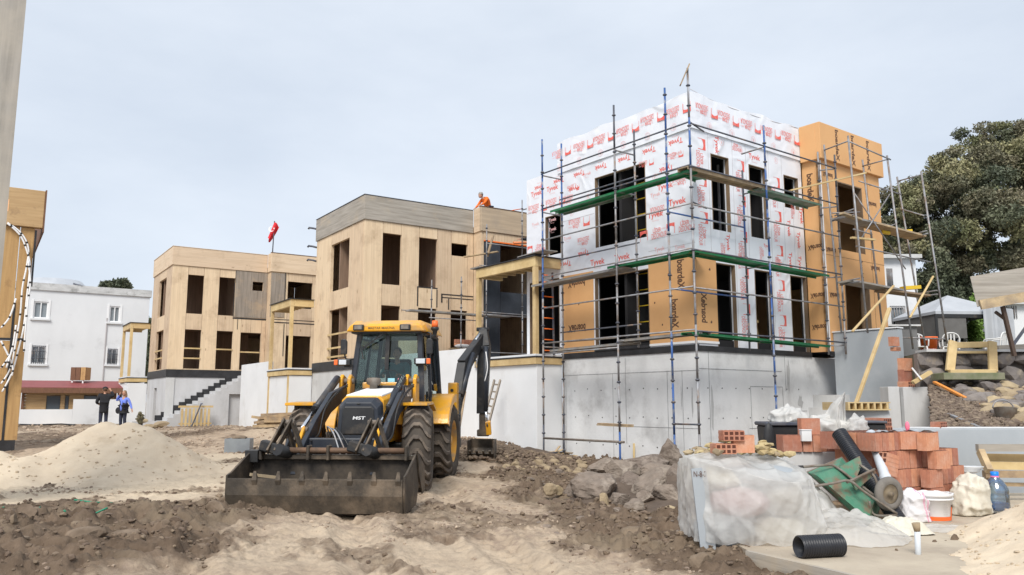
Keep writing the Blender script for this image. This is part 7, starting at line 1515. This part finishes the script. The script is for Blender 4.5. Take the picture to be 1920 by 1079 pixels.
# sign board
t = thing('wooden_signboard', 'blank weathered wooden signboard on a rusty post at the right edge', 'signboard', tuple(at_y(1880, 660, 18.2)))
def sq(px, py, Y): return at_y(px, py, Y)-Vector(t.location)
obj('board', MB().hexa([sq(1832, 575, 18.0), sq(1990, 540, 18.0), sq(1990, 541, 18.06), sq(1832, 576, 18.06), sq(1819, 519, 18.0), sq(1990, 490, 18.0), sq(1990, 491, 18.06), sq(1819, 520, 18.06)]), greyh, t); obj('edge_board', MB().beam(sq(1838, 572, 17.95), sq(1990, 545, 17.95), .06, .22), plank_m, t)
obj('post', MB().beam(sq(1880, 575, 18.1), sq(1902, 668, 18.2), .07, .09), mat('rusty_post', (.09, .06, .045), .8), t); obj('brace', MB().beam(sq(1896, 652, 18.2), sq(1930, 605, 18.4), .05, .05), darkst, t); obj('brace', MB().beam(sq(1866, 585, 18.2), sq(1886, 600, 18.2), .05, .06), MATS['rusty_post'], t)
# tent
TC = at_y(1779, 592, 29); t = thing('gazebo_tent', 'white peaked gazebo tent with grey mesh sides behind the scaffold', 'tent', (TC.x, TC.y, TZ), .08); ez = TC.z-TZ; hw = 1.36; pk_ = at_y(1765, 557, 29+hw*.3).z-TZ
rfm = MB(); n_ = 8
for s_ in range(4):
    a0, a1 = [(-1, -1), (1, -1), (1, 1), (-1, 1)][s_], [(1, -1), (1, 1), (-1, 1), (-1, -1)][s_]
    g_ = []
    for j in range(n_+1):
        v = j/n_
        for i in range(n_+1):
            u_ = i/n_; x = (a0[0]*(1-u_)+a1[0]*u_)*hw*(1-v); y = (a0[1]*(1-u_)+a1[1]*u_)*hw*(1-v); z = ez+(pk_-ez)*(v**.92)-.06*sin(pi*v)*sin(pi*u_); g_.append((x, y, z))
    rfm.add(g_, [(j*(n_+1)+i, j*(n_+1)+i+1, (j+1)*(n_+1)+i+1, (j+1)*(n_+1)+i) for j in range(n_) for i in range(n_)], 0, True)
    rfm.quad((a0[0]*hw, a0[1]*hw, ez), (a1[0]*hw, a1[1]*hw, ez), (a1[0]*hw, a1[1]*hw, ez-.10), (a0[0]*hw, a0[1]*hw, ez-.10))
obj('roof_fabric', rfm, tent_m, t, fix=False)
for sx in (-1, 1):
    for sy in (-1, 1): obj('post', MB().box(sx*hw*.97-.03, sx*hw*.97+.03, sy*hw*.97-.03, sy*hw*.97+.03, 0, ez-.02), jcb_b, t)
for x0, x1 in ((-hw*.95, -.25), (.55, hw*.95)):
    for z0, z1 in ((.0, .85), (.98, ez-.22)): B('mesh_panel', t, tentg, x0, x1, -hw*.97, -hw*.95, z0, z1)
B('black_strip', t, jcb_b, -hw*.95, hw*.95, -hw*.99, -hw*.975, ez-.22, ez-.02); B('mesh_panel', t, tentg, -hw*.97, -hw*.95, -hw*.9, hw*.9, 0, ez-.1); B('rear_mesh', t, jcb_b, -hw*.95, hw*.95, hw*.9, hw*.92, 0, ez-.1)
t = thing('white_tarpaulin', 'pale hanging tarpaulin right of the gazebo tent', 'tarpaulin', tuple(at_y(1880, 620, 27.5))); n_ = 14
obj('sheet', MB().add([(-.62+1.0*i/n_, .1*sin(i*1.3), (-1.4, 1.0-.02*i)[j]) for j in range(2) for i in range(n_+1)], [(i, i+1, n_+2+i, n_+1+i) for i in range(n_)], 0, True), tent_m, t)
# plastic chairs and orange tub
def chair(px, Y, rz, label):
    c = at_y(px, 660, Y); t = thing('plastic_chair', label, 'chair', (c.x, c.y, TZ+.06), rz, 'white plastic chairs on the terrace')
    B('seat', t, plastic_w, -.23, .23, -.22, .22, .40, .43, .01); obj('backrest', MB().path(catmull([(-.23, .22, .42), (-.22, .26, .7), (-.1, .28, .82), (.1, .28, .82), (.22, .26, .7), (.23, .22, .42)]), .022, 6), plastic_w, t)
    for x in (-.09, 0, .09): obj('slat', MB().beam((x, .23, .43), (x, .275, .80), .04, .015), plastic_w, t)
    for sx in (-1, 1):
        for sy in (-1, 1): obj('leg', MB().beam((sx*.21, sy*.2, .41), (sx*.25, sy*.25, 0), .04, .04), plastic_w, t)
        obj('armrest', MB().path(catmull([(sx*.25, -.2, .42), (sx*.27, -.2, .62), (sx*.27, .1, .64), (sx*.23, .24, .66)]), .02, 6), plastic_w, t)
chair(1700, 25.0, .4, 'white plastic chair left of the orange tub on the terrace'); chair(1782, 24.8, 2.8, 'white plastic chair just left of the wooden frame'); chair(1722, 24.7, -.3, 'white plastic chair standing in front of the orange tub'); chair(1868, 24.6, -2.5, 'white plastic chair just right of the wooden frame')
c = at_y(1741, 650, 25.2); t = thing('orange_tub', 'orange plastic tub with pale print among the white chairs', 'tub', (c.x, c.y, TZ+.02)); obj('tub_body', MB().lathe([(0, 0), (.19, 0), (.27, .75), (.28, .75), (.28, .80), (.26, .80), (.18, .02), (0, .02)], (0, 0, 0), 'z', 24), orange_pl, t)
tx = MB(); put_text(tx, 'EKER', (-.02, -.262, .36), (1, 0, 0), (0, 0, 1), .28, .12, 0, .02); put_text(tx, 'BOYA', (-.02, -.25, .2), (1, 0, 0), (0, 0, 1), .28, .1, 0, .02); obj('tub_lettering', tx, pale_print, t, fix=False)
t = thing('metal_rail', 'thin level metal rail behind the white chairs', 'rail', tuple(at_y(1680, 633, 22))); obj('rail_bar', MB().tube((0, 0, 0), at_y(1772, 636, 22)-at_y(1680, 633, 22), .02, 6), steel, t)
# ------------------------------------------------------------------ trees
def leaves(name, lobes, n, size, m, parent, seed=1, shell_=.55):
    r = np.random.default_rng(seed); w = np.array([l[3]*l[4]*l[5] for l in lobes])**(2/3); k = r.choice(len(lobes), n, p=w/w.sum()); Lb = np.array(lobes, float)[k]
    d = r.normal(size=(n, 3)); d /= np.linalg.norm(d, axis=1)[:, None]; rad = shell_+(1.12-shell_)*r.uniform(0, 1, n)**.8
    # break the outline into tufts
    tf = fbm(d[:, 0]*3+k*7.1, d[:, 2]*3+d[:, 1]*2+k, 3, seed)-.5; rad = rad*(1+1.0*tf)
    keep = (fbm(d[:, 0]*4+k*3.3, d[:, 2]*4+d[:, 1]*3, 3, seed+4) > .40) | (rad < .5)
    C = Lb[:, :3]+d*rad[:, None]*Lb[:, 3:6]; C = C[keep]; n = len(C); out = d[keep]
    a = r.normal(size=(n, 3))+out*.4; a /= np.linalg.norm(a, axis=1)[:, None]; b = np.cross(a, r.normal(size=(n, 3))); b /= np.linalg.norm(b, axis=1)[:, None]; s = size*r.uniform(.5, 1.3, n)[:, None]
    V = np.stack([C-a*s, C+b*s*.45, C+a*s, C-b*s*.45+np.cross(a, b)*s*.25], 1); Fq = np.arange(n*4).reshape(n, 4)
    return link(name, npmesh(name, V.reshape(-1, 3), Fq, [m]), parent)
def tree(label, base, lobes, n, size, ms, trunk_r, limbs, seed, name='tree', group=None):
    t = thing(name, label, 'tree', tuple(base), 0, group)
    mb = MB()
    for pts, r0, r1 in limbs: c = catmull(pts, 4); mb.path(c, [r0+(r1-r0)*i/(len(c)-1) for i in range(len(c))], 8)
    obj('trunk', mb, bark, t)
    if len(ms) == 1: leaves('crown', lobes, n, size, ms[0], t, seed)
    else:
        for i, m in enumerate(ms): leaves('crown', [l for j, l in enumerate(lobes) if j % len(ms) == i], int(n/len(ms)), size, m, t, seed+i)
    return t
TB = at_y(1893, 560, 36); base = Vector((TB.x, 36, TZ+.1))
def lb_(px, py, Y, rx, ry, rz): p = at_y(px, py, Y)-base; return (p.x, p.y, p.z, rx, ry, rz)
rg = random.Random(3); lob = []
for px, py, Y, s in ((1900, 300, 36, 1.9), (1840, 310, 35, 1.9), (1790, 345, 35, 1.6), (1750, 385, 35, 1.5), (1715, 420, 35.5, 1.3), (1800, 420, 34, 1.7), (1860, 390, 34, 1.9), (1910, 400, 33, 1.9), (1960, 330, 36, 2.4), (1960, 420, 34, 2.2), (1745, 460, 35, 1.4), (1830, 480, 34.5, 1.6), (1900, 470, 34, 1.4), (1775, 500, 35.5, 1.4), (1700, 480, 36, 1.2), (1680, 440, 36.5, 1.1), (1860, 262, 36.5, 1.0), (1905, 262, 37, 1.2), (1820, 272, 36.5, .9), (2010, 380, 35, 2.4), (1940, 275, 37, 1.4), (1990, 290, 37, 1.8), (1690, 520, 36, 1.1), (1730, 535, 35, 1.2), (1940, 490, 35, 1.3), (1985, 500, 35, 1.6), (1790, 545, 35.5, 1.0), (1668, 405, 36, 1.2), (1690, 375, 36, 1.2), (1665, 450, 36, 1.2), (1712, 360, 35.5, 1.1), (1672, 490, 35, 1.1), (1720, 395, 35.5, 1.4), (1745, 345, 36, 1.1), (1775, 315, 36, 1.0)):
    for q in range(7): lob.append(lb_(px+rg.uniform(-30, 30), py+rg.uniform(-25, 25), Y+rg.uniform(-1.5, 1.5), s*rg.uniform(.28, .52), s*rg.uniform(.35, .6), s*rg.uniform(.2, .38)))
def pb_(px, py, Y=36): return tuple(at_y(px, py, Y)-base)
limbs = [([(0, 0, 0), pb_(1897, 560), pb_(1897, 500), pb_(1905, 430), pb_(1910, 330)], .42, .08), ([pb_(1896, 545), pb_(1880, 500), pb_(1850, 460), pb_(1810, 380)], .24, .05), ([pb_(1897, 530), pb_(1870, 495), pb_(1825, 500), pb_(1760, 450), pb_(1710, 430)], .2, .04), ([pb_(1900, 500), pb_(1930, 450), pb_(1980, 380)], .2, .05), ([pb_(1860, 470), pb_(1850, 400), pb_(1850, 300)], .12, .03)]
tree('large spreading olive green evergreen tree behind the scaffold at the right', base, lob, 340000, .078, [leaf_a, leaf_c, leaf_b], .4, limbs, 11)
def small_tree(label, px, ytop, ybot, Y, wpx, m, n, seed, size=.09, zb=None):
    s = Y*1.03/F; b = at_y(px, ybot, Y); top = at_y(px, ytop, Y); zb = b.z if zb is None else zb; base = Vector((b.x, Y, zb)); h = top.z-zb; w = wpx*s/2; r_ = random.Random(seed); lob = []
    for q in range(22): v = r_.random(); ww = w*(1-.55*v); lob.append((r_.uniform(-1, 1)*ww*.7, r_.uniform(-1, 1)*ww*.6, h*(.25+.68*v), w*r_.uniform(.25, .42), w*r_.uniform(.3, .45), h*r_.uniform(.08, .14)))
    return tree(label, base, lob, n, size, [m], .1, [([(0, 0, 0), (.05, 0, h*.4), (0, 0, h*.85)], .12+h*.01, .03)], seed)
small_tree('dark green bushy tree behind the tent peak', 1765, 470, 600, 33, 110, leaf_b, 26000, 31, .085, TZ); small_tree('dark shrub below the big tree left of the tent peak', 1705, 500, 600, 33.5, 70, leaf_b, 16000, 32, .08, TZ); small_tree('dark shrub between the tent and the signboard', 1818, 500, 600, 34, 100, leaf_b, 20000, 33, .085, TZ)
small_tree('bright green shrub beside the signboard', 1830, 555, 600, 30, 50, mat('bright_leaves', (.16, .28, .05), .6, (.22, .32, .08), 1, 4, island=.25), 7000, 34, .07, TZ)
small_tree('small dark tree beyond the roof of the white house', 222, 520, 580, 75, 52, leaf_b, 7000, 41, .16); small_tree('low dark tree beside the solar panel beyond the white house', 195, 530, 580, 75, 40, leaf_b, 5000, 42, .15); small_tree('dark shrub right of the two standing people', 262, 774, 800, 37, 14, leaf_c, 1500, 43, .05)
# distant trees closing the view between houses
for i, (px, yt, Y, w) in enumerate(((272, 600, 70, 40), (1650, 560, 60, 60), (460, 640, 80, 60), (1870, 560, 60, 80), (1930, 560, 55, 90))): small_tree(['dark tree in the gap between the white and the tan house', 'dark tree in the gap right of the orange bay', 'dark distant tree behind the farthest tan house', 'dark tree behind the signboard post', 'dark tree at the far right edge behind the signboard'][i], px, yt, 740, Y, w, leaf_b, 9000, 51+i, .16)
# ------------------------------------------------------------------ left background
w0 = at_y(40, 700, 50); FW = Fr((w0.x, w0.y, 0), 33.5)
e = FW.fx(281, 560, 0); ztop = FW.fx(120, 534).z
WH = on_frame(FW, 'white_house', 'old white rendered two storey house with barred windows at the left', 'house')
wins = [(64, 89, 565, 598, 'p'), (206, 224, 574, 605, 'p'), (60, 84, 648, 683, 'b'), (202, 219, 654, 684, 'b')]; holes = []
for a, b_, c, d_, k in wins: p, q = FW.fx(a, c), FW.fx(b_, d_); holes.append((p.x, q.x, q.z, p.z))
mb = MB(); mb.wall('y', 0, .3, -1, e.x, .2, ztop-.45, holes); mb.box(e.x-.3, e.x, .3, 9, .2, ztop-.45); mb.box(-1, e.x-.3, 8.7, 9, .2, ztop-.45); mb.box(-1, e.x, .3, 9, ztop-1.2, ztop-.9); obj('wall', mb, old_white, WH, fix=False)
B('roof_parapet', WH, mat('stained_white', (.62, .62, .61), .9, (.45, .45, .44), 1.5, 8, (1, 1, 3), dirt=(.25, .25, .24), dscale=2, dlo=.55, dhi=.7), -1.1, e.x+.1, -.1, .25, ztop-.45, ztop); B('roof_parapet', WH, MATS['stained_white'], e.x-.2, e.x+.1, .25, 9, ztop-.45, ztop)
B('rain_pipe', WH, grey_print, FW.fx(196, 650).x, FW.fx(196, 650).x+.06, -.06, -.01, 2.5, ztop-2)
for (x0, x1, z0, z1), (_, _, _, _, k) in zip(holes, wins):
    fm = MB(); t_ = .08
    fm.box(x0, x0+t_, .05, .13, z0, z1); fm.box(x1-t_, x1, .05, .13, z0, z1); fm.box(x0+t_, x1-t_, .05, .13, z1-t_, z1); fm.box(x0+t_, x1-t_, .05, .13, z0, z0+t_); fm.box((x0+x1)/2-.03, (x0+x1)/2+.03, .05, .13, z0+t_, z1-t_)
    w_ = obj('window', fm, white_m, WH); obj('pane', MB().box(x0+t_, x1-t_, .15, .17, z0+t_, z1-t_), mat('curtain_glass', (.25, .28, .30), .2), w_); obj('sill', MB().box(x0-.15, x1+.15, -.12, .0, z0-.12, z0), old_white, w_)
    B('surround', w_, white_m, x0-.12, x0-.005, -.03, 0, z0, z1+.12); B('surround', w_, white_m, x1+.005, x1+.12, -.03, 0, z0, z1+.12)
    if k == 'b':
        for i in range(7): x = x0+(x1-x0)*(i+.5)/7; obj('bar', MB().tube((x, -.05, z0), (x, -.05, z1), .02, 5), darkst, w_)
        for z in (z0+.35, z1-.35): obj('bar', MB().tube((x0, -.06, z), (x1, -.06, z), .02, 5), darkst, w_)
p = at_y(150, 532, 56); t = thing('solar_water_heater', 'solar water heater with a tank and tilted panel on the white house roof', 'solar heater', (p.x, p.y, ztop-.1)); obj('tank', MB().ell((-.2, 0, .45), (.55, .4, .42), 12), grey_p, t); obj('solar_panel', MB().beam((.1, -.3, .75), (1.7, -.3, -.1), 1.5, .08), darkst, t); obj('stand', MB().beam((1.0, 0, .3), (1.0, 0, -.3), .06, .06), steel, t)
p = at_y(105, 527, 70); t = thing('grey_dome_roof', 'pale low roof far behind the white house', 'roof', (p.x, p.y, p.z-2)); obj('roof_shell', MB().lathe([(2.6, 1.4), (2.0, 2.0), (0, 2.15)], (0, 0, 0), 'z', 20), tent_m, t)
# garden wall and shed
gw0 = on_z(36, 798, .42); FG = Fr((gw0.x, gw0.y, 0), 26)
GW = on_frame(FG, 'garden_wall', 'low white garden wall with a stepped top in front of the shed', 'wall')
s1, s2 = FG.fx(136, 770).x, FG.fx(272, 770).x; B('wall_section', GW, old_white, -.6, s1, 0, .2, 0, FG.fx(80, 768).z); B('wall_section', GW, old_white, s1+.004, s2, 0, .2, 0, FG.fx(190, 749).z)
FS = Fr((gw0.x-.6, gw0.y+1.6, 0), 26); SH = on_frame(FS, 'wooden_shed', 'low wooden shed with a dark red sloping roof behind the garden wall', 'shed')
xa, xb, xc = -.3, FS.fx(218, 740).x, FS.fx(252, 730).x; zt, ze = FS.fx(120, 714, 1.8).z, FS.fx(120, 727, -.3).z
zw = ze-.12
doors = [(FS.fx(87, 745).x, FS.fx(114, 745).x, .5, FS.fx(100, 743).z), (FS.fx(122, 745).x, FS.fx(130, 745).x, .5, FS.fx(124, 743).z), (FS.fx(157, 745).x, FS.fx(182, 745).x, 1.6, FS.fx(170, 743).z)]
for i, z in enumerate(np.arange(.4, zw, .16)):
    mb = MB(); 
    cuts_ = [xa]; segs = []; x = xa
    for d0, d1, dz0, dz1 in doors:
        if dz0-.08 < z+.08 < dz1: segs.append((x, d0)); x = d1
    segs.append((x, xb))
    for s0, s1_ in segs: B('weatherboard', SH, goldh, s0, s1_, -.01*(i % 2), .05, z+.004, z+.156)
B('rear_wall', SH, plank_m, xa, xb, 2.4, 2.5, .3, zt-.1); B('side_wall', SH, plank_m, xb-.06, xb, .06, 2.4, .3, zw)
for x in (xa, xb-.1, xc-.3): B('post', SH, brown_wood, x, x+.12, -.15, -.02, .3, zw)
obj('roof', MB().add([(xa-.3, -.5, ze), (xc, -.5, ze), (xc-.8, 2.2, zt), (xa-.3, 2.2, zt), (xa-.3, -.5, ze-.13), (xc, -.5, ze-.13), (xc-.8, 2.2, zt-.13), (xa-.3, 2.2, zt-.13)], [(0, 1, 2, 3), (7, 6, 5, 4), (0, 4, 5, 1), (1, 5, 6, 2), (2, 6, 7, 3), (3, 7, 4, 0)], 0), red_roof, SH); B('fascia', SH, brown_wood, xa-.3, xc, -.55, -.51, ze-.30, ze-.02)
for d0, d1, dz0, dz1 in doors: B('door', SH, win_glass, d0+.02, d1-.02, .06, .1, dz0, dz1)
p = at_y(147, 710, 46); t = thing('roof_water_tank', 'small wooden clad water tank on legs above the red shed roof', 'water tank', (p.x, p.y, p.z)); 
for x in (-.3, -.02, .27): B('cladding_board', t, brown_wood if x < 0 else goldw, x, x+.26, -.3, .3, -.1, .62)
for x in (-.25, .35): B('leg', t, white_m, x, x+.07, -.25, -.18, -.35, -.105)
# right background houses
def back_house(label, px0, px1, yt, Y, z0, depth=6, wins=(), m=old_white):
    a, b_ = at_y(px0, yt, Y), at_y(px1, yt, Y); t = thing('white_house', label, 'house', (a.x, Y, z0)); w = b_.x-a.x; h = a.z-z0; hs = []
    for x0, x1, y0, y1 in wins: p, q = at_y(x0, y0, Y), at_y(x1, y1, Y); hs.append((p.x-a.x, q.x-a.x, q.z-z0, p.z-z0))
    mb = MB(); mb.wall('y', 0, .2, 0, w, 0, h, hs); mb.box(0, .2, .2, depth, 0, h); mb.box(w-.2, w, .2, depth, 0, h); mb.box(.2, w-.2, depth-.2, depth, 0, h); mb.box(.2, w-.2, .2, depth-.2, h-.2, h-.01); obj('wall', mb, m, t, fix=False); B('roof', t, concrete2, -.15, w+.15, -.25, depth+.1, h, h+.15)
    for x0, x1, za, zb_ in hs:
        f = MB(); f.box(x0, x0+.06, .04, .1, za, zb_); f.box(x1-.06, x1, .04, .1, za, zb_); f.box(x0+.06, x1-.06, .04, .1, zb_-.06, zb_); w_ = obj('window', f, white_m, t); obj('pane', MB().box(x0+.06, x1-.06, .12, .14, za, zb_-.06), MATS.get('curtain_glass'), w_)
        for i in range(6): x = x0+(x1-x0)*(i+.5)/6; obj('bar', MB().tube((x, -.03, za), (x, -.03, zb_), .015, 5), steel, w_)
back_house('white house with barred windows just right of the orange bay', 1640, 1716, 486, 31, TZ, 5, ((1661, 1675, 504, 538), (1668, 1700, 574, 608)))
back_house('small white building behind the signboard post', 1868, 2000, 572, 30, TZ, 5, ((1880, 1908, 574, 598),))
B2 = thing('dark_shed', 'low grey shed between the scaffold and the gazebo tent', 'shed', tuple(at_y(1690, 640, 24.5))); B('shed_wall', B2, mat('grey_shed', (.2, .2, .2), .9), -.6, .5, 0, 2, -.6, .45); B('roof_sheet', B2, concrete, -.7, .6, -.1, 2.1, .454, .5)
# ------------------------------------------------------------------ loose things on the ground in the middle distance
p = on_z(443, 849, .22); t = thing('galvanised_tub', 'square grey galvanised tub on the dirt left of the loader', 'tub', (p.x, p.y+.2, float(ground_z(p.x, p.y))-.02), .1)
mb = MB(); mb.box(-.34, .34, -.25, -.235, 0, .40); mb.box(-.34, .34, .235, .25, 0, .40); mb.box(-.34, -.325, -.234, .234, 0, .4); mb.box(.325, .34, -.234, .234, 0, .4); mb.box(-.32, .32, -.23, .23, 0, .02); obj('tub_body', mb, mat('zinc', (.30, .33, .35), .5, (.24, .26, .28), 3, metal=.3), t); rock_obj('earth_inside', (0, 0, .36), (.26, .2, .12), 5, soil_d, 0, 0, 2, t)
p = on_z(352, 805, .42); t = thing('wooden_pallet', 'slatted wooden pallet standing upright before the concrete stairs', 'pallet', tuple(FA.w(1.05, -1.75, .42)), FA.a)
B('board', t, timber, -.75, .85, .02, .05, .92, 1.02); B('board', t, timber, -.7, .8, .02, .05, .12, .2)
for i in range(8): B('slat', t, timber, -.62+i*.175, -.52+i*.175, -.01, .015, .05, .88)
t = thing('red_tool', 'thin dark pole with a blue end leaning on the upright pallet', 'pole', tuple(FA.w(1.1, -2.1, .42)), FA.a); obj('pole_shaft', MB().beam((-.25, 0, 0), (.2, .25, 1.1), .05, .04), darkst, t); obj('pole_end', MB().ell((.22, .26, 1.12), (.07, .05, .05), 8), blue_t, t)
t = thing('timber_heap', 'low heap of dark reclaimed timber between the tall posts', 'wood pile', tuple(at_y(528, 796, 32)), .3); rg = random.Random(9)
for i in range(16): obj('beam', MB().beam((-.9+rg.uniform(-.3, .3), rg.uniform(-.3, .3), rg.uniform(-.1, .5)), (.9+rg.uniform(-.4, .5), rg.uniform(-.3, .3), rg.uniform(-.1, .5)), .12, .1), plank_m, t)
for i, (px, py, Y, w) in enumerate(((300, 796, 37, .5), (282, 800, 36, .35), (268, 790, 37.5, .3))): o = rock_obj('boulder', at_y(px, py, Y), (w, w*.7, w*.35), 400+i, tan_stone, 0, 0, 2); tag(o, ['flat stone in front of the concrete landing wall', 'small stone left of the landing wall', 'dark stone stump beside the person in blue'][i], 'stone')
# green strapping on the soil, left foreground
for k_, (pts, lb) in enumerate((([(48, 980), (62, 972), (74, 966)], 'short curled green strap at the left on the dark soil'), ([(115, 981), (150, 979), (175, 981), (178, 985)], 'tangled green strap loop in the middle of the dark soil'), ([(118, 986), (145, 982), (200, 977)], 'green strap crossing the tangled loop'), ([(138, 958), (175, 959), (210, 954)], 'straight green strap lying above the tangled loop'), ([(290, 963), (320, 958), (342, 955)], 'green strap at the edge of the soil near the bucket'), ([(0, 950), (8, 958), (4, 968)], 'green strap at the left frame edge'), ([(250, 955), (268, 960)], 'tiny green strap between the others'))):
    P3 = []
    for px, py in pts: g_ = on_z(px, py, .18); P3.append(Vector((g_.x, g_.y, float(gz(g_.x, g_.y))+.035)))
    t = thing('green_strap', lb, 'strap', tuple(P3[0])); obj('strap_run', MB().path([p_-P3[0] for p_ in catmull(P3, 5)], .012, 5), mat('green_plastic', (.03, .24, .14), .5), t)
# ladder behind the digger arm and cable on far ground
t = thing('wooden_ladder', 'short pale ladder leaning on the white wall behind the digger arm', 'ladder', tuple(at_y(916, 800, 23.5))); 
def lq(px, py, Y): return at_y(px, py, Y)-Vector(t.location)
for a, b_ in (((915, 800), (938, 713)), ((905, 795), (927, 713))): obj('rail', MB().beam(lq(*a, 23.5), lq(*b_, 24.4), .05, .07), greyv, t)
for i in range(6): u_ = .1+i*.16; obj('rung', MB().beam(lq(905+22*u_, 795-82*u_, 23.5+.9*u_), lq(915+23*u_, 800-87*u_, 23.5+.9*u_), .04, .05), greyv, t)
t = thing('leaning_board', 'long thin board leaning on the white wall behind the rear wheel', 'board', tuple(at_y(858, 822, 22))); obj('board_bar', MB().beam((0, 0, 0), at_y(872, 735, 23)-at_y(858, 822, 22), .07, .03), plank_m, t)
P3 = []
for px, py in ((35, 799), (80, 800), (125, 798), (150, 800)): g_ = on_z(px, py, .42); P3.append(Vector((g_.x, g_.y-.5, float(gz(g_.x, g_.y))+.06)))
t = thing('black_cable', 'black cable lying on the ground along the garden wall', 'cable', tuple(P3[0])); obj('cable_run', MB().path([p_-P3[0] for p_ in P3], .04, 6), jcb_b, t)
